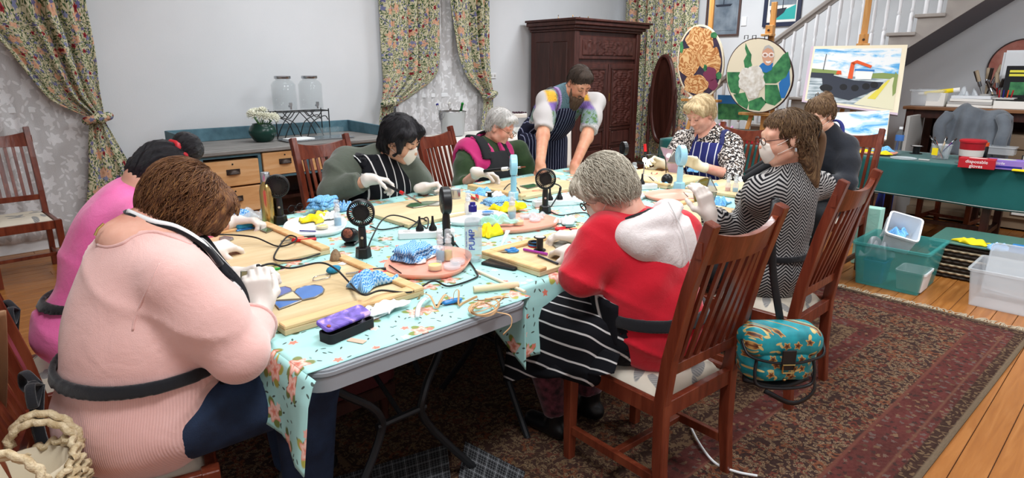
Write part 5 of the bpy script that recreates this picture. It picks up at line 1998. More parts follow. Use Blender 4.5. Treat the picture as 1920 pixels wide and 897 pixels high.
def ring(fig, F, c, n, a0, a1, ref, rad, mat, name, N=40, lift=.0, flat=1.0, step=.006):
 """a cord lying on the surface of F in the plane through c with normal n"""
 c, n = Vector(c), Vector(n).normalized()
 x = (Vector(ref) - n * Vector(ref).dot(n)).normalized()
 y = n.cross(x)
 pts = []
 for i in range(N + 1):
  a = R(a0 + (a1 - a0) * i / N)
  d = x * math.cos(a) + y * math.sin(a)
  q = .02
  while q < .4 and fval(F, c + d * q) < 0:
   q += step
  pts.append(c + d * (q - step / 2 + lift))
 return wpart(name, MB().tube(pts, rad, 8, abs(a1 - a0) < 359, flat, tuple(n) if flat < 1 else None), mat, fig.root, smooth='all')
def neckline(F, c, rad, M, k=.012):
 F.ell(c, rad, M, k, 's')
def bare_arms(fig, F, arms, ru=.042, rw=.03):
 for S, E, W in arms:
  F.cap(S, E, ru, ru * .9, .03)
  F.cap(E, W, ru * .9, rw, .03)
def waist_tie(fig, z, mat='black_tie', th=.01, w=.02, lift=.006):
 F = fig.shell(fig.torF, lambda r, f, Zz: np.abs(Zz - z + .06 * f * 0) - w, th, lift)
 return fig.add('apron_tie', F, mat)
def bands(fig, F, r0, w, z0, z1, mat, tw=0.0, f0=.0, lift=.008, name='neck_strap', zt=1.0):
 for q in (-1, 1):
  G_ = fig.shell(F, lambda r, f, z: np.maximum(np.maximum(np.abs(q * r - r0 - tw * (z - z0)) - w / 2, f0 - f), np.maximum(z0 - z, z - z1)), .013, lift - .003)
  fig.add(name, G_, mat)
def bow(fig, c, mat, out, side, drop=.3, name='apron_bow', s=1.0):
 out, side = Vector(out), Vector(side)
 c = Vector(c)
 mb = MB()
 for q in (-1, 1):
  mb.tube(spline([c, c + side * q * .05 * s + out * .02 + Vector((0, 0, .025 * s)), c + side * q * .075 * s + out * .025 + Vector((0, 0, -.02 * s)), c + side * q * .03 * s + out * .015 + Vector((0, 0, -.025 * s)), c], 5), .011 * s, 8, True, .3)
  mb.tube(spline([c, c + side * q * .02 + out * .02 + Vector((0, 0, -drop * .4)), c + side * q * .035 + out * .012 + Vector((0, 0, -drop * (1 if q > 0 else .8)))], 5), .013 * s, 8, True, .25)
 mb.ball(c + out * .012, .016 * s, 10)
 return wpart(name, mb, mat, fig.root, smooth='all')
# ---------------------------------------------------------------- 1 salmon jumper, front left
fig = Figure('person in a salmon jumper and dark jeans soldering a blue glass heart', 0, (.345, 1.86, .58), (.425, 1.86, 1.085), .0095)
fig.ru, fig.re, fig.rw = .08, .066, .05
SRr, SLl = V(.43, 1.67, .975), V(.43, 2.05, .975)
ERr, ELl = A(448, 662, Y=1.585), V(.56, 2.22, .8)
WRr, WLl = A(487, 584, z=.815), A(432, 520, z=.83)
arms = [(SRr, ERr, WRr), (SLl, ELl, WLl)]
F = build_top(fig, arms, 'salmon_knit', (1.75, 1.7), 0, .0042, fr=24, pel=(.245, .225, .18), belly=(.232, .21, .2), chest=(.2, .17, .2), bellyfwd=.005, bust=.1)
fig.topF0 = F.copy()
F.ell(fig.N + V(.045, 0, .045), (.125, .115, .075), fig.M, .02, 's')
fig.add('jumper', F, 'salmon_knit')
for nm_, rr_, pl_ in (('armhole_seam', .0032, ((300, 494), (290, 515), (279, 540), (268, 562), (259, 582), (252, 602), (249, 620))), ('neckline_band', .005, ((183, 460), (205, 464), (230, 457), (253, 444), (288, 435), (325, 446), (358, 459)))):
 sp_ = []
 for px_, py_ in pl_:
  t_ = 1.25
  while t_ < 2.2 and fval(F, A(px_, py_, t=t_)) > 0:
   t_ += .003
  sp_.append(A(px_, py_, t=t_))
 wpart(nm_, MB().tube(spline(sp_, 4), rr_, 8), 'salmon_knit', fig.root, smooth='all')
ring(fig, F, lerp(ERr, WRr, .7), WRr - ERr, 0, 360, (0, 0, 1), .006, 'salmon_knit', 'cuff_band', 24)
S_ = skin_field(fig, [p for a in arms for p in a] + [A(335, 378, Y=1.86)])
spine(fig, S_, (SRr, SLl), .12)
S_.ell(fig.N + V(-.0, 0, -.035), (.12, .13, .075), fig.M, .04)
bare_arms(fig, S_, arms, .05, .034)
fig.head(S_, A(350, 390, Y=1.86), (.74, -.12, -.62), .89, neckr=.068, jaw=1.15)
fig.add('body', S_, 'skin_pink')
fig.hair([((0, -.03, .045), (.104, .118, .092), .03), ((0, -.06, -.015), (.094, .08, .075), .03), ((.062, .035, .01), (.048, .075, .075), .03), ((-.062, .035, .01), (.048, .075, .075), .03), ((.07, -.01, -.04), (.035, .07, .05), .03), ((-.07, -.01, -.04), (.035, .07, .05), .03), ((0, .06, .075), (.085, .06, .045), .03)],
   [((0, .13, -.05), (.06, .07, .1)), ((.066, .075, -.075), (.04, .05, .05)), ((-.066, .075, -.075), (.04, .05, .05))], 'hair_brown', strands=1500, amp=.0045, sw=.0011)
glasses(fig, 'dark_frame')
for q, (W, E) in ((1, (WRr, ERr)), (-1, (WLl, ELl))):
 if q == 1:
  fig.glove(W, V(.05, .1, .95), V(.3, .9, .1), -1, curl=(62, 70, 40), arm=E, rw=.037, thumb=.9)
 else:
  fig.glove(W, V(.75, -.45, .25), V(.1, -.35, -.9), -1, curl=(28, 40, 25), arm=E, rw=.036, thumb=.8)
wr_ = unit(ERr - WRr)
c0 = WRr + wr_ * .062
rr_, ff_, uu_ = frame(wr_)
wpart('bracelet', MB().tube([c0 + rr_ * .041 * math.cos(a) + uu_ * .041 * math.sin(a) for a in [2 * PI * i / 24 for i in range(25)]], .0065, 8, False), 'gold_metal', fig.root)
waist_tie(fig, .735, th=.01, w=.019)
ap = fig.shell(fig.torF, lambda r, f, z: np.maximum(np.maximum(np.abs(r + .0) - (.15 + .35 * np.clip(.95 - z, 0, .14)), .1 - f), np.maximum(z - 1.06, .5 - z)), .01, .005)
fig.add('apron', ap, 'apron_black')
nk = [fig.at(.15, .2, .985), fig.at(.13, .17, 1.045), fig.at(.1, .125, 1.088), fig.at(.07, .075, 1.108), fig.at(0, .04, 1.128), fig.at(-.07, .065, 1.115), fig.at(-.12, .13, 1.09), fig.at(-.15, .2, .99)]
ribbon(fig, nk, .034, 'black_tie', 'neck_strap', (.5, 0, 1), .009)
ribbon(fig, [q + V(-.008, -.006, .011) for q in nk[:5]], .008, 'lettering_white', 'strap_edge', (.5, 0, 1), .007)
bow(fig, fig.at(.02, -.225, .735), 'black_tie', (-1, 0, 0), (0, 1, 0), .26)
wpart('necklace_clasp', MB().tube([fig.at(.03, -.03, 1.12), fig.at(.036, -.045, 1.11), fig.at(.04, -.055, 1.095)], .003, 6), 'gold_metal', fig.root)
fig.legs(fig.at(.15, .4, .555), fig.at(-.14, .45, .555), fig.at(.14, .38, .1), fig.at(-.14, .46, .1), 'jeans_denim', .125, .1, .07, name='jeans', hip=.12)
# ---------------------------------------------------------------- 2 bright pink top
fig = Figure('person in a bright pink top bent over the table behind the salmon jumper', 0, (.34, 2.64, .57), (.56, 2.6, 1.06), .011)
fig.ru, fig.re, fig.rw = .07, .056, .045
SRr, SLl = V(.54, 2.43, .985), V(.54, 2.78, .985)
ERr, ELl = V(.6, 2.36, .78), V(.64, 2.9, .78)
WRr, WLl = A(392, 470, z=.8), A(440, 415, z=.8)
arms = [(SRr, ERr, WRr), (SLl, ELl, WLl)]
F = build_top(fig, arms, 'pink_knit', (1.7, 1.7), 0, .0055, pel=(.185, .165, .15), belly=(.175, .155, .18), chest=(.19, .15, .19))
fig.add('top', F, 'pink_knit')
S_ = skin_field(fig, [p for a in arms for p in a] + [A(300, 322, Y=2.58)], .008)
spine(fig, S_, (SRr, SLl))
bare_arms(fig, S_, arms)
fig.head(S_, A(300, 332, Y=2.58), (.42, .02, -.9), up_=(.6, 0, .8))
fig.add('body', S_, 'skin_fair')
fig.hair([((0, -.02, .04), (.088, .105, .09), .03), ((0, -.05, -.02), (.07, .06, .07), .03), ((0, -.045, .145), (.062, .06, .05), .015)], [((0, .12, -.04), (.062, .07, .1))], 'hair_black', nth=14)
H_ = fig.hp(0, -.045, .105)
wpart('scrunchie', MB().tube([H_ + fig.hr * (.043 + .006 * math.sin(a * 6)) * math.cos(a) + fig.hf * .043 * math.sin(a) + fig.hu * .004 * math.sin(a * 5) for a in [2 * PI * i / 30 for i in range(31)]], .013, 8, False), 'box_red', fig.root, smooth='all')
fig.glove(WRr, V(.8, .2, .0), V(0, .3, -1), -1, curl=(35, 45, 30), arm=ERr)
fig.glove(WLl, V(.75, -.5, .0), V(0, -.3, -1), 1, curl=(35, 45, 30), arm=ELl)
fig.topF0 = F
waist_tie(fig, .70, th=.01, w=.016)
bow(fig, fig.at(.05, -.185, .71), 'black_tie', (-1, 0, 0), (0, 1, 0), .22)
fig.legs(fig.at(.11, .45, .54), fig.at(-.11, .45, .54), fig.at(.1, .42, .1), fig.at(-.12, .46, .1), 'black_fabric', .085, .065, .05)
# ---------------------------------------------------------------- 3 olive jumper, black hair, mask
fig = Figure('person in an olive jumper with black hair and white face mask', -82, (2.03, 3.52, .57), A(712, 288, Y=3.38), .011)
fig.ru, fig.re, fig.rw = .085, .07, .055
SRr, SLl = A(650, 302, Y=3.5), A(768, 318, Y=3.34)
ERr, ELl = A(622, 362, Y=3.38), A(800, 368, Y=3.3)
WRr, WLl = A(697, 336, Y=3.17), A(793, 352, Y=3.1)
arms = [(SRr, ERr, WRr), (SLl, ELl, WLl)]
F = build_top(fig, arms, 'olive_knit', (1.72, 1.35), 0, .0065, pel=(.23, .19, .16), belly=(.22, .19, .19), chest=(.2, .16, .17), bust=.09)
fig.topF0 = F.copy()
fig.add('jumper', F, 'olive_knit')
S_ = skin_field(fig, [p for a in arms for p in a] + [A(752, 262, Y=3.25)], .0055)
spine(fig, S_, (SRr, SLl))
bare_arms(fig, S_, arms, .045, .032)
fig.head(S_, A(752, 262, Y=3.24), (.36, -.8, -.42), 1.12, neckr=.06, jaw=1.08, tilt=8)
fig.add('body', S_, 'skin_olive')
fig.face_bits('hair_black')
fig.hair([((0, -.02, .045), (.096, .112, .094), .03), ((0, -.06, -.04), (.085, .065, .09), .03), ((.07, .0, -.01), (.03, .06, .07), .03), ((-.07, .0, -.01), (.03, .06, .07), .03), ((.045, .055, .075), (.045, .045, .035), .02), ((-.045, .055, .075), (.045, .045, .035), .02), ((-.072, .05, -.02), (.014, .026, .07), .015), ((.074, .035, -.0), (.014, .026, .05), .015)],
   [((0, .125, -.03), (.064, .066, .092)), ((0, .11, .05), (.035, .04, .04)), ((.078, .005, -.03), (.03, .03, .045))], 'hair_black', nth=16, strands=250, sw=.001)
face_mask(fig)
fig.glove(WRr, V(.75, -.55, -.2), V(-.2, -.4, -.85), -1, curl=(40, 50, 30), arm=ERr, rw=.036)
fig.glove(WLl, V(.55, -.3, .1), V(-.1, -.35, -.9), 1, curl=(55, 60, 40), arm=ELl, rw=.036)
ap = fig.shell(fig.torF, lambda r, f, z: np.maximum(np.maximum(np.abs(r) - (.14 + .5 * np.clip(.92 - z, 0, .2)), .02 - f), np.maximum(z - 1.0, .5 - z)), .012, .006)
fig.add('apron', ap, 'apron_black')
bands(fig, fig.torF, .125, .034, .95, 1.2, 'black_tie', -.35, -.05)
bands(fig, fig.torF, .142, .007, .95, 1.2, 'lettering_white', -.35, -.05, .013, 'strap_edge')
fig.legs(fig.at(.12, .44, .54), fig.at(-.12, .44, .54), fig.at(.12, .4, .1), fig.at(-.12, .42, .1), 'black_fabric', .1, .075, .05)
wpart('forearm_tattoo', MB().tube([lerp(WLl, ELl, .18) + V(0, 0, .002), lerp(WLl, ELl, .45) + V(0, 0, .002)], [.0395, .0425], 14, False), 'stained_grey', fig.root, smooth='all')
# ---------------------------------------------------------------- 4 magenta vest
fig = Figure('grey-haired person in a magenta vest over dark green sleeves', -75, (2.98, 3.52, .57), A(920, 268, Y=3.47), .011)
fig.ru, fig.re, fig.rw = .07, .058, .045
SRr, SLl = A(877, 285, Y=3.5), A(972, 282, Y=3.42)
ERr, ELl = A(866, 350, Y=3.36), A(992, 335, Y=3.32)
WRr, WLl = A(897, 323, Y=3.12), A(1030, 326, Y=3.14)
arms = [(SRr, ERr, WRr), (SLl, ELl, WLl)]
F = build_top(fig, arms, 'green_knit', (1.32, 1.8), 0, .004, pel=(.19, .17, .15), belly=(.18, .16, .17), chest=(.175, .14, .16), bust=.07)
fig.topF0 = F.copy()
fig.add('jumper', F, 'green_knit')
vest = fig.shell(fig.topF0, lambda r, f, z: np.maximum(np.maximum(np.abs(r) - .165 - .02 * np.sin(z * 9), .6 - z), np.maximum(-(np.abs(r) - .035 - .25 * np.clip(z - .93, 0, 1)) - 10 * (f < .03), z - 1.1)), .016, .006)
fig.add('vest', vest, 'magenta_fleece')
ap = fig.shell(fig.torF, lambda r, f, z: np.maximum(np.maximum(np.abs(r) - (.1 + .6 * np.clip(.86 - z, 0, .2)), .02 - f), np.maximum(z - .93, .5 - z)), .014, .022)
fig.add('apron', ap, 'black_fabric')
bands(fig, fig.topF0, .105, .05, .88, 1.13, 'black_fabric', -.25, -.02, .024)
bands(fig, fig.topF0, .055, .05, .86, 1.1, 'magenta_fleece', .12, .03, .02, 'vest_collar')
S_ = skin_field(fig, [p for a in arms for p in a] + [A(938, 238, Y=3.4)], .0055)
spine(fig, S_, (SRr, SLl))
bare_arms(fig, S_, arms, .042, .03)
fig.head(S_, A(938, 238, Y=3.38), (.38, -.8, -.38), 1.0, neckr=.056, jaw=1.08, nose=1.1)
fig.add('body', S_, 'skin_pink')
fig.face_bits('hair_grey')
fig.hair([((0, -.018, .05), (.088, .105, .086), .03), ((0, -.06, -.02), (.07, .05, .06), .03), ((0, .06, .085), (.07, .04, .03), .02)], [((0, .125, -.025), (.065, .062, .088)), ((0, .12, .045), (.055, .05, .05)), ((.08, .0, -.03), (.03, .04, .04)), ((-.08, .0, -.03), (.03, .04, .04))], 'hair_grey', nth=26, strands=350, sw=.001)
glasses(fig, 'gold_glass_frame', dy=.008, dz=-.012)
fig.glove(WRr, V(.8, -.4, -.25), V(-.3, -.3, -.85), -1, curl=(30, 40, 30), arm=ERr, rw=.034)
fig.glove(WLl, V(.7, -.45, -.1), V(-.1, -.2, -.95), 1, 'vinyl_glove', curl=(25, 30, 20), arm=ELl, rw=.034)
fig.legs(fig.at(.11, .44, .54), fig.at(-.11, .44, .54), fig.at(.1, .4, .1), fig.at(-.12, .42, .1), 'black_fabric', .085, .065, .05)
# ---------------------------------------------------------------- 5 standing tutor with beard
fig = Figure('bearded person in a printed white t-shirt and navy apron leaning over the table', -108, (3.93, 3.78, .95), A(1068, 172, Y=3.38), .011)
fig.ru, fig.re, fig.rw = .068, .062, .055
SRr, SLl = A(1024, 188, Y=3.43), A(1117, 192, Y=3.27)
ERr, ELl = A(1018, 255, Y=3.3), A(1100, 258, Y=3.16)
WRr, WLl = A(1013, 308, Y=3.12), A(1077, 312, Y=3.06)
arms = [(SRr, ERr, WRr), (SLl, ELl, WLl)]
F = build_top(fig, arms, 'print_tee', (.82, .82), 0, .004, name='t_shirt', pel=(.18, .13, .14), belly=(.18, .135, .2), chest=(.2, .135, .2))
fig.topF0 = F.copy()
fig.add('t_shirt', F, 'print_tee')
S_ = skin_field(fig, [p for a in arms for p in a] + [A(1085, 150, Y=3.28)], .0055)
spine(fig, S_, (SRr, SLl))
bare_arms(fig, S_, arms, .053, .033)
fig.head(S_, A(1086, 156, Y=3.27), (-.22, -.72, -.62), 1.03, neckr=.066, jaw=1.1, nose=1.1)
fig.hand(S_, WRr, V(-.35, -.5, -.55), V(.1, -.3, -.95), -1, curl=(18, 25, 20), k=.006)
fig.hand(S_, WLl, V(-.45, -.45, -.5), V(.1, -.3, -.95), 1, curl=(40, 45, 30), k=.006)
fig.add('body', S_, 'skin_tan')
fig.face_bits('hair_man')
fig.hair([((0, -.018, .05), (.083, .1, .084), .03), ((0, -.05, -.01), (.07, .05, .06), .03), ((0, .04, .095), (.06, .04, .03), .02)], [((0, .13, -.01), (.085, .075, .095)), ((.086, .02, -.03), (.03, .045, .045)), ((-.086, .02, -.03), (.03, .045, .045))], 'hair_man', nth=30, amp=.002, strands=300, sw=.0009)
fig.hair([((0, .05, -.1), (.058, .05, .04), .02), ((0, .055, -.15), (.05, .04, .055), .03), ((.055, .02, -.06), (.016, .03, .05), .02), ((-.055, .02, -.06), (.016, .03, .05), .02), ((0, .088, -.056), (.03, .012, .01), .01), ((0, .05, -.195), (.034, .03, .04), .03)], [((0, .102, -.07), (.022, .022, .008)), ((0, .14, -.03), (.05, .06, .02))], 'beard', nth=20, amp=.003, name='beard')
ap = fig.shell(fig.torF, lambda r, f, z: np.maximum(np.maximum(np.abs(r) - (.12 + .8 * np.clip(1.12 - z, 0, .12)), -.0 - f), np.maximum(z - 1.2, .72 - z)), .012, .006)
fig.add('apron_bib', ap, 'apron_navy')
bands(fig, fig.torF, .1, .03, 1.15, 1.5, 'black_tie', -.15, .0)
fig.legs(fig.at(.12, .06, .5), fig.at(-.12, .02, .5), fig.at(.13, -.02, .1), fig.at(-.13, -.05, .1), 'apron_navy', .1, .07, .055)
X_ = Field(fig.P - V(.34, .34, .55), fig.P + V(.34, .34, .2), .012)
X_.rbox(fig.at(0, .06, .66), (.21, .13, .34), Matrix((fig.r, fig.f, (0, 0, 1))).transposed(), .1, .02)
sk = fig.shell(X_, lambda r, f, z: np.maximum(.04 - f, np.maximum(z - .98, .36 - z)), .012, .0)
fig.add('apron_skirt', sk, 'apron_navy')
# ---------------------------------------------------------------- 6 leopard print
fig = Figure('blonde person in a leopard-print top and blue striped apron', 180, (4.6, 2.42, .57), A(1326, 240, X=4.46), .011)
fig.ru, fig.re, fig.rw = .075, .062, .05
SRr, SLl = A(1282, 262, X=4.5), A(1372, 272, X=4.5)
ERr, ELl = A(1262, 312, X=4.36), A(1374, 330, X=4.3)
WRr, WLl = A(1244, 308, X=4.1), A(1312, 312, X=4.08)
arms = [(SRr, ERr, WRr), (SLl, ELl, WLl)]
F = build_top(fig, arms, 'leopard', (1.25, 1.3), 0, .004, pel=(.21, .18, .15), belly=(.2, .18, .18), chest=(.19, .15, .16), bust=.085)
fig.topF0 = F.copy()
F.ell(fig.N + V(-.04, 0, .05), (.07, .08, .06), fig.M, .02, 's')
fig.add('top', F, 'leopard')
S_ = skin_field(fig, [p for a in arms for p in a] + [A(1316, 208, X=4.38)], .0055)
spine(fig, S_, (SRr, SLl))
S_.ell(fig.N + V(0, 0, -.04), (.1, .1, .06), fig.M, .04)
bare_arms(fig, S_, arms, .046, .032)
fig.head(S_, A(1314, 214, X=4.36), (-.82, .18, -.42), 1.04, neckr=.06, jaw=1.12)
fig.add('body', S_, 'skin_pink')
fig.face_bits('hair_blonde')
fig.hair([((0, -.02, .05), (.092, .108, .09), .03), ((0, -.06, -.02), (.075, .055, .07), .03), ((0, .06, .085), (.078, .045, .035), .02), ((.07, .03, .04), (.02, .04, .04), .02), ((-.07, .03, .04), (.02, .04, .04), .02)], [((0, .128, -.03), (.064, .062, .09)), ((0, .125, .05), (.06, .055, .05)), ((.08, .0, -.035), (.03, .035, .035)), ((-.08, .0, -.035), (.03, .035, .035))], 'hair_blonde', nth=22, strands=350, sw=.001)
ap = fig.shell(fig.torF, lambda r, f, z: np.maximum(np.maximum(np.abs(r) - (.12 + .6 * np.clip(.88 - z, 0, .2)), .02 - f), np.maximum(z - .96, .5 - z)), .012, .006)
fig.add('apron', ap, 'apron_blue')
bands(fig, fig.torF, .11, .03, .94, 1.16, 'navy_cloth', -.3, -.02, .01)
fig.glove(WRr, V(-.5, .6, .3), V(-.6, -.2, -.4), -1, 'vinyl_glove', curl=(50, 55, 35), arm=ERr, rw=.036)
fig.glove(WLl, V(-.35, .75, .35), V(-.8, -.3, -.2), 1, 'vinyl_glove', curl=(35, 45, 30), arm=ELl, rw=.036)
fig.legs(fig.at(.12, .44, .54), fig.at(-.12, .44, .54), fig.at(.12, .4, .1), fig.at(-.12, .42, .1), 'jeans_denim', .09, .07, .05)
# ---------------------------------------------------------------- 7 woman in black
fig = Figure('person in black with hair in a bun behind the herringbone jacket', 180, (4.83, 1.68, .57), A(1553, 245, X=4.72), .012)
fig.ru, fig.re, fig.rw = .07, .056, .045
SRr, SLl = A(1522, 268, X=4.75), A(1588, 275, X=4.75)
ERr, ELl = A(1480, 310, X=4.5), A(1588, 345, X=4.6)
WRr, WLl = A(1440, 318, X=4.15), A(1470, 340, X=4.2)
arms = [(SRr, ERr, WRr), (SLl, ELl, WLl)]
F = build_top(fig, arms, 'dark_tee', (1.9, 1.9), 0, .003, pel=(.185, .165, .15), belly=(.175, .15, .17), chest=(.17, .135, .16))
fig.add('top', F, 'dark_tee')
S_ = skin_field(fig, [p for a in arms for p in a] + [A(1540, 212, X=4.65)], .007)
spine(fig, S_, (SRr, SLl))
bare_arms(fig, S_, arms)
fig.head(S_, A(1536, 216, X=4.64), (-.85, .3, -.3))
fig.add('body', S_, 'skin_fair')
fig.hair([((0, -.02, .045), (.088, .105, .088), .03), ((0, -.055, -.01), (.07, .05, .06), .03), ((.0, -.075, .1), (.05, .05, .042), .015)], [((0, .125, -.03), (.066, .066, .092)), ((.08, .0, -.03), (.03, .035, .035)), ((-.08, .0, -.03), (.03, .035, .035))], 'hair_darkblond', nth=20, strands=200)
face_mask(fig)
ribbon(fig, [fig.at(-.1, .16, .95), fig.at(-.09, .12, 1.03), fig.at(-.06, .06, 1.11), fig.at(0, .01, 1.14), fig.at(.06, .06, 1.11), fig.at(.09, .12, 1.03)], .03, 'apron_blue', 'neck_strap', (0, 0, 1), .008)
fig.glove(WRr, V(-.8, .2, .0), V(0, .2, -1), -1, curl=(35, 45, 30), arm=ERr)
fig.glove(WLl, V(-.8, .3, .0), V(0, -.2, -1), 1, curl=(35, 45, 30), arm=ELl)
fig.legs(fig.at(.11, .44, .54), fig.at(-.11, .44, .54), fig.at(.1, .4, .1), fig.at(-.12, .42, .1), 'black_fabric')
# ---------------------------------------------------------------- 8 herringbone jacket
fig = Figure('person in a black and white herringbone jacket with half-tied hair', 112, (2.9, 1.24, .57), A(1484, 305, Y=1.2), .0095)
fig.ru, fig.re, fig.rw = .066, .056, .046
SRr, SLl = A(1538, 348, Y=1.32), A(1426, 362, Y=1.2)
ERr, ELl = V(3.2, 1.5, .82), A(1404, 452, Y=1.36)
WRr, WLl = A(1432, 345, Y=1.78), A(1330, 404, z=.855)
arms = [(SRr, ERr, WRr), (SLl, ELl, WLl)]
F = build_top(fig, arms, 'herringbone', (1.85, 1.85), .006, .004, pel=(.2, .18, .16), belly=(.185, .165, .18), chest=(.175, .145, .17))
F.cap(WLl + unit(ELl - WLl) * .07, WLl + unit(ELl - WLl) * .015, .048, .054, .02, flat=True)
fig.topF0 = F.copy()
fig.add('jacket', F, 'herringbone')
wpart('jacket_collar', MB().tube(spline([fig.at(.1, .14, 1.0), fig.at(.09, .05, 1.07), fig.at(.04, -.01, 1.1), fig.at(-.04, -.01, 1.1), fig.at(-.09, .05, 1.07), fig.at(-.1, .14, 1.0)], 4), .034, 8, True, .5), 'black_fabric', fig.root, smooth='all')
S_ = skin_field(fig, [p for a in arms for p in a] + [A(1475, 255, Y=1.2)])
spine(fig, S_, (SRr, SLl))
bare_arms(fig, S_, arms)
fig.head(S_, A(1470, 258, Y=1.2), (-.72, .66, -.14), .98, neckr=.047, jaw=.94)
fig.add('body', S_, 'skin_fair')
fig.hair([((0, -.022, .045), (.083, .1, .084), .03), ((0, -.065, -.02), (.075, .055, .075), .03), ((0, -.1, -.1), (.075, .04, .1), .04), ((.0, -.12, -.2), (.06, .03, .08), .04), ((0, -.12, .03), (.045, .045, .04), .02)],
   [((0, .13, .0), (.085, .078, .1)), ((0, .115, .06), (.075, .062, .055)), ((.084, .022, -.035), (.026, .05, .05)), ((-.084, .022, -.035), (.026, .05, .05)), ((.07, .085, .025), (.045, .045, .06)), ((-.07, .085, .025), (.045, .045, .06)), ((.0, .05, -.16), (.1, .1, .1))], 'hair_darkblond', nth=18, strands=1100, box=.32, sw=.0011)
H_ = fig.hp(0, -.135, .01)
wpart('scrunchie', MB().tube([H_ + fig.hr * .03 * math.cos(a) + fig.hu * .03 * math.sin(a) for a in [2 * PI * i / 24 for i in range(25)]], .016, 8, False), 'black_fabric', fig.root, smooth='all')
wpart('ponytail', MB().tube(spline([fig.hp(0, -.13, .01), fig.hp(.01, -.165, -.02), fig.hp(.012, -.165, -.09), fig.hp(.0, -.15, -.17), fig.hp(-.01, -.14, -.25)], 5), [.03, .034, .037, .038, .037, .036, .035, .034, .033, .032, .03, .028, .026, .024, .021, .018, .015, .012, .009, .006, .004], 10, True, .7), 'hair_darkblond', fig.root, smooth='all')
glasses(fig, 'dark_frame')
face_mask(fig)
for q in (-1, 1):
 wpart('earring', MB().tube([fig.hp(q * .084, -.014, -.04), fig.hp(q * .086, -.014, -.056)], .005, 8), 'steel', fig.root)
fig.glove(WLl, V(-.15, .25, .9), V(.4, .7, -.3), 1, curl=(25, 35, 25), arm=ELl, rw=.034, thumb=.7)
fig.glove(WRr, V(-.75, .35, .1), V(-.2, .2, -.9), 1, 'vinyl_glove', curl=(40, 45, 30), arm=ERr, rw=.034)
waist_tie(fig, .66, th=.01, w=.016)
fig.legs(fig.at(.11, .44, .54), fig.at(-.11, .44, .54), fig.at(.1, .4, .1), fig.at(-.12, .42, .1), 'black_fabric')
# ---------------------------------------------------------------- 9 red hooded top
fig = Figure('silver-haired person in a red top with a white hood and black striped apron', 96, (1.875, 1.2, .575), A(1192, 418, Y=1.27), .0095)
fig.ru, fig.re, fig.rw = .073, .064, .05
SRr, SLl = A(1275, 432, Y=1.24), A(1135, 440, Y=1.3)
ERr, ELl = V(2.12, 1.42, .8), A(1092, 520, Y=1.33)
WRr, WLl = V(2.0, 1.68, .8), A(1082, 478, z=.8)
arms = [(SRr, ERr, WRr), (SLl, ELl, WLl)]
F = build_top(fig, arms, 'red_fleece', (1.85, 1.85), 0, .006, fr=34, pel=(.205, .19, .17), belly=(.19, .175, .18), chest=(.18, .15, .17), bellyfwd=.0)
fig.topF0 = F.copy()
fig.add('hooded_top', F, 'red_fleece')
HF = Field(fig.N - V(.3, .3, .34), fig.N + V(.3, .3, .22), .009)
ax_ = fig.axs
HF.ell(fig.N - ax_ * .035 - fig.fw * .075 + fig.r * .02, (.185, .085, .105), fig.M, .03)
HF.ell(fig.N - ax_ * .12 - fig.fw * .12 + fig.r * .03, (.115, .055, .075), fig.M, .05)
for q in (-1, 1):
 HF.cap(fig.N + fig.r * .13 * q - ax_ * .02 - fig.fw * .04, fig.N + fig.r * .11 * q + fig.fw * .08 - ax_ * .05, .05, .035, .04)
HF.ell(fig.N + ax_ * .06 + fig.fw * .01, (.1, .1, .085), fig.M, .025, 's')
HF.cap(fig.N + fig.r * .19 - fig.fw * .1 + ax_ * .01, fig.N - fig.fw * .175 - ax_ * .015, .012, .012, .03, 's')
HF.cap(fig.N - fig.r * .17 - fig.fw * .1 + ax_ * .01, fig.N - fig.fw * .175 - ax_ * .015, .012, .012, .03, 's')
wrinkle(HF, .006, 18, 2.0)
fig.add('hood', HF, 'hood_fleece')
wpart('hood_seam', MB().tube(spline([fig.N + ax_ * .07 - fig.fw * .14, fig.N - ax_ * .02 - fig.fw * .172, fig.N - ax_ * .12 - fig.fw * .186, fig.N - ax_ * .2 - fig.fw * .18], 5), .002, 6), 'white_tee', fig.root)
S_ = skin_field(fig, [p for a in arms for p in a] + [A(1140, 355, Y=1.38)])
spine(fig, S_, (SRr, SLl))
bare_arms(fig, S_, arms, .045, .032)
fig.head(S_, A(1136, 356, Y=1.36), (-.34, .66, -.62), .9, neckr=.06, jaw=1.05)
fig.add('body', S_, 'skin_pink')
fig.hair([((0, -.02, .045), (.098, .116, .096), .03), ((0, -.06, -.02), (.088, .07, .085), .03), ((0, .06, .07), (.085, .05, .05), .02), ((.06, .03, .03), (.038, .05, .045), .02), ((-.06, .03, .03), (.038, .05, .045), .02)], [((0, .135, -.05), (.066, .066, .098)), ((.088, .015, -.04), (.026, .034, .036)), ((-.088, .015, -.04), (.026, .034, .036))], 'hair_silver', nth=24, strands=1500, sw=.0012)
face_mask(fig)
glasses(fig, 'dark_frame')
wpart('neck_strap', MB().tube(spline([fig.at(.1, .2, 1.0), fig.N + fig.r * .09 + V(0, 0, .03), fig.N + V(0, 0, .05) - fig.f * .045, fig.N - fig.r * .09 + V(0, 0, .03), fig.at(-.1, .2, 1.0)], 5), .026, 8, True, .3, (0, 0, 1)), 'black_fabric', fig.root, smooth='all')
fig.glove(WLl, V(.15, .85, .0), V(.2, .1, -.95), 1, curl=(30, 35, 25), arm=ELl, rw=.035)
fig.glove(WRr, V(-.35, .75, .0), V(0, .1, -.95), -1, curl=(30, 35, 25), arm=ERr, rw=.035)
waist_tie(fig, .655, th=.01, w=.022)
bow(fig, fig.at(.09, -.2, .65), 'black_tie', (0, -1, 0), (1, 0, 0), .16, s=1.1)
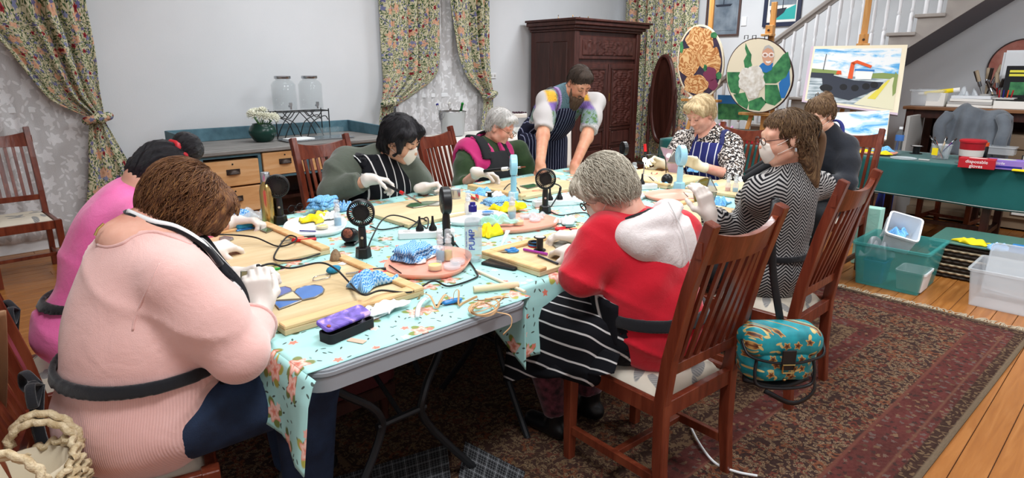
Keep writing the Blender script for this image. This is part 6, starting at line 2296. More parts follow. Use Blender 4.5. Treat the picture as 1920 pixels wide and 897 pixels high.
ap = fig.shell(fig.torF, lambda r, f, z: np.maximum(np.maximum(np.abs(r) - (.13 + .6 * np.clip(.88 - z, 0, .2)), .02 - f), np.maximum(z - .98, .5 - z)), .012, .006)
fig.add('apron', ap, 'apron_black')
fig.legs(fig.at(.14, .46, .55), fig.at(-.16, .46, .55), fig.at(.12, .34, .12), fig.at(-.1, .36, .12), 'magenta_floral_skirt', .1, .075, .055)
# apron skirt over the lap, falling off the left thigh
AF = Field(fig.P - V(.45, .3, .4), fig.P + V(.45, .65, .2), .011)
MM = Matrix((fig.r, fig.f, (0, 0, 1))).transposed()
for q in (-1, 1):
 AF.cap(fig.at(q * .1, .05, .575), fig.at(q * .15, .46, .555), .115, .09, .12)
AF.rbox(fig.at(-.225, .3, .5), (.03, .2, .11), MM, .028, .07)
wrinkle(AF, .005, 16, 1.0)
sk = fig.shell(AF, lambda r, f, z: np.maximum(np.maximum(-.02 - f, .47 - z - .14 * (r < -.12)), f - .52), .012, .002)
fig.add('apron_skirt', sk, 'apron_black_lap')
hp_ = [fig.at(-.24, .05, .56), fig.at(-.265, .3, .47), fig.at(-.27, .5, .4)]
def hang(u, v):
 f_ = .0 + .5 * u
 return fig.at(-.235 - .035 * v - .012 * math.sin(f_ * 30) * v, f_, .545 - v * (.06 + .2 * u))
o = wpart('apron_fall', MB().sheet(hang, 24, 10), 'apron_black_lap', fig.root, smooth='all', solid=.004)
setvec(o, 'loc', fig.loc(np.array([hang(i / 24, j / 10) for j in range(11) for i in range(25)])))
# ------------------------------------------------------------------ things on the work table
ZC = ZT + .006
def board(label, x0, x1, y0, y1, frame_side=None, h=.018):
 t = thing('work_board', label, 'board', ((x0 + x1) / 2, (y0 + y1) / 2, ZC), 0, 'plywood work boards')
 wpart('plywood', MB().bx(x0, x1, y0, y1, ZC, ZC + h), 'board_wood', t, bevel=.002)
 w_, hh = .042, .03
 fs_ = frame_side or ()
 xa, xb = x0 + (w_ + .001) * ('x0' in fs_), x1 - (w_ + .001) * ('x1' in fs_)
 sides = {'x1': (x1 - w_, x1, y0, y1), 'y0': (xa, xb, y0, y0 + w_), 'x0': (x0, x0 + w_, y0, y1), 'y1': (xa, xb, y1 - w_, y1)}
 for k in frame_side or ():
  a = sides[k]
  wpart('batten', MB().bx(a[0], a[1], a[2], a[3], ZC + h, ZC + h + .014), 'board_frame', t, bevel=.003)
 return ZC + h
ZB = ZC + .018
board('work board under the blue glass heart of the salmon-jumpered woman', .69, 1.19, 1.685, 2.24, ('x1', 'y0'))
board('work board in front of the bright-pink-topped woman', .73, 1.2, 2.37, 3.0, ('x1', 'y1'))
board('work board with a green glass oval before the olive jumper', 1.69, 2.43, 2.51, 3.0, None)
board('work board under the hands of the bearded person', 2.56, 3.2, 2.6, 3.1, ('x0',))
board('work board in front of the red-hooded woman', 1.62, 2.3, 1.545, 1.88, ('x0', 'y1'))
board('work board in front of the herringbone jacket', 2.5, 3.2, 1.545, 1.86, ('y1',))
board('work board in front of the leopard-print top', 3.5, 4.02, 2.2, 2.75, ('x0',))
board('work board at the far corner beside the woman in black', 3.55, 4.02, 1.55, 2.1, None)
def P(px, py, z=None):
 return A(px, py, z=ZC if z is None else z)
def tray(label, c, rx, ry, ang, mat, h=.022):
 t = thing('tray', label, 'tray', (c[0], c[1], ZC), ang)
 ex = 2.6
 def ring(k, z):
  return [(k * rx * math.copysign(abs(math.cos(a)) ** (2 / ex), math.cos(a)), k * ry * math.copysign(abs(math.sin(a)) ** (2 / ex), math.sin(a)), z) for a in [2 * PI * i / 40 for i in range(40)]]
 rs = [ring(.82, 0), ring(.93, .002), ring(1.0, h), ring(.985, h + .001), ring(.9, .008), ring(.5, .006), ring(.02, .006)]
 mb = MB()
 n = 40
 mb.add([p for r_ in rs for p in r_], [(i * n + k, i * n + (k + 1) % n, (i + 1) * n + (k + 1) % n, (i + 1) * n + k) for i in range(len(rs) - 1) for k in range(n)] + [tuple(range(n - 1, -1, -1))])
 part('tray_body', mb, mat, t, smooth='all')
 return ZC + .009
tray('coral plastic tray with blue cloth and jars at the front', (1.41, 1.955), .2, .165, 40, 'pink_tray')
tray('coral plastic tray in the middle of the table beside the pump bottle', (2.13, 2.17), .2, .15, -10, 'pink_tray')
tray('coral plastic tray between the glass heart and the herringbone jacket', (3.3, 2.02), .19, .14, -20, 'pink_tray')
tray('white plastic tray with yellow cloth beside the pink top', (1.36, 2.82), .2, .15, 60, 'white_tray')
tray('white plastic tray behind the black side-on fan', (2.04, 2.41), .17, .12, -15, 'white_tray')
tray('white plastic tray beside the head of the red-hooded woman', (2.83, 2.36), .16, .12, -10, 'white_tray')
tray('white plastic tray under a face shield beyond the fans', (3.05, 2.2), .13, .1, 10, 'white_tray')
def fan(label, c, face, mat='black_plastic', s=1.0, ribs=None, side=None):
 """handheld fan standing in its dock; face: heading of the grille in degrees"""
 t = thing('desk_fan', label, 'fan', (c[0], c[1], ZC), face - 90)
 part('dock', MB().lathe([(.033 * s, 0), (.034 * s, .004), (.03 * s, .04 * s), (.022 * s, .044 * s)], 6), mat, t, bevel=.002)
 part('handle', MB().lathe([(.016 * s, .03 * s), (.0165 * s, .1 * s), (.014 * s, .128 * s)], 14), mat, t, smooth=True)
 zc, r_, dp = .185 * s, .055 * s, .018 * s
 part('rim', MB().lathe([(r_ * .9, -dp), (r_, -dp * .8), (r_, dp * .8), (r_ * .9, dp), (r_ * .86, dp * .8), (r_ * .86, -dp * .8), (r_ * .9, -dp)], 32, (0, 0, zc), rot(90), caps=False), mat, t, smooth=True)
 for sy in (-1, 1):
  mb = MB()
  mb.lathe([(r_ * .3, -.003), (r_ * .3, .003)], 20, (0, -sy * dp, zc), rot(90))
  for k in range(34):
   a = 2 * PI * k / 34
   ca, sa = math.cos(a), math.sin(a)
   ca2, sa2 = math.cos(a + .18), math.sin(a + .18)
   mb.bar((r_ * .28 * ca, sy * dp, zc + r_ * .28 * sa), (r_ * .9 * ca2, sy * dp * .9, zc + r_ * .9 * sa2), .0034, .003, (0, 1, 0))
  part('grille', mb, mat, t)
 part('blades', MB().lathe([(r_ * .6, -.004), (r_ * .6, .004)], 24, (0, 0, zc), rot(90)), 'dark_metal' if mat == 'black_plastic' else mat, t)
 part('motor_hub', MB().lathe([(r_ * .26, -dp * .7), (r_ * .26, dp * .7)], 16, (0, 0, zc), rot(90)), mat, t)
 part('button', MB().lathe([(.006, 0), (.006, .003)], 10, (0, .016 * s, .085 * s), rot(-90)), 'steel', t)
 return t
fan('black desk fan at the front beside the coral tray', P(682, 482), -125, s=1.02)
fan('black desk fan in front of the gold bottle by the old desk', P(527, 420), -118, s=1.05)
fan('black desk fan seen side-on behind the pump bottle', P(838, 460), -28, s=1.1)
fan('black desk fan in the middle near the standing tutor', P(1022, 400), -135, s=1.02)
fan('small black desk fan at the far end behind silver hair', P(1168, 322), -28, s=.95)
fan('light blue desk fan in front of the magenta vest', P(963, 374), -40, 'light_blue_plastic', s=1.12)
fan('light blue desk fan in front of the leopard-print woman', P(1273, 356), -40, 'light_blue_plastic', s=1.2)
def crumple(name, label, cat, c, sx, sy, h, mat, ang=0, seed=0, z=None, folds=7, group=None):
 z0 = ZC if z is None else z
 rn = random.Random(seed)
 ph = [rn.uniform(0, 6) for _ in range(8)]
 ca, sa = math.cos(R(ang)), math.sin(R(ang))
 def fn(u, v):
  a, b = u * 2 - 1, v * 2 - 1
  e = max(0, 1 - max(abs(a), abs(b)) ** 3)
  rad = 1 + .16 * math.sin(3 * math.atan2(b, a) + ph[0]) + .1 * math.sin(5 * math.atan2(b, a) + ph[1])
  x = a * sx * rad * (.85 + .15 * math.sin(4 * b + ph[2]))
  y = b * sy * rad * (.85 + .15 * math.sin(4 * a + ph[3]))
  hh = .5 + .28 * math.sin(folds * a + 2.1 * math.sin(3 * b + ph[4]) + ph[5]) + .22 * math.sin(folds * 1.4 * b + 2 * math.sin(2.5 * a + ph[6]))
  zz = z0 + .003 + h * max(.02, hh) * (e ** .45)
  return (c[0] + x * ca - y * sa, c[1] + x * sa + y * ca, zz)
 o = obj(name, MB().sheet(fn, 26, 26, lambda u, v: (u * sx * 2.4, v * sy * 2.4)), mat, smooth='all', solid=.003)
 return tag(o, label, cat, group)
def folded(name, label, cat, c, sx, sy, h, mat, ang=0, seed=0, z=None, layers=3):
 z0 = ZC if z is None else z
 t = thing(name, label, cat, (c[0], c[1], z0), ang)
 rn = random.Random(seed)
 for i in range(layers):
  s_ = 1 - .06 * i + rn.uniform(-.05, .05)
  hz = h / layers
  mb = MB()
  o_ = rn.uniform(-.01, .01)
  pr = rn.uniform(0, 6)
  def fn(u, v, i=i):
   a, b = u * 2 - 1, v * 2 - 1
   return (a * sx * s_ + o_ + .006 * math.sin(6 * b + pr), b * sy * s_ + .006 * math.sin(5 * a + pr), hz * i + .004 + hz * .9 * (1 - max(abs(a), abs(b)) ** 8) ** .5 + .004 * math.sin(9 * a + pr) * math.sin(7 * b))
  part('fold', MB().sheet(fn, 14, 14, lambda u, v: (u * sx * 2, v * sy * 2)), mat, t, smooth='all', solid=.004)
 return t
folded('blue_cloth', 'folded blue wavy cloth on the front coral tray', 'cloth', (1.40, 2.045), .085, .06, .05, 'blue_wave_cloth', 20, 2, ZC + .012)
crumple('face_mask_packet', 'white wipes under the blue cloth on the front coral tray', 'wipes', (1.45, 2.06), .11, .07, .022, 'white_wipe', 30, 12, ZC + .009)
crumple('blue_cloth', 'crumpled blue wavy cloth at the edge of the blue-heart board', 'cloth', P(692, 545), .085, .06, .05, 'blue_wave_cloth', 20, 5, ZB + .004, 5)
folded('blue_cloth', 'folded blue cloth on the white tray beside the pink top', 'cloth', P(607, 398), .08, .06, .05, 'blue_cloth', 30, 7, ZC + .03)
crumple('yellow_cloth', 'yellow cloth under the blue cloth on the white tray', 'cloth', P(595, 414), .11, .06, .03, 'yellow_wave_cloth', 30, 8, ZC + .009)
crumple('white_cloth', 'white wipes beside the yellow cloth on the white tray', 'wipes', P(618, 412), .07, .05, .03, 'white_wipe', 30, 18, ZC + .012)
crumple('blue_cloth', 'crumpled blue cloth near the pink woman beside the old desk', 'cloth', P(437, 412), .09, .06, .05, 'blue_wave_cloth', 10, 9, ZC, 6)
crumple('blue_cloth', 'small crumpled blue cloth behind the front fan', 'cloth', P(645, 393), .06, .05, .05, 'blue_wave_cloth', 40, 19)
folded('blue_cloth', 'folded blue cloth behind the pump bottle in the middle', 'cloth', P(935, 388), .09, .065, .035, 'blue_wave_cloth', -10, 11, ZC + .01)
crumple('blue_cloth', 'crumpled blue cloth in front of the magenta vest', 'cloth', P(905, 365), .09, .06, .045, 'blue_cloth', 10, 13)
crumple('yellow_cloth', 'yellow rubber gloves heap beside the middle blue cloth', 'gloves', P(955, 398), .11, .05, .045, 'yellow_cloth', -5, 14, ZC + .012)
crumple('yellow_cloth', 'yellow cloth tucked behind the pump bottle', 'cloth', P(915, 440), .08, .06, .05, 'yellow_cloth', 20, 15)
crumple('mint_cloth', 'pale mint cloth roll lying over the yellow cloth', 'cloth', P(932, 428), .09, .03, .05, 'teal_cloth', -30, 16, ZC + .02)
crumple('blue_cloth', 'crumpled blue cloth in front of the herringbone jacket', 'cloth', P(1345, 385), .08, .06, .05, 'blue_cloth', 10, 17)
crumple('tissue', 'white crumpled tissue in front of the silver-haired head', 'tissue', P(1062, 418), .06, .045, .035, 'white_wipe', 10, 21)
crumple('tissue', 'white crumpled tissue in front of the light blue fan', 'tissue', P(935, 368), .07, .04, .03, 'white_wipe', -15, 22)
crumple('spare_gloves', 'cream spare gloves lying on the front edge of the table', 'gloves', P(690, 592), .11, .05, .02, 'white_wipe', 25, 23)
crumple('white_wipe_sheet', 'flat white wipe sheet beside the spare gloves', 'wipes', P(725, 583), .075, .05, .012, 'white_wipe', 25, 24, ZC + .012)
def spray(label, c, liq='blue_liquid', s=1.0, z=None):
 t = thing('spray_bottle', label, 'spray bottle', (c[0], c[1], ZC if z is None else z))
 part('bottle', MB().lathe([(.015 * s, 0), (.0165 * s, .003), (.0165 * s, .055 * s), (.009 * s, .066 * s), (.009 * s, .07 * s)], 14), 'milky_plastic', t, smooth=True)
 part('liquid', MB().lathe([(.0145 * s, .002), (.0145 * s, .036 * s)], 14), liq, t)
 part('nozzle', MB().lathe([(.011 * s, .068 * s), (.011 * s, .08 * s), (.006 * s, .085 * s), (.006 * s, .1 * s)], 12).box((0, -.01 * s, .092 * s), (.006, .018 * s, .006)), 'white_plastic', t, smooth=True)
 part('cap', MB().lathe([(.0135 * s, .068 * s), (.012 * s, .115 * s), (.008 * s, .118 * s)], 12), 'clear_plastic', t)
 return t
spray('small spray bottle with blue liquid on the white tray', P(634, 425), s=1.15)
spray('left small spray bottle on the front coral tray', P(826, 494), s=1.1, z=ZC + .009)
spray('right small spray bottle on the front coral tray', P(841, 492), 'yellow_gel', s=1.1, z=ZC + .009)
spray('tall spray bottle with blue base in the middle coral tray', P(960, 420), s=1.3, z=ZC + .009)
spray('small spray bottle beside the herringbone sleeve', P(1378, 365), s=1.1)
spray('pink-labelled spray bottle beside the herringbone sleeve', P(1364, 363), 'pink_tray', s=1.05)
spray('spray bottle behind the silver hair near the plugs', P(1188, 345), s=1.25)
spray('spray bottle next to the pump bottle cap', P(878, 405), 'clear_plastic', s=1.2)
def jar(label, c, mat='yellow_gel', r_=.028, h=.03, z=None):
 t = thing('paste_jar', label, 'jar', (c[0], c[1], ZC + .009 if z is None else z))
 part('jar_wall', MB().lathe([(r_ * .92, 0), (r_, .003), (r_, h), (r_ * .94, h), (r_ * .94, .004), (0, .003)], 22, caps=False), 'clear_plastic', t, smooth='all')
 part('paste', MB().lathe([(r_ * .92, .004), (r_ * .92, h * .65)], 22), mat, t)
 return t
jar('open jar of yellow paste on the front coral tray', P(816, 510))
jar('empty clear round dish on the front coral tray', P(848, 508), 'clear_plastic', .034, .018)
jar('second clear dish behind the first on the front coral tray', P(858, 500), 'clear_plastic', .03, .02)
jar('jar of yellow paste on the middle coral tray', P(972, 425))
jar('clear dish on the middle coral tray', P(985, 412), 'clear_plastic', .03, .016)
jar('clear lid with blue dot on the middle coral tray', P(1003, 418), 'clear_plastic', .03, .014)
jar('jar of paste on the white tray beside the pink top', P(605, 432), 'yellow_gel', .03, .02)
jar('yellow lidded jar near the herringbone jacket', P(1390, 375), 'yellow_cloth', .026, .014, ZC)
jar('blue round lid on the white tray behind the pump bottle', P(915, 405), 'blue_plastic', .035, .012, ZC + .014)
jar('blue round lid on the white tray by the silver hair', P(1072, 368), 'blue_plastic', .03, .012, ZC + .01)
# pump bottle
c = P(888, 490)
t = thing('water_bottle', 'clear water bottle with blue cap and PUMP lettering', 'bottle', (c.x, c.y, ZC), -50)
part('bottle', MB().lathe([(.03, 0), (.036, .006), (.036, .03), (.034, .04), (.036, .05), (.036, .15), (.035, .158), (.033, .175), (.022, .2), (.014, .207), (.014, .215)], 24, caps=False), 'thin_glass', t, smooth=True)
part('bottle_water', MB().lathe([(.03, .003), (.034, .008), (.034, .17), (.03, .178)], 24), 'bottle_water', t, smooth=True)
part('cap', MB().lathe([(.017, .208), (.017, .232), (.012, .236), (.011, .245)], 18), 'navy_plastic', t)
part('label_wrap', MB().lathe([(.0365, .055), (.0365, .145)], 24, caps=False), 'clear_plastic', t, smooth=True)
def text(parent, s, loc, rotm, size, mat, name='lettering', ext=.0004, bold=.0):
 cu = bpy.data.curves.new(name, 'FONT')
 cu.body = s
 cu.size = size
 cu.extrude = ext
 cu.offset = bold
 cu.align_x = 'CENTER'
 cu.align_y = 'CENTER'
 tmp = bpy.data.objects.new(name, cu)
 COL.objects.link(tmp)
 dg = bpy.context.evaluated_depsgraph_get()
 me = bpy.data.meshes.new_from_object(tmp.evaluated_get(dg))
 bpy.data.objects.remove(tmp)
 o = bpy.data.objects.new(name, me)
 COL.objects.link(o)
 me.materials.clear()
 me.materials.append(MT[mat])
 o.parent = parent
 o.matrix_local = Matrix.Translation(loc) @ rotm.to_4x4()
 return o
# vertical lettering on the bottle, facing the camera
tx = text(t, 'PUMP', (0.002, -.0375, .1), rot(90, 0, 0) @ rz(90), .034, 'lettering_blue', bold=.0006)
tx = text(t, 'PURE WATER', (-.022, -.0315, .1), Matrix.Rotation(R(-38), 3, 'Z') @ rot(90, 0, 0) @ rz(90), .011, 'lettering_blue')
# phone
c = P(942, 498)
t = thing('mobile_phone', 'black mobile phone lying on the cloth beside the pump bottle', 'phone', (c.x, c.y, ZC), -75)
part('case', MB().prism(rrect(-.08, .08, -.039, .039, .01), .01), 'black_rubber', t, bevel=.002)
part('screen', MB().prism(rrect(-.074, .074, -.034, .034, .007), .001, c=(0, 0, .0098)), 'screen_black', t)
def cable(label, pts, r=.0035, mat='black_rubber', n=8):
 """pts: (px,py,z)"""
 w_ = spline([A(x, y, z=z) for x, y, z in pts], n)
 return tag(obj('power_cable', MB().tube(w_, r, 8), mat, smooth='all'), label, 'cable')
zc_ = ZC + .005
zb_ = ZB + .006
cable('black iron cable looping from the red handle across the board to the coral tray', [(487, 500, .90), (510, 495, .9), (545, 503, .87), (600, 493, .84), (630, 505, .81), (655, 530, .78), (681, 553, .80), (715, 545, zb_ + .02), (770, 548, zc_ + .02), (812, 527, zc_ + .01), (842, 537, zc_), (890, 522, zc_), (893, 510, zc_), (868, 475, zc_), (852, 455, zc_)])
cable('black cable curling over the pink woman\'s board', [(402, 440, .82), (440, 441, .80), (480, 446, .79), (520, 462, zb_), (548, 456, zb_ + .01), (556, 446, zb_ + .02), (540, 443, zb_ + .02), (522, 465, zb_), (516, 487, zb_), (560, 487, zb_), (610, 473, zc_)])
cable('thin black cable arching from the front fan to the plugs', [(690, 465, zc_), (698, 445, .78), (715, 415, .80), (735, 404, .80), (765, 410, .78), (795, 425, zc_), (800, 432, zc_)])
cable('black cable from the olive woman\'s iron to the plugs', [(694, 424, zc_), (715, 431, zc_), (752, 425, zc_), (780, 418, zc_), (800, 408, .77), (803, 420, zc_ + .02), (798, 436, zc_ + .02)])
cable('black cable coiled beside the plug pair in the middle', [(786, 438, zc_ + .02), (770, 444, zc_), (756, 445, zc_), (760, 436, zc_), (776, 422, .76), (790, 410, .77), (800, 415, .76)])
cable('black cable behind the light blue fan', [(940, 365, zc_), (948, 352, .78), (958, 345, .78), (972, 355, .77), (978, 372, zc_), (990, 378, zc_), (1010, 378, zc_)])
cable('black cable from the middle fan to the silver-haired head', [(1028, 395, zc_), (1050, 404, zc_), (1080, 400, zc_), (1100, 400, zc_), (1108, 409, zc_)])
cable('black iron cable entering the red sleeve', [(1054, 422, zb_), (1072, 432, zb_ + .01), (1090, 437, zb_ + .01), (1108, 432, zb_ + .02)])
cable('black cable rising behind the second fan to the tutor', [(1033, 388, zc_), (1045, 368, .80), (1050, 350, .83), (1040, 345, .84), (1052, 352, .80), (1046, 372, zc_)])
cable('black cable coiling in front of the far light blue fan', [(1215, 330, .78), (1240, 350, zc_), (1272, 358, zc_), (1285, 348, zc_), (1280, 358, zc_), (1290, 370, zc_)])
cable('black cable from the leopard woman\'s iron standing in an arch', [(1212, 290, .88), (1235, 290, .90), (1247, 297, .88), (1249, 325, zc_ + .01)])
cable('white cable on the power strip behind silver hair', [(1205, 328, .78), (1228, 335, .79), (1236, 350, zc_), (1236, 362, zc_)], .003, 'white_plastic')
cable('white extension lead lying on the rug under the red chair', [(1290, 790, .02), (1310, 830, .02), (1340, 868, .02), (1380, 885, .02), (1420, 893, .02)], .005, 'white_plastic')
def power_strip(label, c, ang, n=2):
 t = thing('power_strip', label, 'power strip', (c[0], c[1], ZC), ang)
 part('strip_body', MB().prism(rrect(-.13, .13, -.03, .03, .008), .032), 'white_plastic', t, bevel=.003)
 for k in range(4):
  part('socket', MB().cyl((-.09 + k * .06, 0, .031), .018, .002, 14), 'card_grey', t)
 for k in range(n):
  part('plug', MB().lathe([(.019, .033), (.019, .045), (.011, .058), (.006, .075), (.005, .1)], 12, (-.03 + k * .06, 0, 0)), 'black_plastic', t, smooth=True)
 return t
power_strip('white power strip with two black plugs near the fan by the red top', P(1040, 385), -28)
power_strip('white power strip with two black plugs behind the silver hair', P(1195, 355), -30)
power_strip('white power strip with plugs beside the side-on fan', P(800, 445), -35)
def pliers(label, c, ang, z=None, open_=12, mat='red_plastic'):
 t = thing('pliers', label, 'pliers', (c[0], c[1], ZC + .008 if z is None else z), ang)
 for s in (-1, 1):
  part('handle', MB().tube(spline([(.0, s * .004, .004), (.03, s * .014, .004), (.07, s * .022, .004), (.1, s * .02, .004)], 4), [.005] + [.0075] * 11 + [.006], 8), mat if s > 0 else 'red_plastic', t, smooth='all')
  part('grip_end', MB().tube([(.055, s * .019, .004), (.103, s * .02, .004)], [.0079, .0078], 8), 'black_rubber' if s > 0 else mat, t)
  part('jaw', MB().bar((0, s * .003, .004), (-.045, s * .002, .004), .009, .008, (0, 0, 1), .003, .005), 'steel', t)
 part('pivot', MB().cyl((0, 0, -.001), .008, .01, 12), 'steel', t)
 return t
pliers('red and black pliers on the blue-heart board', P(672, 517, ZB), -28, ZB + .006)
pliers('red and black pliers on the pink woman\'s board', P(547, 455, ZB), -20, ZB + .006)
pliers('red handled pliers on the red-hooded woman\'s board', P(1040, 434, ZB), -38, ZB + .006)
pliers('red pliers on the board of the olive jumper', P(893, 376, ZB), 60, ZB + .006)
pliers('red pliers on the board in front of the bearded tutor', P(996, 364), -30)
pliers('red pliers on the board beside the herringbone sleeve', P(1382, 398, ZB), -10, ZB + .006)
pliers('red pliers at the far end before the leopard print', P(1225, 333), 30)
def spool(label, c, r_, h, mat, z=None):
 t = thing('solder_spool', label, 'spool', (c[0], c[1], ZC if z is None else z))
 for zz in (0, h - .004):
  part('flange', MB().lathe([(r_, zz), (r_, zz + .004)], 22), 'black_plastic' if mat != 'steel' else 'clear_plastic', t)
 part('core', MB().lathe([(r_ * (.55 if mat != 'steel' else .9), .003), (r_ * (.55 if mat != 'steel' else .9), h - .003)], 22), mat, t)
 part('label_disc', MB().cyl((0, 0, h), r_ * .8, .001, 20), 'card_grey', t)
 return t
spool('black solder spool standing on the red woman\'s board', P(1012, 470, ZB), .026, .06, 'black_plastic', ZB)
spool('silver solder roll on the olive woman\'s board corner', P(854, 372, ZB), .034, .055, 'steel', ZB)
spool('small black spool beside the crumpled blue cloth', P(918, 374), .024, .045, 'black_plastic')
c = P(1003, 462, ZB)
t = thing('copper_foil_roll', 'roll of blue and pink foil tape on the red woman\'s board', 'tape roll', (c.x, c.y, ZB))
for k, m_ in enumerate(('box_red', 'blue_plastic', 'dark_metal')):
 part('tape_layer', MB().lathe([(.03, .007 * k), (.03, .007 * k + .0065), (.02, .007 * k + .0065), (.02, .007 * k), (.03, .007 * k)], 24, caps=False), m_, t, smooth=True)
def rod(name, label, cat, a, b, r_, mats, r2=None):
 """rod from two world points with coloured stretches: mats=[(frac,mat,partname)]"""
 a, b = Vector(a), Vector(b)
 t = thing(name, label, cat, a)
 f0 = 0
 for fr, m_, nm, rr in mats:
  wpart(nm, MB().tube([lerp(a, b, f0), lerp(a, b, fr)], [rr, rr * .96], 12), m_, t, smooth=True)
  f0 = fr
 return t
IRON = [(.5, 'black_plastic', 'handle', .0095), (.58, 'red_plastic', 'collar', .0105), (.92, 'steel', 'barrel', .0055), (1, 'copper', 'tip', .003)]
rod('soldering_iron', 'soldering iron with red collar in the salmon-jumpered woman\'s hand', 'soldering iron', A(484, 497, z=.925), A(491, 570, z=.79), .01, [(.22, 'black_plastic', 'cord_guard', .006), (.55, 'red_plastic', 'handle', .011), (.9, 'steel', 'barrel', .005), (1, 'copper', 'tip', .003)])
rod('soldering_iron', 'soldering iron touching the green glass oval', 'soldering iron', A(712, 340, Y=3.12), A(790, 381, z=ZB + .012), .01, IRON)
rod('soldering_iron', 'soldering iron pointing right in the magenta woman\'s glove', 'soldering iron', A(908, 321, Y=3.06), A(985, 313, Y=2.75), .01, [(.45, 'black_plastic', 'handle', .011), (.58, 'white_plastic', 'collar', .013), (.9, 'steel', 'barrel', .007), (1, 'copper', 'tip', .004)])
rod('soldering_iron', 'red topped soldering iron held upright by the leopard-print woman', 'soldering iron', A(1209, 270, X=4.0), A(1213, 318, X=4.0), .01, [(.3, 'red_plastic', 'handle', .012), (.8, 'black_plastic', 'grip', .009), (1, 'steel', 'barrel', .005)])
t = rod('soldering_iron', 'soldering iron with glowing tip light in the herringbone woman\'s glove', 'soldering iron', A(1440, 335, Y=1.86), A(1352, 332, Y=2.3), .01, [(.3, 'black_plastic', 'handle', .01), (1, 'steel', 'barrel', .006)])
wpart('tip_light', MB().ball(A(1390, 336, Y=2.0), .016, 14), 'led_glow', t, smooth='all')
t = thing('work_light', 'small glowing work light at the leopard-print woman\'s iron', 'light', A(1209, 300, X=3.95))
wpart('light_head', MB().ball(A(1209, 300, X=3.95), .017, 14), 'led_glow', t, smooth='all')
wpart('light_stem', MB().tube(spline([A(1209, 303, X=3.95), A(1206, 330, X=3.7), A(1203, 345, X=3.5)], 4), .004, 8), 'steel', t)
t = thing('iron_stand', 'round black iron stand with copper wool beside the front fan', 'iron stand', (*P(662, 456)[:2], ZC), -52)
part('cup', MB().lathe([(.03, 0), (.034, .005), (.034, .05), (.03, .056)], 24, (0, .0, .034), rot(70)), 'black_plastic', t, smooth=True)
part('copper_wool', MB().ball((0, -.05, .056), (.024, .012, .024), 14), 'copper_wool', t, smooth='all')
part('foot', MB().box((0, -.01, .006), (.05, .07, .012)), 'black_plastic', t, bevel=.003)
t = thing('iron_stand', 'round black iron stand at the far end beside the light blue fan', 'iron stand', (*P(1250, 348)[:2], ZC), -30)
part('cup', MB().ball((0, 0, .04), (.04, .035, .04), 16), 'black_plastic', t, smooth='all')
part('foot', MB().box((0, -.02, .006), (.1, .1, .012)), 'black_plastic', t, bevel=.003)
# gold bottle beside the old desk
c = P(520, 421)
t = thing('steel_bottle', 'gold metal drink bottle behind the black fan near the desk', 'bottle', (1.235, 3.06, ZC))
part('bottle_body', MB().lathe([(.03, 0), (.036, .005), (.036, .17), (.03, .2), (.019, .215), (.019, .22)], 22), 'gold_metal', t, smooth=True)
part('cap', MB().lathe([(.021, .22), (.022, .225), (.022, .26), (.02, .264)], 18), 'steel', t)
# stained glass pieces
def glass_poly(name, label, pts, mat, z, th=.004, group=None):
 """polygon from pixel outline lying flat"""
 w_ = [A(x, y, z=z) for x, y in pts]
 return w_
def pane_set(name, label, cat, pieces, z, lead=True):
 cs = [A(x, y, z=z) for pl, m_ in pieces for x, y in pl]
 c = sum(cs, Vector()) / len(cs)
 t = thing(name, label, cat, (c.x, c.y, z))
 for pl, m_ in pieces:
  w_ = [A(x, y, z=z) for x, y in pl]
  n = len(w_)
  mb = MB().add([(p.x, p.y, z + .001) for p in w_] + [(p.x, p.y, z + .005) for p in w_], [tuple(range(n - 1, -1, -1)), tuple(range(n, 2 * n))] + [(i, (i + 1) % n, n + (i + 1) % n, n + i) for i in range(n)])
  wpart('glass_piece', mb, m_, t, smooth=False)
  wpart('lead_edge', MB().tube([(p.x, p.y, z + .004) for p in w_] + [(w_[0].x, w_[0].y, z + .004)], .0026, 6), 'solder_lead', t)
 return t
zz = ZB + .0005
pane_set('glass_heart', 'blue and cream stained glass heart on the front left board', 'glass heart',
   [([(552, 551), (556, 545), (572, 539), (590, 537), (603, 539), (608, 545), (605, 552), (590, 560), (567, 565)], 'stained_blue'),
   ([(550, 549), (566, 563), (514, 566), (532, 557)], 'stained_cream'),
   ([(565, 566), (511, 568), (524, 582), (545, 574)], 'stained_blue'),
   ([(548, 549), (531, 556), (514, 563), (512, 552), (520, 543), (535, 540), (545, 543)], 'stained_purple')], zz)
pane_set('glass_oval', 'green stained glass oval on the olive woman\'s board', 'glass oval',
   [([(762, 388), (770, 383), (800, 379), (822, 379), (802, 387), (775, 391)], 'stained_green'), ([(804, 387), (824, 379), (828, 383), (822, 387)], 'stained_clear')], zz)
pane_set('glass_oval', 'grey stained glass oval on the pink woman\'s board', 'glass oval', [([(412, 448), (420, 445), (436, 447), (438, 450), (428, 454), (415, 455)], 'stained_grey')], zz)
pane_set('glass_oval', 'pale glass disc beside the red woman\'s hand', 'glass oval', [([(1035, 459), (1050, 454), (1068, 455), (1075, 460), (1060, 466), (1042, 466)], 'stained_clear')], zz)
pane_set('glass_leaf', 'dark green glass sliver on the pink woman\'s board', 'glass piece', [([(488, 433), (500, 429), (517, 426), (514, 432), (500, 438)], 'stained_green')], zz)
pane_set('glass_piece_green', 'green glass piece in front of the bearded tutor', 'glass piece', [([(975, 350), (1000, 346), (1012, 350), (990, 355)], 'stained_green')], zz)
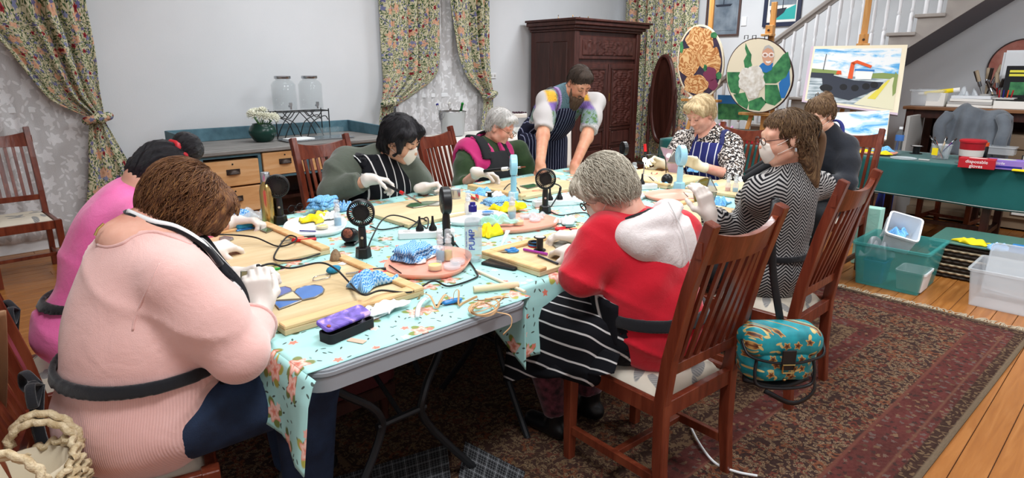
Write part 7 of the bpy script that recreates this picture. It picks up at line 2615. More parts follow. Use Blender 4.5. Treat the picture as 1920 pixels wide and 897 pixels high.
def held_pane(label, corners, pieces, name='glass_heart'):
 TL, TR, BR, BL = corners
 t, mp = quad_thing(name, label, 'glass panel', TL, TR, BR, BL, .003, None)
 for pl, m_ in pieces:
  wpart('glass_piece', blobs(mp, pl, 0, .003), m_, t, smooth=False)
  pp = [mp(u, v, .0015) for u, v in pl]
  wpart('lead_edge', MB().tube(pp + [pp[0]], .0026, 6), 'solder_lead', t)
 return t
held_pane('amber and clear glass heart held up by the herringbone woman', [A(1300, 332, z=1.0), A(1350, 330, z=1.0), A(1340, 385, z=.885), A(1298, 378, z=.885)],
   [([(.45, .05), (.25, .12), (.08, .35), (.03, .7), (.1, 1.0), (.3, .95), (.5, .55), (.6, .1)], 'stained_amber'), ([(.62, .02), (.98, .5), (.62, .62), (.52, .6)], 'stained_clear'), ([(.6, .64), (.98, .54), (.9, 1.0), (.55, .9)], 'stained_green_pale')])
held_pane('pink and grey glass panel held by the leopard-print woman', [A(1239, 276, X=4.05), A(1290, 284, X=3.98), A(1282, 330, X=3.98), A(1249, 330, X=4.05)],
   [([(0, 0), (.5, .02), (.2, .5), (.12, .5)], 'stained_pink'), ([(.52, .1), (.95, .15), (.9, .5), (.22, .5)], 'stained_grey'), ([(.14, .53), (.9, .53), (.9, 1), (.25, 1)], 'stained_pink')], 'stained_glass')
held_pane('cream glass wedge held between the salmon-jumpered woman\'s gloves', [A(452, 508, z=.88), A(478, 505, z=.88), A(468, 520, z=.84), A(450, 525, z=.84)], [([(0, 0), (1, .1), (.8, 1), (.1, .9)], 'stained_cream')], 'glass_piece')
# small things
def box_thing(name, label, cat, c, size, ang, mat, z=None, bev=.002):
 t = tag(obj(name, MB().box((0, 0, size[2] / 2), size), mat, bevel=bev, loc=(c[0], c[1], ZC if z is None else z)), label, cat)
 t.rotation_euler = (0, 0, R(ang))
 return t
t = thing('sponge_box', 'teal sponge in its box on the pink woman\'s board edge', 'sponge', (*P(457, 430, ZB)[:2], ZB), 0)
part('sponge_block', MB().box((0, 0, .02), (.075, .05, .03)), 'sponge', t, bevel=.006)
part('box_base', MB().box((0, 0, .004), (.085, .06, .008)), 'blue_plastic', t, bevel=.002)
t = thing('sponge_cloth', 'teal sponge scrap with wire on the blue-heart board', 'sponge', (*P(626, 512, ZB)[:2], ZB), 20)
part('sponge_block', MB().ball((0, 0, .014), (.034, .022, .014), 12), 'sponge', t, smooth='all')
part('wire_loop', MB().tube(spline([(-.03, .0, .006), (-.08, .02, .005), (-.11, -.01, .005), (-.06, -.03, .005), (-.03, -.01, .006)], 5), .0014, 6), 'steel', t)
c = P(630, 488, ZB)
tag(obj('flux_block', MB().lathe([(.026, 0), (.024, .01), (.018, .03), (.006, .045)], 7, (c.x, c.y, ZB + .001)), 'rock', bevel=.003), 'small brown cone-shaped block on the blue-heart board', 'block')
box_thing('data_label', 'small white printed label beside the brown block', 'label', P(645, 494, ZB), (.05, .03, .001), 30, 'paper', ZB + .001, 0)
rod('marker_pen', 'green marker pen on the blue-heart board', 'pen', A(505, 507, z=ZB + .008), A(533, 502, z=ZB + .008), .006, [(.7, 'green_plastic', 'barrel', .006), (1, 'dark_metal', 'cap', .0055)])
rod('marker_pen', 'purple marker pen on the red woman\'s board', 'pen', A(982, 468, z=ZB + .008), A(1026, 477, z=ZB + .008), .006, [(.75, 'purple_plastic', 'barrel', .006), (1, 'purple_plastic', 'cap', .0065)])
rod('pencil', 'dark pencil on the red woman\'s board', 'pencil', A(1005, 478, z=ZB + .006), A(1046, 495, z=ZB + .006), .004, [(.1, 'board_frame', 'point', .0025), (1, 'painted_hull', 'barrel', .004)])
rod('wax_pencil', 'thin dark pencil on the front coral tray rim', 'pencil', A(730, 498, z=ZC + .014), A(752, 513, z=ZC + .014), .004, [(1, 'dark_bronze', 'barrel', .0032)])
rod('glass_scribe', 'thin blue pen on the white tray by the pink top', 'pen', A(562, 433, z=ZC + .012), A(592, 434, z=ZC + .012), .003, [(1, 'navy_plastic', 'barrel', .003)])
rod('dowel', 'pale wooden dowel lying at the table corner', 'dowel', A(888, 543, z=ZC + .013), A(972, 534, z=ZC + .013), .012, [(1, 'pine_light', 'barrel', .012)])
rod('white_batten', 'pale flat batten between the two tablecloths', 'batten', A(893, 508, z=ZC + .004), A(985, 548, z=ZC + .004), .01, [(1, 'cream_paint', 'barrel', .006)])
# scissors
c = P(945, 474, ZB)
t = thing('scissors', 'blue handled scissors on the red woman\'s board', 'scissors', (c.x, c.y, ZB + .001), -20)
for s in (-1, 1):
 part('handle', MB().tube([(.035 + .022 * math.cos(a), s * .014 + .013 * math.sin(a), .006) for a in [2 * PI * i / 16 for i in range(17)]], .005, 8, False), 'blue_plastic', t, smooth='all')
 part('blade', MB().bar((.015, s * .006, .005), (-.075, -s * .004, .005), .012, .003, (0, 0, 1), .003, .002), 'steel', t)
# glasses case
c = P(652, 625)
t = thing('glasses_case', 'open black glasses case with purple lid at the table edge', 'glasses case', (c.x, c.y, ZC), 11)
mb = MB()
o_ = rrect(-.085, .085, -.03, .03, .015)
i_ = rrect(-.08, .08, -.026, .026, .012)
n = len(o_)
mb.add([(x, y, 0) for x, y in o_] + [(x, y, .028) for x, y in o_] + [(x, y, .028) for x, y in i_] + [(x, y, .004) for x, y in i_],
  [tuple(range(n - 1, -1, -1))] + [q for i in range(n) for q in ((i, (i + 1) % n, n + (i + 1) % n, n + i), (n + i, n + (i + 1) % n, 2 * n + (i + 1) % n, 2 * n + i), (2 * n + i, 2 * n + (i + 1) % n, 3 * n + (i + 1) % n, 3 * n + i))] + [tuple(3 * n + k for k in range(n))])
part('case_base', mb, 'black_matte', t, smooth=True)
m_ = Matrix.Rotation(R(16), 3, 'X')
part('case_lid', MB().prism(rrect(-.085, .085, -.03, .03, .015), .012, m_ @ Matrix.Identity(3), (0, .012, .04)), 'purple_print', t, bevel=.003)
part('lid_badge', MB().cyl((-.07, -.006, .047), .006, .003, 10, m_), 'copper', t)
box_thing('plaster_strip', 'beige sticking plaster on the cloth beside the glasses case', 'plaster', P(669, 640), (.055, .022, .002), -65, 'kraft_pink', bev=.0005)
# foil strip curls at the corner
t = thing('foil_coil', 'coil of tan adhesive strip hanging over the table corner', 'tape coil', (*P(908, 590)[:2], ZC))
c = P(905, 588)
for k in range(5):
 pts = []
 for i in range(25):
  a = 2 * PI * i / 24 * (1 if k < 4 else .8) + k
  pts.append((c.x + (.045 + .006 * k) * math.cos(a) + .006 * k, c.y + (.04 - .003 * k) * math.sin(a) - .004 * k, ZC + .006 + .006 * k + .018 * (1 + math.sin(a * 1 + k)) * (.4 + .15 * k)))
 wpart('coil_turn', MB().tube(pts, .0045, 6, True, .25), 'kraft_tan', t, smooth='all')
wpart('coil_tail', MB().tube(spline([(c.x + .02, c.y - .045, ZC + .012), (c.x + .05, c.y - .075, ZC - .0), (c.x + .045, c.y - .085, ZC - .03), (c.x + .01, c.y - .085, ZC - .05)], 6), .005, 6, True, .25), 'kraft_tan', t, smooth='all')
t = thing('foil_strip', 'loose curling tan strip beside the blue pen on the cloth', 'tape strip', (*P(835, 575)[:2], ZC))
wpart('strip', MB().tube(spline([A(785, 562, z=ZC + .005), A(790, 552, z=ZC + .03), A(806, 555, z=ZC + .035), A(818, 577, z=ZC + .006), A(826, 565, z=ZC + .02), A(836, 553, z=ZC + .03), A(848, 565, z=ZC + .01), A(852, 548, z=ZC + .04), A(860, 545, z=ZC + .045), A(860, 572, z=ZC + .01), A(870, 568, z=ZC + .006), A(895, 556, z=ZC + .025)], 6), .0045, 6, True, .25), 'kraft_tan', t, smooth='all')
tag(obj('white_strip', MB().tube(spline([A(782, 595, z=ZC + .01), A(785, 575, z=ZC + .03), A(795, 562, z=ZC + .03), A(808, 556, z=ZC + .012)], 5), .008, 6, True, .3), 'white_plastic', smooth='all'), 'short white plastic strip standing near the curling tan strip', 'strip')
c = P(848, 569)
t = thing('blue_opener', 'blue plastic tool under the curling tan strip', 'tool', (c.x, c.y, ZC), -10)
part('tool_body', MB().lathe([(.002, -.04), (.011, -.03), (.014, 0), (.011, .03), (.002, .04)], 12, (0, 0, .008), rot(0, 90, 0), .55, 1), 'blue_plastic', t, smooth='all')
part('tool_tip', MB().tube([(-.038, 0, .006), (-.065, .002, .005)], .003, 6), 'dark_metal', t)
# clear plastic bags near the desk
for k, (px, py, s_) in enumerate(((478, 412, .09), (455, 404, .07), (505, 402, .08))):
 crumple('plastic_bag', ['clear crinkled plastic bag in front of the gold bottle', 'clear plastic packet behind the crumpled blue cloth', 'clear plastic packet beside the gold bottle'][k], 'bag', P(px, py), s_, .05, .04, 'clear_plastic', 20 * k, 40 + k)
t = thing('reading_glasses', 'folded dark glasses and cables behind the white tray', 'glasses', (*P(555, 398)[:2], ZC), 20)
for s in (-1, 1):
 part('lens_rim', MB().tube([(s * .03 + .025 * math.cos(a), 0, .022 + .02 * math.sin(a)) for a in [2 * PI * i / 18 for i in range(19)]], .0025, 6, False), 'black_plastic', t)
 part('arm', MB().tube([(s * .055, 0, .025), (s * .05, .09, .015)], .002, 6), 'black_plastic', t)
part('bridge', MB().tube([(-.006, 0, .026), (.006, 0, .026)], .002, 6), 'black_plastic', t)
held = thing('plastic_sheet', 'clear plastic sleeve standing against the red woman\'s board', 'sleeve', (*P(945, 455)[:2], ZC))
wpart('sleeve_sheet', MB().add([A(938, 465, z=ZB + .003), A(945, 462, z=ZB + .003), A(957, 432, z=ZB + .06), A(948, 432, z=ZB + .06)], [(0, 1, 2, 3)]), 'clear_plastic', held, solid=.002)
crumple('plastic_packet', 'crinkled clear packet on the middle coral tray', 'packet', P(1005, 412), .07, .05, .025, 'clear_plastic', 10, 47, ZC + .01)
for k, (px, py) in enumerate(((1240, 350), (1300, 322), (1335, 352))):
 crumple('blue_wipe', ['blue nitrile wipe near the far black stand', 'pale blue wipe before the leopard-print woman', 'pale blue wipe behind the amber glass heart'][k], 'cloth', P(px, py), .06, .045, .03, 'blue_cloth', 30 * k, 60 + k)
for k, (px, py, l) in enumerate(((1200, 332, .18), (1240, 325, .2), (1300, 340, .16), (1350, 350, .15), (1390, 352, .18), (1270, 335, .14))):
 c = P(px, py)
 box_thing('lead_strip', 'short wooden strip number by the far end work lights'.replace(' number', '') if k == 0 else ['', 'wooden strip in front of the pink glass panel', 'wooden strip near the far light blue fan', 'wooden strip behind the amber heart', 'wooden strip beside the herringbone glove', 'wooden strip beside the black iron stand'][k], 'strip', c, (l, .025, .01), -20 + 25 * k, 'board_frame')
# ------------------------------------------------------------------ easels and paintings
def easel(label, c, ang, mast_top, ledge, clamp=None, w_=.3):
 """c: foot point under the mast; ang: heading the picture faces"""
 t = thing('easel', label, 'easel', (c[0], c[1], 0), ang - 90)
 part('mast', MB().bar((0, -.1, .12), (0, -.06, mast_top), .06, .03, (0, 1, 0)), 'easel_wood', t, bevel=.003)
 for s in (-1, 1):
  part('leg', MB().bar((s * w_, .1, 0), (s * .05, -.09, 1.45), .045, .025, (0, 1, 0)), 'easel_wood', t, bevel=.003)
 part('leg', MB().bar((0, -.3, 0), (0, -.1, 1.35), .045, .025, (0, 1, 0)), 'easel_wood', t, bevel=.003)
 part('cross_bar', MB().bar((-w_ * .75, .03, .5), (w_ * .75, .03, .5), .045, .022, (0, 0, 1)), 'easel_wood', t, bevel=.003)
 part('ledge', MB().box((0, .02, ledge), (w_ * 1.7, .1, .03)), 'easel_wood', t, bevel=.004)
 if clamp:
  part('clamp_block', MB().box((0, -.02, clamp + .05), (.085, .07, .11)), 'easel_wood', t, bevel=.004)
  part('clamp_lip', MB().box((0, .02, clamp), (.12, .1, .025)), 'easel_wood', t, bevel=.003)
  part('clamp_knob', MB().cyl((0, .016, clamp + .05), .012, .012, 10, rot(-90)), 'dark_bronze', t)
 return t
def disc(mp, cu, cv, ru, rv, w0, w1, n=48):
 pl = ell(cu, cv, ru, rv, n)
 ps = [mp(u, v, w0) for u, v in pl] + [mp(u, v, w1) for u, v in pl]
 return MB().add(ps, [tuple(range(n)), tuple(range(2 * n - 1, n - 1, -1))] + [(i, (i + 1) % n, n + (i + 1) % n, n + i) for i in range(n)])
def plane_quad(px0, px1, py0, py1, X):
 return [A(px0, py0, X=X), A(px1, py0, X=X), A(px1, py1, X=X), A(px0, py1, X=X)]
# roses
c4 = plane_quad(1271, 1358, 46, 186, 7.1)
t, mp = quad_thing('oval_painting', 'oval painting of large orange roses on the left easel', 'painting', *c4, .02, None)
sl_ = lambda u, v: (u, v)
wpart('panel', disc(mp, .5, .5, .5, .5, -.015, .012), 'cream_paint', t, smooth=False)
wpart('painted_ground', disc(mp, .5, .5, .47, .475, .012, .0135), 'painted_dark', t, smooth=False)
for k, (a, b, ru, rv) in enumerate(((.5, .2, .3, .17), (.26, .5, .23, .2), (.62, .42, .22, .16), (.42, .8, .27, .13), (.82, .5, .12, .2))):
 wpart('painted_rose', blobs(mp, ell(a, b, ru, rv, 26, .07, k), .0138 + .0004 * k), 'painted_rose', t, smooth=False)
for k, (a, b, ru, rv) in enumerate(((.72, .66, .14, .1), (.78, .8, .1, .08))):
 wpart('painted_bud', blobs(mp, ell(a, b, ru, rv, 18, .08, k), .016), 'painted_magenta', t, smooth=False)
for k, (a, b, ru, rv) in enumerate(((.9, .68, .06, .05), (.62, .58, .04, .05), (.8, .14, .07, .04), (.1, .3, .04, .08))):
 wpart('painted_leaf', blobs(mp, ell(a, b, ru, rv, 14, .1, k + 5), .016), 'painted_leaf', t, smooth=False)
q = (c4[0] + c4[2]) / 2
easel('wooden easel holding the oval rose painting', (7.2, q.y), 180, 2.5, A(1315, 186, X=7.1).z - .02, None, .3)
# cauliflower
c4 = plane_quad(1362, 1488, 71, 212, 6.95)
t, mp = quad_thing('round_painting', 'round painting of a cauliflower and smiling face in white glasses', 'painting', *c4, .02, None)
wpart('panel', disc(mp, .5, .5, .5, .5, -.015, .01), 'dark_wood', t, smooth=False)
wpart('painted_ground', disc(mp, .5, .5, .488, .488, .01, .0115), 'cream_paint', t, smooth=False)
for k, pl in enumerate(([(.31, .07), (.36, .16), (.4, .22), (.39, .3), (.41, .36), (.35, .42), (.3, .4), (.28, .3), (.33, .22), (.3, .14)],
      [(.02, .45), (.22, .45), (.25, .6), (.2, .75), (.08, .72), (.03, .6)],
      [(.12, .75), (.3, .72), (.36, .86), (.33, .95), (.2, .88)],
      [(.36, .95), (.36, .84), (.55, .78), (.62, .86), (.52, .97)],
      [(.56, .45), (.72, .38), (.86, .22), (.93, .18), (.97, .38), (.9, .52), (.76, .6), (.6, .6)],
      [(.6, .62), (.78, .62), (.84, .82), (.74, .9), (.6, .86)])):
 wpart('painted_leaf', blobs(mp, pl, .012), 'painted_leaf', t, smooth=False)
wpart('painted_blue_patch', blobs(mp, [(.8, .6), (.95, .42), (.96, .62), (.88, .8), (.82, .8)], .0118), 'painted_blue', t, smooth=False)
for k, (a, b, r_) in enumerate(((.33, .5, .12), (.45, .48, .13), (.37, .62, .13), (.5, .6, .1), (.3, .6, .1), (.42, .72, .1))):
 wpart('painted_floret', blobs(mp, ell(a, b, r_, r_ * .9, 20, .06, k), .013 + .0006 * k), 'painted_cauliflower', t, smooth=False)
wpart('painted_collar', blobs(mp, [(.46, .42), (.56, .33), (.72, .33), (.7, .42), (.62, .46)], .0132), 'painted_blue', t, smooth=False)
wpart('painted_face', blobs(mp, ell(.645, .23, .085, .135, 22), .0142), 'painted_skin', t, smooth=False)
wpart('painted_hair', blobs(mp, [(.57, .18), (.6, .11), (.66, .09), (.72, .13), (.735, .2), (.7, .15), (.64, .13), (.59, .16)], .015), 'card_grey', t, smooth=False)
for s in (-1, 1):
 wpart('painted_glasses', blobs(mp, ell(.65 + s * .045, .225, .042, .032, 16), .015), 'lettering_white', t, smooth=False)
 wpart('painted_lens', blobs(mp, ell(.65 + s * .045, .225, .028, .02, 14), .0162), 'painted_skin', t, smooth=False)
 wpart('painted_eye', blobs(mp, ell(.65 + s * .045, .225, .009, .009, 8), .0172), 'painted_hull', t, smooth=False)
wpart('painted_smile', blobs(mp, [(.61, .3), (.65, .31), (.69, .3), (.68, .325), (.65, .335), (.62, .325)], .0152), 'lettering_white', t, smooth=False)
for px in (1400, 1415, 1438):
 q = A(px, 70, X=6.95)
 wpart('hanging_clip', MB().tube([q + V(-.01, .02, -.02), q + V(-.01, .02, .02), q + V(-.01, -.02, .02), q + V(-.01, -.02, -.02)], .005, 6), 'dark_metal', t)
q = (c4[0] + c4[2]) / 2
easel('wooden easel holding the round cauliflower painting', (7.05, q.y - .02), 180, A(1424, 4, X=7.0).z, A(1425, 212, X=6.95).z - .02, A(1424, 66, X=6.98).z, .28)
# boat painting
TL, TR, BR, BL = A(1521, 87, t=6.5), A(1702, 84, t=6.05), A(1683, 216, t=5.9), A(1503, 191, t=6.4)
t, mp = quad_thing('boat_painting', 'large unframed painting of a tugboat with orange crane at a wharf', 'painting', TL, TR, BR, BL, .03, None)
wpart('canvas', slab(mp, 0, 1, 0, 1, -.03, 0), 'canvas_edge', t, smooth=False)
wpart('painted_border', slab(mp, .03, 1, 0, .97, 0, .001), 'cream_paint', t, smooth=False)
wpart('painted_sky_area', slab(mp, .05, .95, .05, .5, .001, .002), 'painted_sky', t, smooth=False)
wpart('painted_water_area', slab(mp, .05, .95, .5, .94, .001, .002), 'painted_water', t, smooth=False)
wpart('painted_far_bank', blobs(mp, [(.66, .44), (.8, .42), (.95, .43), (.95, .5), (.66, .51)], .002), 'painted_green_bank', t, smooth=False)
wpart('painted_pier', blobs(mp, [(.05, .4), (.35, .42), (.35, .49), (.05, .5)], .0022), 'painted_green_bank', t, smooth=False)
wpart('painted_pier_shade', blobs(mp, [(.05, .47), (.3, .47), (.3, .56), (.05, .56)], .0024), 'painted_hull', t, smooth=False)
wpart('painted_wharf', blobs(mp, [(.55, .93), (.9, .48), (.95, .48), (.95, .94)], .0026), 'painted_dock', t, smooth=False)
wpart('painted_line', blobs(mp, [(.68, .82), (.86, .52), (.88, .52), (.76, .82)], .0036), 'painted_yellow', t, smooth=False)
wpart('painted_boat_hull', blobs(mp, [(.17, .5), (.24, .49), (.52, .56), (.82, .56), (.78, .66), (.6, .8), (.5, .88), (.28, .84), (.2, .7)], .0038), 'painted_hull', t, smooth=False)
wpart('painted_fender', blobs(mp, ell(.24, .72, .07, .06, 16), .005), 'black_matte', t, smooth=False)
for a, b in ((.42, .68), (.54, .68), (.65, .64), (.73, .61)):
 wpart('painted_tyre', blobs(mp, ell(a, b, .04, .05, 16), .005), 'black_matte', t, smooth=False)
wpart('painted_cabin', blobs(mp, [(.52, .4), (.7, .4), (.69, .53), (.53, .54)], .0042), 'paper', t, smooth=False)
wpart('painted_cabin_roof', blobs(mp, [(.51, .38), (.71, .38), (.71, .41), (.51, .41)], .0054), 'painted_blue', t, smooth=False)
for pl in ([(.46, .28), (.5, .28), (.5, .54), (.45, .54)], [(.46, .28), (.52, .24), (.68, .32), (.67, .36), (.52, .29), (.49, .32)], [(.33, .42), (.37, .42), (.38, .48), (.32, .48)]):
 wpart('painted_crane', blobs(mp, pl, .0056), 'painted_orange', t, smooth=False)
wpart('painted_mast', blobs(mp, [(.18, .14), (.187, .14), (.18, .42), (.173, .42)], .004), 'painted_hull', t, smooth=False)
wpart('painted_figure', blobs(mp, [(.92, .4), (.95, .44), (.95, .7), (.925, .75), (.91, .6)], .0046), 'painted_green_bank', t, smooth=False)
q = (TL + TR) / 2
easel('wooden easel holding the large tugboat painting', (q.x + .14, q.y), 200, 2.5, BL.z - .06, A(1610, 84, t=6.35).z, .26)
TL, TR, BR, BL = A(1548, 212, t=5.85), A(1669, 207, t=5.75), A(1662, 262, t=5.6), A(1545, 258, t=5.7)
t, mp = quad_thing('sky_painting', 'unfinished pale blue sky painting leaning below the tugboat painting', 'painting', TL, TR, BR, BL, .03, None)
wpart('canvas', slab(mp, 0, 1, 0, 1, -.02, 0), 'cream_paint', t, smooth=False)
wpart('painted_sky_area', slab(mp, 0, .99, 0, 1, 0, .001), 'painted_sky', t, smooth=False)
# landscape canvas behind the leopard-print woman
TL, TR, BR, BL = A(1346, 178, X=7.3), A(1412, 180, X=7.3), A(1412, 226, X=7.3), A(1346, 224, X=7.3)
t, mp = quad_thing('landscape_canvas', 'small green landscape canvas behind the blonde woman', 'painting', TL, TR, BR, BL, .02, None)
wpart('canvas', slab(mp, 0, 1, 0, 1, -.02, 0), 'painted_leaf', t, smooth=False)
wpart('painted_sky_area', slab(mp, 0, 1, 0, .35, 0, .001), 'painted_blue', t, smooth=False)
# ------------------------------------------------------------------ on the green table
GZ = gz + .006
def Q(px, py, z=GZ):
 return A(px, py, z=z)
def set_on(t, z):
 return t
c = Q(1395, 250)
c = Vector((6.3, 3.35, GZ))
t = thing('tool_case', 'black and red tool case on the green table behind the blonde woman', 'case', (6.3, A(1392, 240, X=6.2).y, GZ), 90)
part('case_body', MB().prism(rrect(-.19, .19, -.13, .13, .02), .07, c=(0, 0, .0)), 'box_red', t, bevel=.004)
part('case_lid', MB().prism(rrect(-.195, .195, -.135, .135, .02), .05, c=(0, 0, .072)), 'black_plastic', t, bevel=.006)
part('case_handle', MB().tube([(-.06, .14, .06), (-.06, .17, .06), (.06, .17, .06), (.06, .14, .06)], .007, 6), 'black_plastic', t)
text(t, 'TSC', (.06, .1365, .035), rot(90, 0, 180), .05, 'lettering_white')
crumple('pink_bag', 'shiny pink plastic bag behind the blonde woman', 'bag', (6.45, A(1358, 230, X=6.45).y), .14, .12, .2, 'bag_pink', 0, 71, GZ, 4)
crumple('green_bundle', 'folded teal cloth bundle beside the tool case', 'cloth', (6.35, A(1440, 250, X=6.3).y), .12, .1, .06, 'green_cloth', 0, 72, GZ)
zz_ = ZC
ZC = GZ
tray('coral tray with gloves and cloth on the green table', (6.28, A(1625, 296, X=6.28).y), .14, .24, 4, 'pink_tray')
crumple('yellow_gloves', 'yellow gloves on the coral tray of the green table', 'gloves', (6.2, A(1640, 298, X=6.2).y), .06, .13, .04, 'yellow_cloth', 0, 73, GZ + .01)
crumple('blue_wipe', 'blue cloth on the coral tray of the green table', 'cloth', A(1650, 284, z=GZ + .03), .07, .1, .05, 'blue_cloth', 0, 74, GZ + .03)
spool('small round reel on the green table beside the grey jacket', (6.55, A(1718, 283, X=6.55).y), .05, .07, 'black_plastic', GZ)
ZC = zz_
c = Q(1682, 289)
t = thing('water_bottle', 'clear plastic water bottle on the green table', 'bottle', (c.x, c.y, GZ))
part('bottle', MB().lathe([(.03, 0), (.034, .005), (.034, .05), (.031, .06), (.034, .07), (.034, .13), (.031, .14), (.034, .15), (.03, .19), (.014, .215), (.014, .225)], 20, caps=False), 'thin_glass', t, smooth=True)
part('label_wrap', MB().lathe([(.0345, .12), (.0345, .17)], 20, caps=False), 'blue_label', t, smooth=True)
part('cap', MB().cyl((0, 0, .222), .015, .02, 14), 'white_plastic', t)
c = Q(1690, 297)
tag(obj('round_saucer', MB().lathe([(.09, 0), (.1, .004), (.1, .01), (.095, .01), (.09, .004), (0, .003)], 26, (c.x - .02, c.y - .02, GZ), caps=False), 'milky_plastic', smooth='all'), 'flat round plastic saucer beside the water bottle on green cloth', 'saucer')
c = Q(1762, 298)
t = thing('brush_tub', 'clear tub of brushes with a yellow label on the green table', 'tub', (c.x, c.y, GZ))
part('tub_wall', MB().lathe([(.055, 0), (.06, .003), (.075, .12), (.08, .122), (.072, .118), (.056, .006), (0, .005)], 24, caps=False), 'milky_plastic', t, smooth='all')
part('yellow_label', MB().box((-.068, .03, .065), (.003, .05, .06), rz(-22)), 'yellow_cloth', t)
rnd = random.Random(7)
for k in range(7):
 a = k * .9
 tip = Vector((.1 * math.cos(a), .1 * math.sin(a), .17 + .03 * rnd.random()))
 o = rod('paint_brush', ['brown', 'orange', 'dark', 'black', 'pale', 'blue', 'red'][k] + ' handled brush standing in the tub on the green table', 'brush', Vector((c.x + .03 * math.cos(a + 3), c.y + .03 * math.sin(a + 3), GZ + .01)), Vector((c.x, c.y, GZ)) + tip, .004, [(.8, ['kraft', 'painted_orange', 'dark_bronze', 'black_plastic', 'pine_light', 'navy_plastic', 'box_red'][k], 'handle', .004), (.9, 'steel', 'ferrule', .005), (1, 'dark_bronze', 'bristles', .006)])
ZC = GZ
fan('black fan with blue handle on the green table before the grey jacket', (A(1752, 268, z=GZ).x + .15, A(1752, 268, z=GZ).y), -170, s=1.05)
ZC = zz_
c = Q(1812, 303)
t = thing('red_tub', 'large red lidded paint tub on the green table', 'tub', (c.x + .12, c.y, GZ))
part('tub_body', MB().lathe([(.075, 0), (.08, .005), (.09, .15), (.092, .155)], 26), 'box_red', t, smooth=True)
part('tub_lid', MB().lathe([(.096, .15), (.097, .165), (.085, .172)], 26), 'box_red', t, smooth=True)
part('tub_label', MB().lathe([(.0835, .035), (.0885, .09)], 26, caps=False), 'label_pale', t, smooth=True)
c = Q(1833, 296)
t = thing('lidded_jar', 'black jar with a red lid beside the red tub', 'jar', (c.x + .05, c.y - .02, GZ))
part('jar_body', MB().lathe([(.035, 0), (.037, .004), (.037, .09), (.03, .1)], 20), 'black_plastic', t, smooth=True)
part('lid', MB().cyl((0, 0, .098), .036, .03, 20), 'painted_orange', t)
c = Q(1828, 316)
t = thing('glove_box', 'red box of disposable gloves at the front of the green table', 'box', (c.x + .05, c.y, GZ), 94)
part('carton', MB().box((0, 0, .037), (.23, .12, .074)), 'box_red', t, bevel=.002)
part('tear_slot', MB().prism(ell(0, 0, .06, .025, 18), .001, c=(0, 0, .0742)), 'label_pale', t)
text(t, 'disposable\ngloves', (.0, .0605, .034), rot(90, 0, 180), .034, 'lettering_white')
c = Q(1882, 318)
t = thing('glove_box', 'purple box of gloves beside the red glove box', 'box', (c.x + .05, c.y, GZ), 97)
part('carton', MB().box((0, 0, .035), (.22, .12, .07)), 'box_purple', t, bevel=.002)
part('print_band', MB().box((0, .0605, .02), (.2, .001, .015)), 'navy_plastic', t)
part('tear_slot', MB().prism(ell(0, 0, .06, .025, 18), .001, c=(0, 0, .0702)), 'label_green', t)
text(t, 'Nitrile', (.04, .0605, .045), rot(90, 0, 180), .026, 'lettering_white')
c = Q(1868, 292)
t = thing('food_container', 'clear rectangular food container behind the glove boxes', 'container', (c.x + .15, c.y, GZ), 90)
part('container_body', MB().prism(rrect(-.11, .11, -.08, .08, .02), .06), 'milky_plastic', t, bevel=.003)
part('container_lid', MB().prism(rrect(-.118, .118, -.088, .088, .02), .01, c=(0, 0, .06)), 'lid_plastic', t, bevel=.002)
c = Q(1916, 322)
box_thing('yellow_pad', 'yellow sponge pad at the right end of the green table', 'pad', (c.x + .03, c.y), (.09, .12, .012), 0, 'yellow_cloth', GZ)
for k, (px, py) in enumerate(((1720, 305), (1780, 315), (1800, 318))):
 c = Q(px, py)
 c.x = 6.12 + .03 * k
 box_thing('small_tool', ['grey scraper tool on the green cloth', 'small steel knife on the green cloth by the tub', 'black bulldog clip on the green cloth by the glove box'][k], 'tool', c, (.03 + .02 * k, .08, .008), 20 * k, ['card_grey', 'steel', 'black_plastic'][k], GZ)
c = Q(1600, 290)
t = thing('tool_pair', 'orange and black pliers by the pink tray on green cloth', 'pliers', (c.x + .25, c.y + .05, GZ), 80)
for s in (-1, 1):
 part('handle', MB().tube([(0, 0, .008), (.05, s * .014, .008), (.1, s * .018, .008)], .008, 8), 'painted_orange', t)
 part('jaw', MB().bar((0, 0, .008), (-.04, s * .003, .008), .01, .008), 'black_plastic', t)
# ------------------------------------------------------------------ on the plan cabinet
def K(px, X=7.62):
 return A(px, 190, X=X).y
FZ = fz + .002
def crate(name, label, cat, x, y, sx, sy, h, mat, z, th=.006, taper=.9, lip=.012, rotz=0):
 """open box with wall thickness"""
 t = thing(name, label, cat, (x, y, z), rotz)
 o0 = rrect(-sx / 2 * taper, sx / 2 * taper, -sy / 2 * taper, sy / 2 * taper, .02, 4)
 o1 = rrect(-sx / 2, sx / 2, -sy / 2, sy / 2, .025, 4)
 l1 = rrect(-sx / 2 - lip, sx / 2 + lip, -sy / 2 - lip, sy / 2 + lip, .03, 4)
 i1 = rrect(-sx / 2 + th, sx / 2 - th, -sy / 2 + th, sy / 2 - th, .02, 4)
 i0 = rrect(-sx / 2 * taper + th, sx / 2 * taper - th, -sy / 2 * taper + th, sy / 2 * taper - th, .016, 4)
 rings = [[(a, b, 0) for a, b in o0], [(a, b, h - .015) for a, b in o1], [(a, b, h - .015) for a, b in l1], [(a, b, h) for a, b in l1], [(a, b, h) for a, b in i1], [(a, b, th) for a, b in i0]]
 n = len(o0)
 mb = MB().add([p for r_ in rings for p in r_], [tuple(range(n - 1, -1, -1))] + [(i * n + k, i * n + (k + 1) % n, (i + 1) * n + (k + 1) % n, (i + 1) * n + k) for i in range(5) for k in range(n)] + [tuple(5 * n + k for k in range(n))])
 part('box_shell', mb, mat, t, smooth=True)
 return t
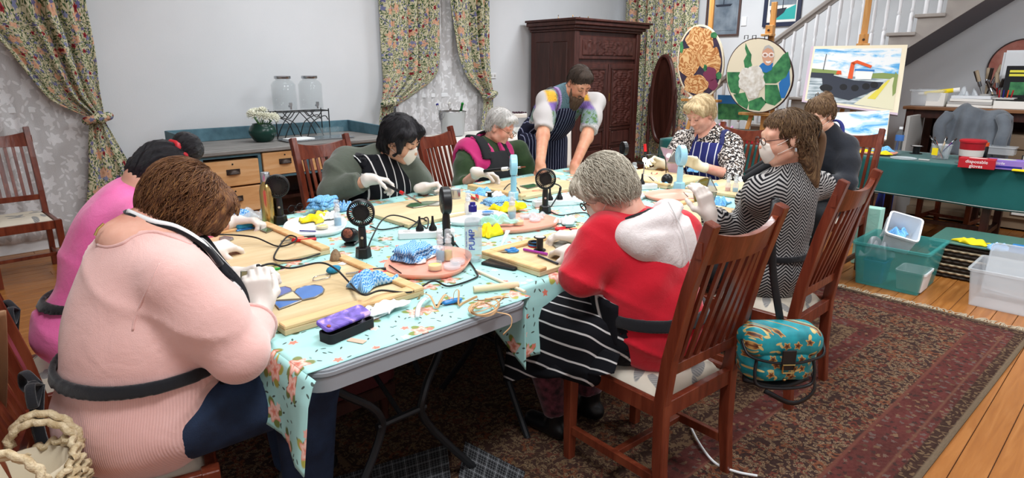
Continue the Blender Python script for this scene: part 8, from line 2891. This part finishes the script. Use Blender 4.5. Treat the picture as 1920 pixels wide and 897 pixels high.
crate('clear_box', 'clear plastic box at the left end of the plan cabinet top', 'box', 7.68, K(1738), .3, .28, .16, 'milky_plastic', FZ)
box_thing('paper_pack', 'white paper pack beside the clear box on the cabinet', 'paper', (7.6, K(1757)), (.12, .16, .13), 0, 'paper', FZ)
rod('yellow_tube', 'yellow and white paper roll lying over the clear box', 'roll', A(1722, 177, X=7.62), A(1800, 168, X=7.66), .03, [(.15, 'paper', 'end_piece', .018), (.85, 'yellow_cloth', 'tube_wrap', .022), (1, 'paper', 'end_piece', .022)])
crumple('white_bag', 'pale plastic bag behind the yellow roll', 'bag', (7.72, K(1806)), .1, .12, .2, 'milky_plastic', 0, 81, FZ, 4)
for k in range(4):
 box_thing('paper_stack', ['lowest', 'second', 'third', 'topmost'][k] + ' white book in the paper stack on the cabinet', 'book', (7.62, K(1823)), (.2, .38 - .02 * k, .026), [1, -2, 2, -1][k], ['paper', 'card_grey', 'paper', 'milky_white'][k], FZ + .0275 * k)
def brush_jar(label, y, x, cols, tall=.3, mat='card_grey', n=6):
 t = thing('brush_jar', label, 'jar', (x, y, FZ))
 part('jar_body', MB().lathe([(.045, 0), (.05, .004), (.05, .12), (.046, .12), (.045, .01), (0, .008)], 18, caps=False), mat, t, smooth='all')
 rn = random.Random(int(abs(y) * 100))
 for k in range(n):
  a = k * 6.28 / n + .4
  b = rn.uniform(.05, .16)
  h = tall * rn.uniform(.75, 1.05)
  base = Vector((x - .02 * math.cos(a), y - .02 * math.sin(a), FZ + .01))
  tip = Vector((x + b * math.cos(a), y + b * math.sin(a), FZ + h))
  rod('paint_brush', 'flat %s brush, %s in the %s' % (['worn', 'dark', 'pale', 'thin', 'broad', 'short'][k % 6], ['first', 'second', 'third', 'fourth', 'fifth', 'sixth'][k % 6], label.split(' on ')[0]), 'brush', base, tip, .005,
   [(.55, cols[k % len(cols)], 'handle', .006), (.7, 'steel', 'ferrule', .013), (1, 'dark_bronze' if k % 2 else 'kraft', 'bristles', .016)])
 return t
brush_jar('grey jar of wide brushes on the plan cabinet', K(1845, 7.95), 7.95, ['kraft', 'dark_bronze', 'card_grey'], .42)
brush_jar('steel jar of thin brushes on the plan cabinet', K(1868, 7.9), 7.9, ['leaf_green', 'pine_light', 'box_red'], .32, 'steel')
crate('grey_box', 'grey plastic box of pens on the plan cabinet', 'box', 7.62, K(1882), .14, .16, .1, 'card_grey', FZ)
for k, m_ in enumerate(('box_red', 'painted_orange', 'navy_plastic', 'box_red')):
 rod('pen', ['red', 'orange', 'blue', 'dark red'][k] + ' pen standing in the grey box on the cabinet', 'pen', Vector((7.62, K(1882) - .04 + .025 * k, FZ + .012)), Vector((7.6, K(1882) - .06 + .035 * k, FZ + .17)), .005, [(1, m_, 'barrel', .006)])
box_thing('white_board_stack', 'thick white board block at the right of the cabinet top', 'board', (7.68, K(1905)), (.36, .3, .07), 0, 'paper', FZ)
box_thing('black_tray', 'flat black tray on the white board block', 'tray', (7.66, K(1903)), (.22, .28, .02), 0, 'black_plastic', FZ + .071)
t = thing('art_book', 'black art book with yellow title leaning at the cabinet end', 'book', (7.76, K(1902, 7.76), FZ + .092), 96)
part('cover', MB().box((0, 0, .15), (.22, .02, .3)), 'black_matte', t, bevel=.002)
part('title_line', MB().box((.02, .011, .25), (.12, .001, .022)).box((.01, .011, .215), (.14, .001, .022)), 'lettering_yellow', t)
part('cover_picture', MB().box((.0, .011, .09), (.12, .001, .12)), 'painted_leaf', t)
t = thing('white_packet', 'large white paper packet with orange logo behind the art book', 'packet', (7.95, K(1905, 7.95), FZ + .072 - .072), 95)
part('packet', MB().box((0, 0, .27), (.34, .06, .54)), 'milky_white', t, bevel=.02, seg=2)
part('logo', MB().prism(ell(0, 0, .03, .04, 10, .2, 3), .002, rot(-90), (-.09, .031, .3)), 'painted_orange', t)
c = A(1915, 128, X=8.5)
t = thing('round_wall_art', 'round reddish painting on the wall beyond the packet', 'painting', (8.53, c.y, c.z))
part('disc', MB().lathe([(.3, 0), (.3, .015)], 40, (0, 0, 0), rot(0, -90, 0)), 'dark_wood', t)
part('painted_face', MB().lathe([(.285, 0), (.285, .003)], 40, (-.015, 0, 0), rot(0, -90, 0)), 'round_art', t)
crumple('blue_bag', 'bright blue plastic bag hanging beside the plan cabinet', 'bag', (7.25, A(1692, 215, X=7.25).y), .1, .1, .95, 'bag_blue', 0, 83, .01, 3)
box_thing('grey_frame_stack', 'grey edged canvas standing beside the plan cabinet', 'canvas', (7.32, A(1712, 250, X=7.32).y), (.5, .03, 1.05), 0, 'card_grey', .002)
# ------------------------------------------------------------------ boxes on the floor at right
t = crate('storage_tub', 'large teal see-through plastic tub on the floor', 'tub', 4.98, 1.19, .5, .46, .31, 'teal_plastic', .002, .006, .86, .015)
crate('inner_box', 'small white plastic box standing inside the teal tub', 'box', 4.9, 1.06, .22, .18, .14, 'white_plastic', .012, .004, .85, .006)
crate('inner_box', 'small blue plastic box inside the teal tub', 'box', 4.88, 1.29, .18, .14, .17, 'blue_plastic', .012, .004, .85, .006)
crumple('plastic_bag', 'clear plastic bag bulging out of the teal tub', 'bag', (4.88, 1.3), .1, .1, .14, 'milky_plastic', 0, 91, .2, 4)
t = crate('tilted_box', 'tilted white plastic box of blue wipes on the teal tub', 'box', 4.98, 1.22, .24, .2, .16, 'milky_white', .3, .004, .85, .008)
t.rotation_euler = (R(14), R(-28), R(10))
crumple('blue_wipe', 'blue wipes inside the tilted white box', 'cloth', (4.98, 1.22), .07, .06, .06, 'blue_cloth', 0, 92, .345, 4)
crumple('plastic_bag', 'crinkled clear bag standing behind the tilted white box', 'bag', (5.1, 1.28), .1, .08, .16, 'clear_plastic', 0, 93, .31, 4)
# mint carton behind the tub
box_thing('mint_carton', 'pale mint carton standing behind the teal tub', 'carton', (5.3, 1.5), (.1, .16, .46), 0, 'teal_cloth', .002, .004)
# woven basket
t = thing('woven_basket', 'dark woven basket with green lid on the floor', 'basket', (5.62, .78, 0), 0)
bw, bd, bh = .5, .62, .26
part('basket_wall', MB().bx(-bw / 2 + .01, bw / 2 - .01, -bd / 2 + .01, bd / 2 - .01, .004, bh), 'wicker', t)
for k in range(9):
 z = .015 + k * .028
 mb = MB()
 pts = []
 for q0, q1 in (((-bw / 2, -bd / 2), (bw / 2, -bd / 2)), ((bw / 2, -bd / 2), (bw / 2, bd / 2)), ((bw / 2, bd / 2), (-bw / 2, bd / 2)), ((-bw / 2, bd / 2), (-bw / 2, -bd / 2))):
  for i in range(24):
   f_ = i / 24
   x, y = q0[0] + (q1[0] - q0[0]) * f_, q0[1] + (q1[1] - q0[1]) * f_
   o_ = .007 * (1 if (i + k) % 2 else -1)
   nx, ny = (q1[1] - q0[1]), -(q1[0] - q0[0])
   l = math.hypot(nx, ny)
   pts.append((x + nx / l * o_, y + ny / l * o_, z))
 pts.append(pts[0])
 part('weave_strand', mb.tube(pts, .0085, 5, False), 'wicker_light' if k % 2 else 'wicker', t, smooth='all')
part('basket_lid', MB().prism(rrect(-bw / 2 - .02, bw / 2 + .02, -bd / 2 - .02, bd / 2 + .02, .04), .014, c=(0, 0, bh)), 'lid_green', t, bevel=.004)
crumple('yellow_gloves', 'yellow rubber gloves on the green basket lid', 'gloves', A(1822, 455, z=.28), .07, .11, .04, 'yellow_cloth', 0, 94, bh + .015, 4)
crumple('blue_wipe', 'crumpled blue cloth on the green basket lid', 'cloth', A(1872, 468, z=.28), .06, .07, .05, 'blue_wave_cloth', 0, 95, bh + .015, 5)
box_thing('blue_packet', 'small bright blue packet at the right end of the basket lid', 'packet', A(1912, 472, z=.28), (.12, .1, .04), 0, 'blue_plastic', bh + .016)
# clear box with lid
t = crate('storage_box', 'clear plastic storage box standing on the floor in front of the basket', 'box', 5.02, .5, .42, .48, .25, 'milky_plastic', .002, .005, .9, .012)
t = thing('box_lid', 'clear plastic lid leaning upright inside the storage box', 'lid', (5.05, .5, .02), 0)
t.rotation_euler = (0, R(12), 0)
part('lid_sheet', MB().prism(rrect(-.17, .17, -.19, .19, .03), .006, rot(0, 90, 0), (0, 0, .19)), 'lid_plastic', t, bevel=.002)
part('lid_rim', MB().tube([(0, y, .19 - x) for x, y in rrect(-.17, .17, -.19, .19, .03)] + [(0, .19, .19 - .14)], .006, 6), 'milky_plastic', t)
# ------------------------------------------------------------------ handbag on the red woman's chair
c = V(2.1, .83, .0)
t = thing('handbag', 'teal brocade backpack-style handbag hanging from the red woman\'s chair', 'handbag', (c.x, c.y, .525), -42)
HB = Field((-.2, -.13, -.17), (.2, .13, .17), .007)
HB.rbox((0, 0, 0), (.135, .062, .1), None, .055, .02)
HB.rbox((0, -.045, -.025), (.095, .035, .06), None, .03, .015)
wrinkle(HB, .003, 30, 3)
P_, F_ = HB.mesh()
o = npobj('bag_body', P_, F_, 'brocade')
o.parent = t
flapf = Field((-.2, -.15, -.17), (.2, .13, .17), .007)
flapf.rbox((0, -.01, .055), (.14, .075, .055), None, .05, .02)
P_, F_ = flapf.mesh()
o = npobj('bag_flap', P_, F_, 'brocade')
o.parent = t
part('piping', MB().tube(spline([(-.142, -.03, .06), (-.13, -.075, .02), (-.06, -.088, -.0), (0, -.09, -.005), (.06, -.088, .0), (.13, -.075, .02), (.142, -.03, .06)], 4), .005, 8), 'tie_leather', t, smooth='all')
part('piping', MB().tube(spline([(-.1, -.07, .0), (-.105, -.08, -.05), (-.09, -.085, -.09), (0, -.09, -.1), (.09, -.085, -.09), (.105, -.08, -.05), (.1, -.07, 0)], 4), .006, 8), 'tie_leather', t, smooth='all')
part('clasp_strap', MB().box((0, -.096, .01), (.05, .006, .075)), 'tie_leather', t, bevel=.003)
part('buckle', MB().tube([(-.02, -.101, -.035), (.02, -.101, -.035), (.02, -.101, -.005), (-.02, -.101, -.005), (-.02, -.101, -.035)], .0035, 6), 'gold_metal', t)
part('stud', MB().ball((-.01, -.1, -.06), .006, 8), 'gold_metal', t)
part('base_leather', MB().tube(spline([(-.11, 0, -.1), (0, -.03, -.115), (.11, 0, -.1)], 4), .03, 8, True, .5), 'tie_leather', t, smooth='all')
part('hanging_strap', MB().tube(spline([(-.1, .05, .05), (-.1, .02, .25), (-.07, .02, .42), (-.04, .05, .53), (-.03, .08, .51), (-.02, .06, .3), (.02, .03, .09)], 6), .013, 8, True, .22, (.4, 1, 0)), 'tie_leather', t, smooth='all')
part('loose_strap', MB().tube(spline([(.12, -.02, -.05), (.13, -.05, -.13), (.05, -.07, -.17), (-.05, -.05, -.13)], 5), .009, 8, True, .4), 'tie_leather', t, smooth='all')
# ------------------------------------------------------------------ crochet bag, bottom left
c = A(68, 950, t=1.47)
t = thing('crochet_bag', 'cream crochet bag on the salmon-jumpered woman\'s chair', 'bag', (c.x, c.y, c.z), -35)
rn = random.Random(2)
mb = MB()
for k in range(7):
 z = .01 + .017 * k
 r_ = .085 + .012 * math.sin(k / 6 * PI)
 pts = []
 for i in range(73):
  a = 2 * PI * i / 72
  rr = r_ + .006 * math.sin(a * 18 + k * PI)
  zz = z + .006 * math.sin(a * 18 + k * PI + 1.2) + (.02 * math.sin(a * 2) if k > 4 else 0)
  pts.append((rr * 1.15 * math.cos(a), rr * math.sin(a), zz))
 part('crochet_round', MB().tube(pts, .0085, 6, False), 'crochet', t, smooth='all')
for s in (-1, 1):
 for j in range(2):
  pts = [((.078 + .004 * math.sin(i * 1.9 + j * 3)) * math.cos(a) + .0, s * .07 + s * .012 * j + .004 * math.cos(i * 1.9), .11 + (.07 + .016 * j) * math.sin(a)) for i, a in enumerate([PI * i / 24 for i in range(25)])]
  part('crochet_handle', MB().tube(pts, .0095, 6), 'crochet', t, smooth='all')
part('bag_lining', MB().lathe([(.07, .012), (.082, .05), (.085, .11), (.08, .11), (.07, .05), (0, .02)], 24, caps=False), 'lining_cream', t, smooth='all')
# shoulder bag strap on the salmon chair back
tag(obj('leather_strap', MB().tube(spline([A(0, 585, z=.95), A(3, 640, z=.86), A(4, 720, z=.72), A(0, 810, z=.55)], 6), .012, 8, True, .3), 'tan_leather', smooth='all'), 'tan leather strap hanging at the far left edge', 'strap')
# ------------------------------------------------------------------ under the table
c = A(690, 770, z=.15)
t = thing('footstool', 'dark red upholstered footstool under the grey table', 'stool', (1.05, 2.2, 0), 0)
part('cushion', MB().prism(rrect(-.24, .24, -.17, .17, .05), .1, c=(0, 0, .24)), 'rose_red_velvet', t, bevel=.025, seg=3)
part('stool_frame', MB().bx(-.23, .23, -.16, .16, .18, .24), 'dark_wood', t, bevel=.006)
for sx in (-1, 1):
 for sy in (-1, 1):
  part('leg', MB().lathe([(.014, .0), (.02, .03), (.018, .1), (.026, .18)], 10, (sx * .19, sy * .12, .008)), 'dark_wood', t)
def mat_sheet(label, pts, z):
 w_ = [A(x, y, z=zq) for (x, y), zq in zip(pts, z)]
 t = thing('grid_mat', label, 'mat', w_[0])
 def fn(u, v):
  return w_[0].lerp(w_[1], u).lerp(w_[3].lerp(w_[2], u), v)
 o = wpart('mat_sheet', MB().sheet(fn, 10, 8), 'grid_mat', t, solid=.004, smooth=False)
 L1, L2 = (w_[1] - w_[0]).length, (w_[3] - w_[0]).length
 setvec(o, 'loc', [(i / 10 * L1, j / 8 * L2, 0) for j in range(9) for i in range(11)])
 return t
mat_sheet('black cutting mat with white grid under the grey table', [(625, 897), (838, 834), (846, 905), (640, 975)], (.02, .02, .02, .02))
mat_sheet('second black grid mat standing beside the table leg', [(872, 828), (985, 886), (962, 960), (858, 905)], (.06, .05, .02, .02))
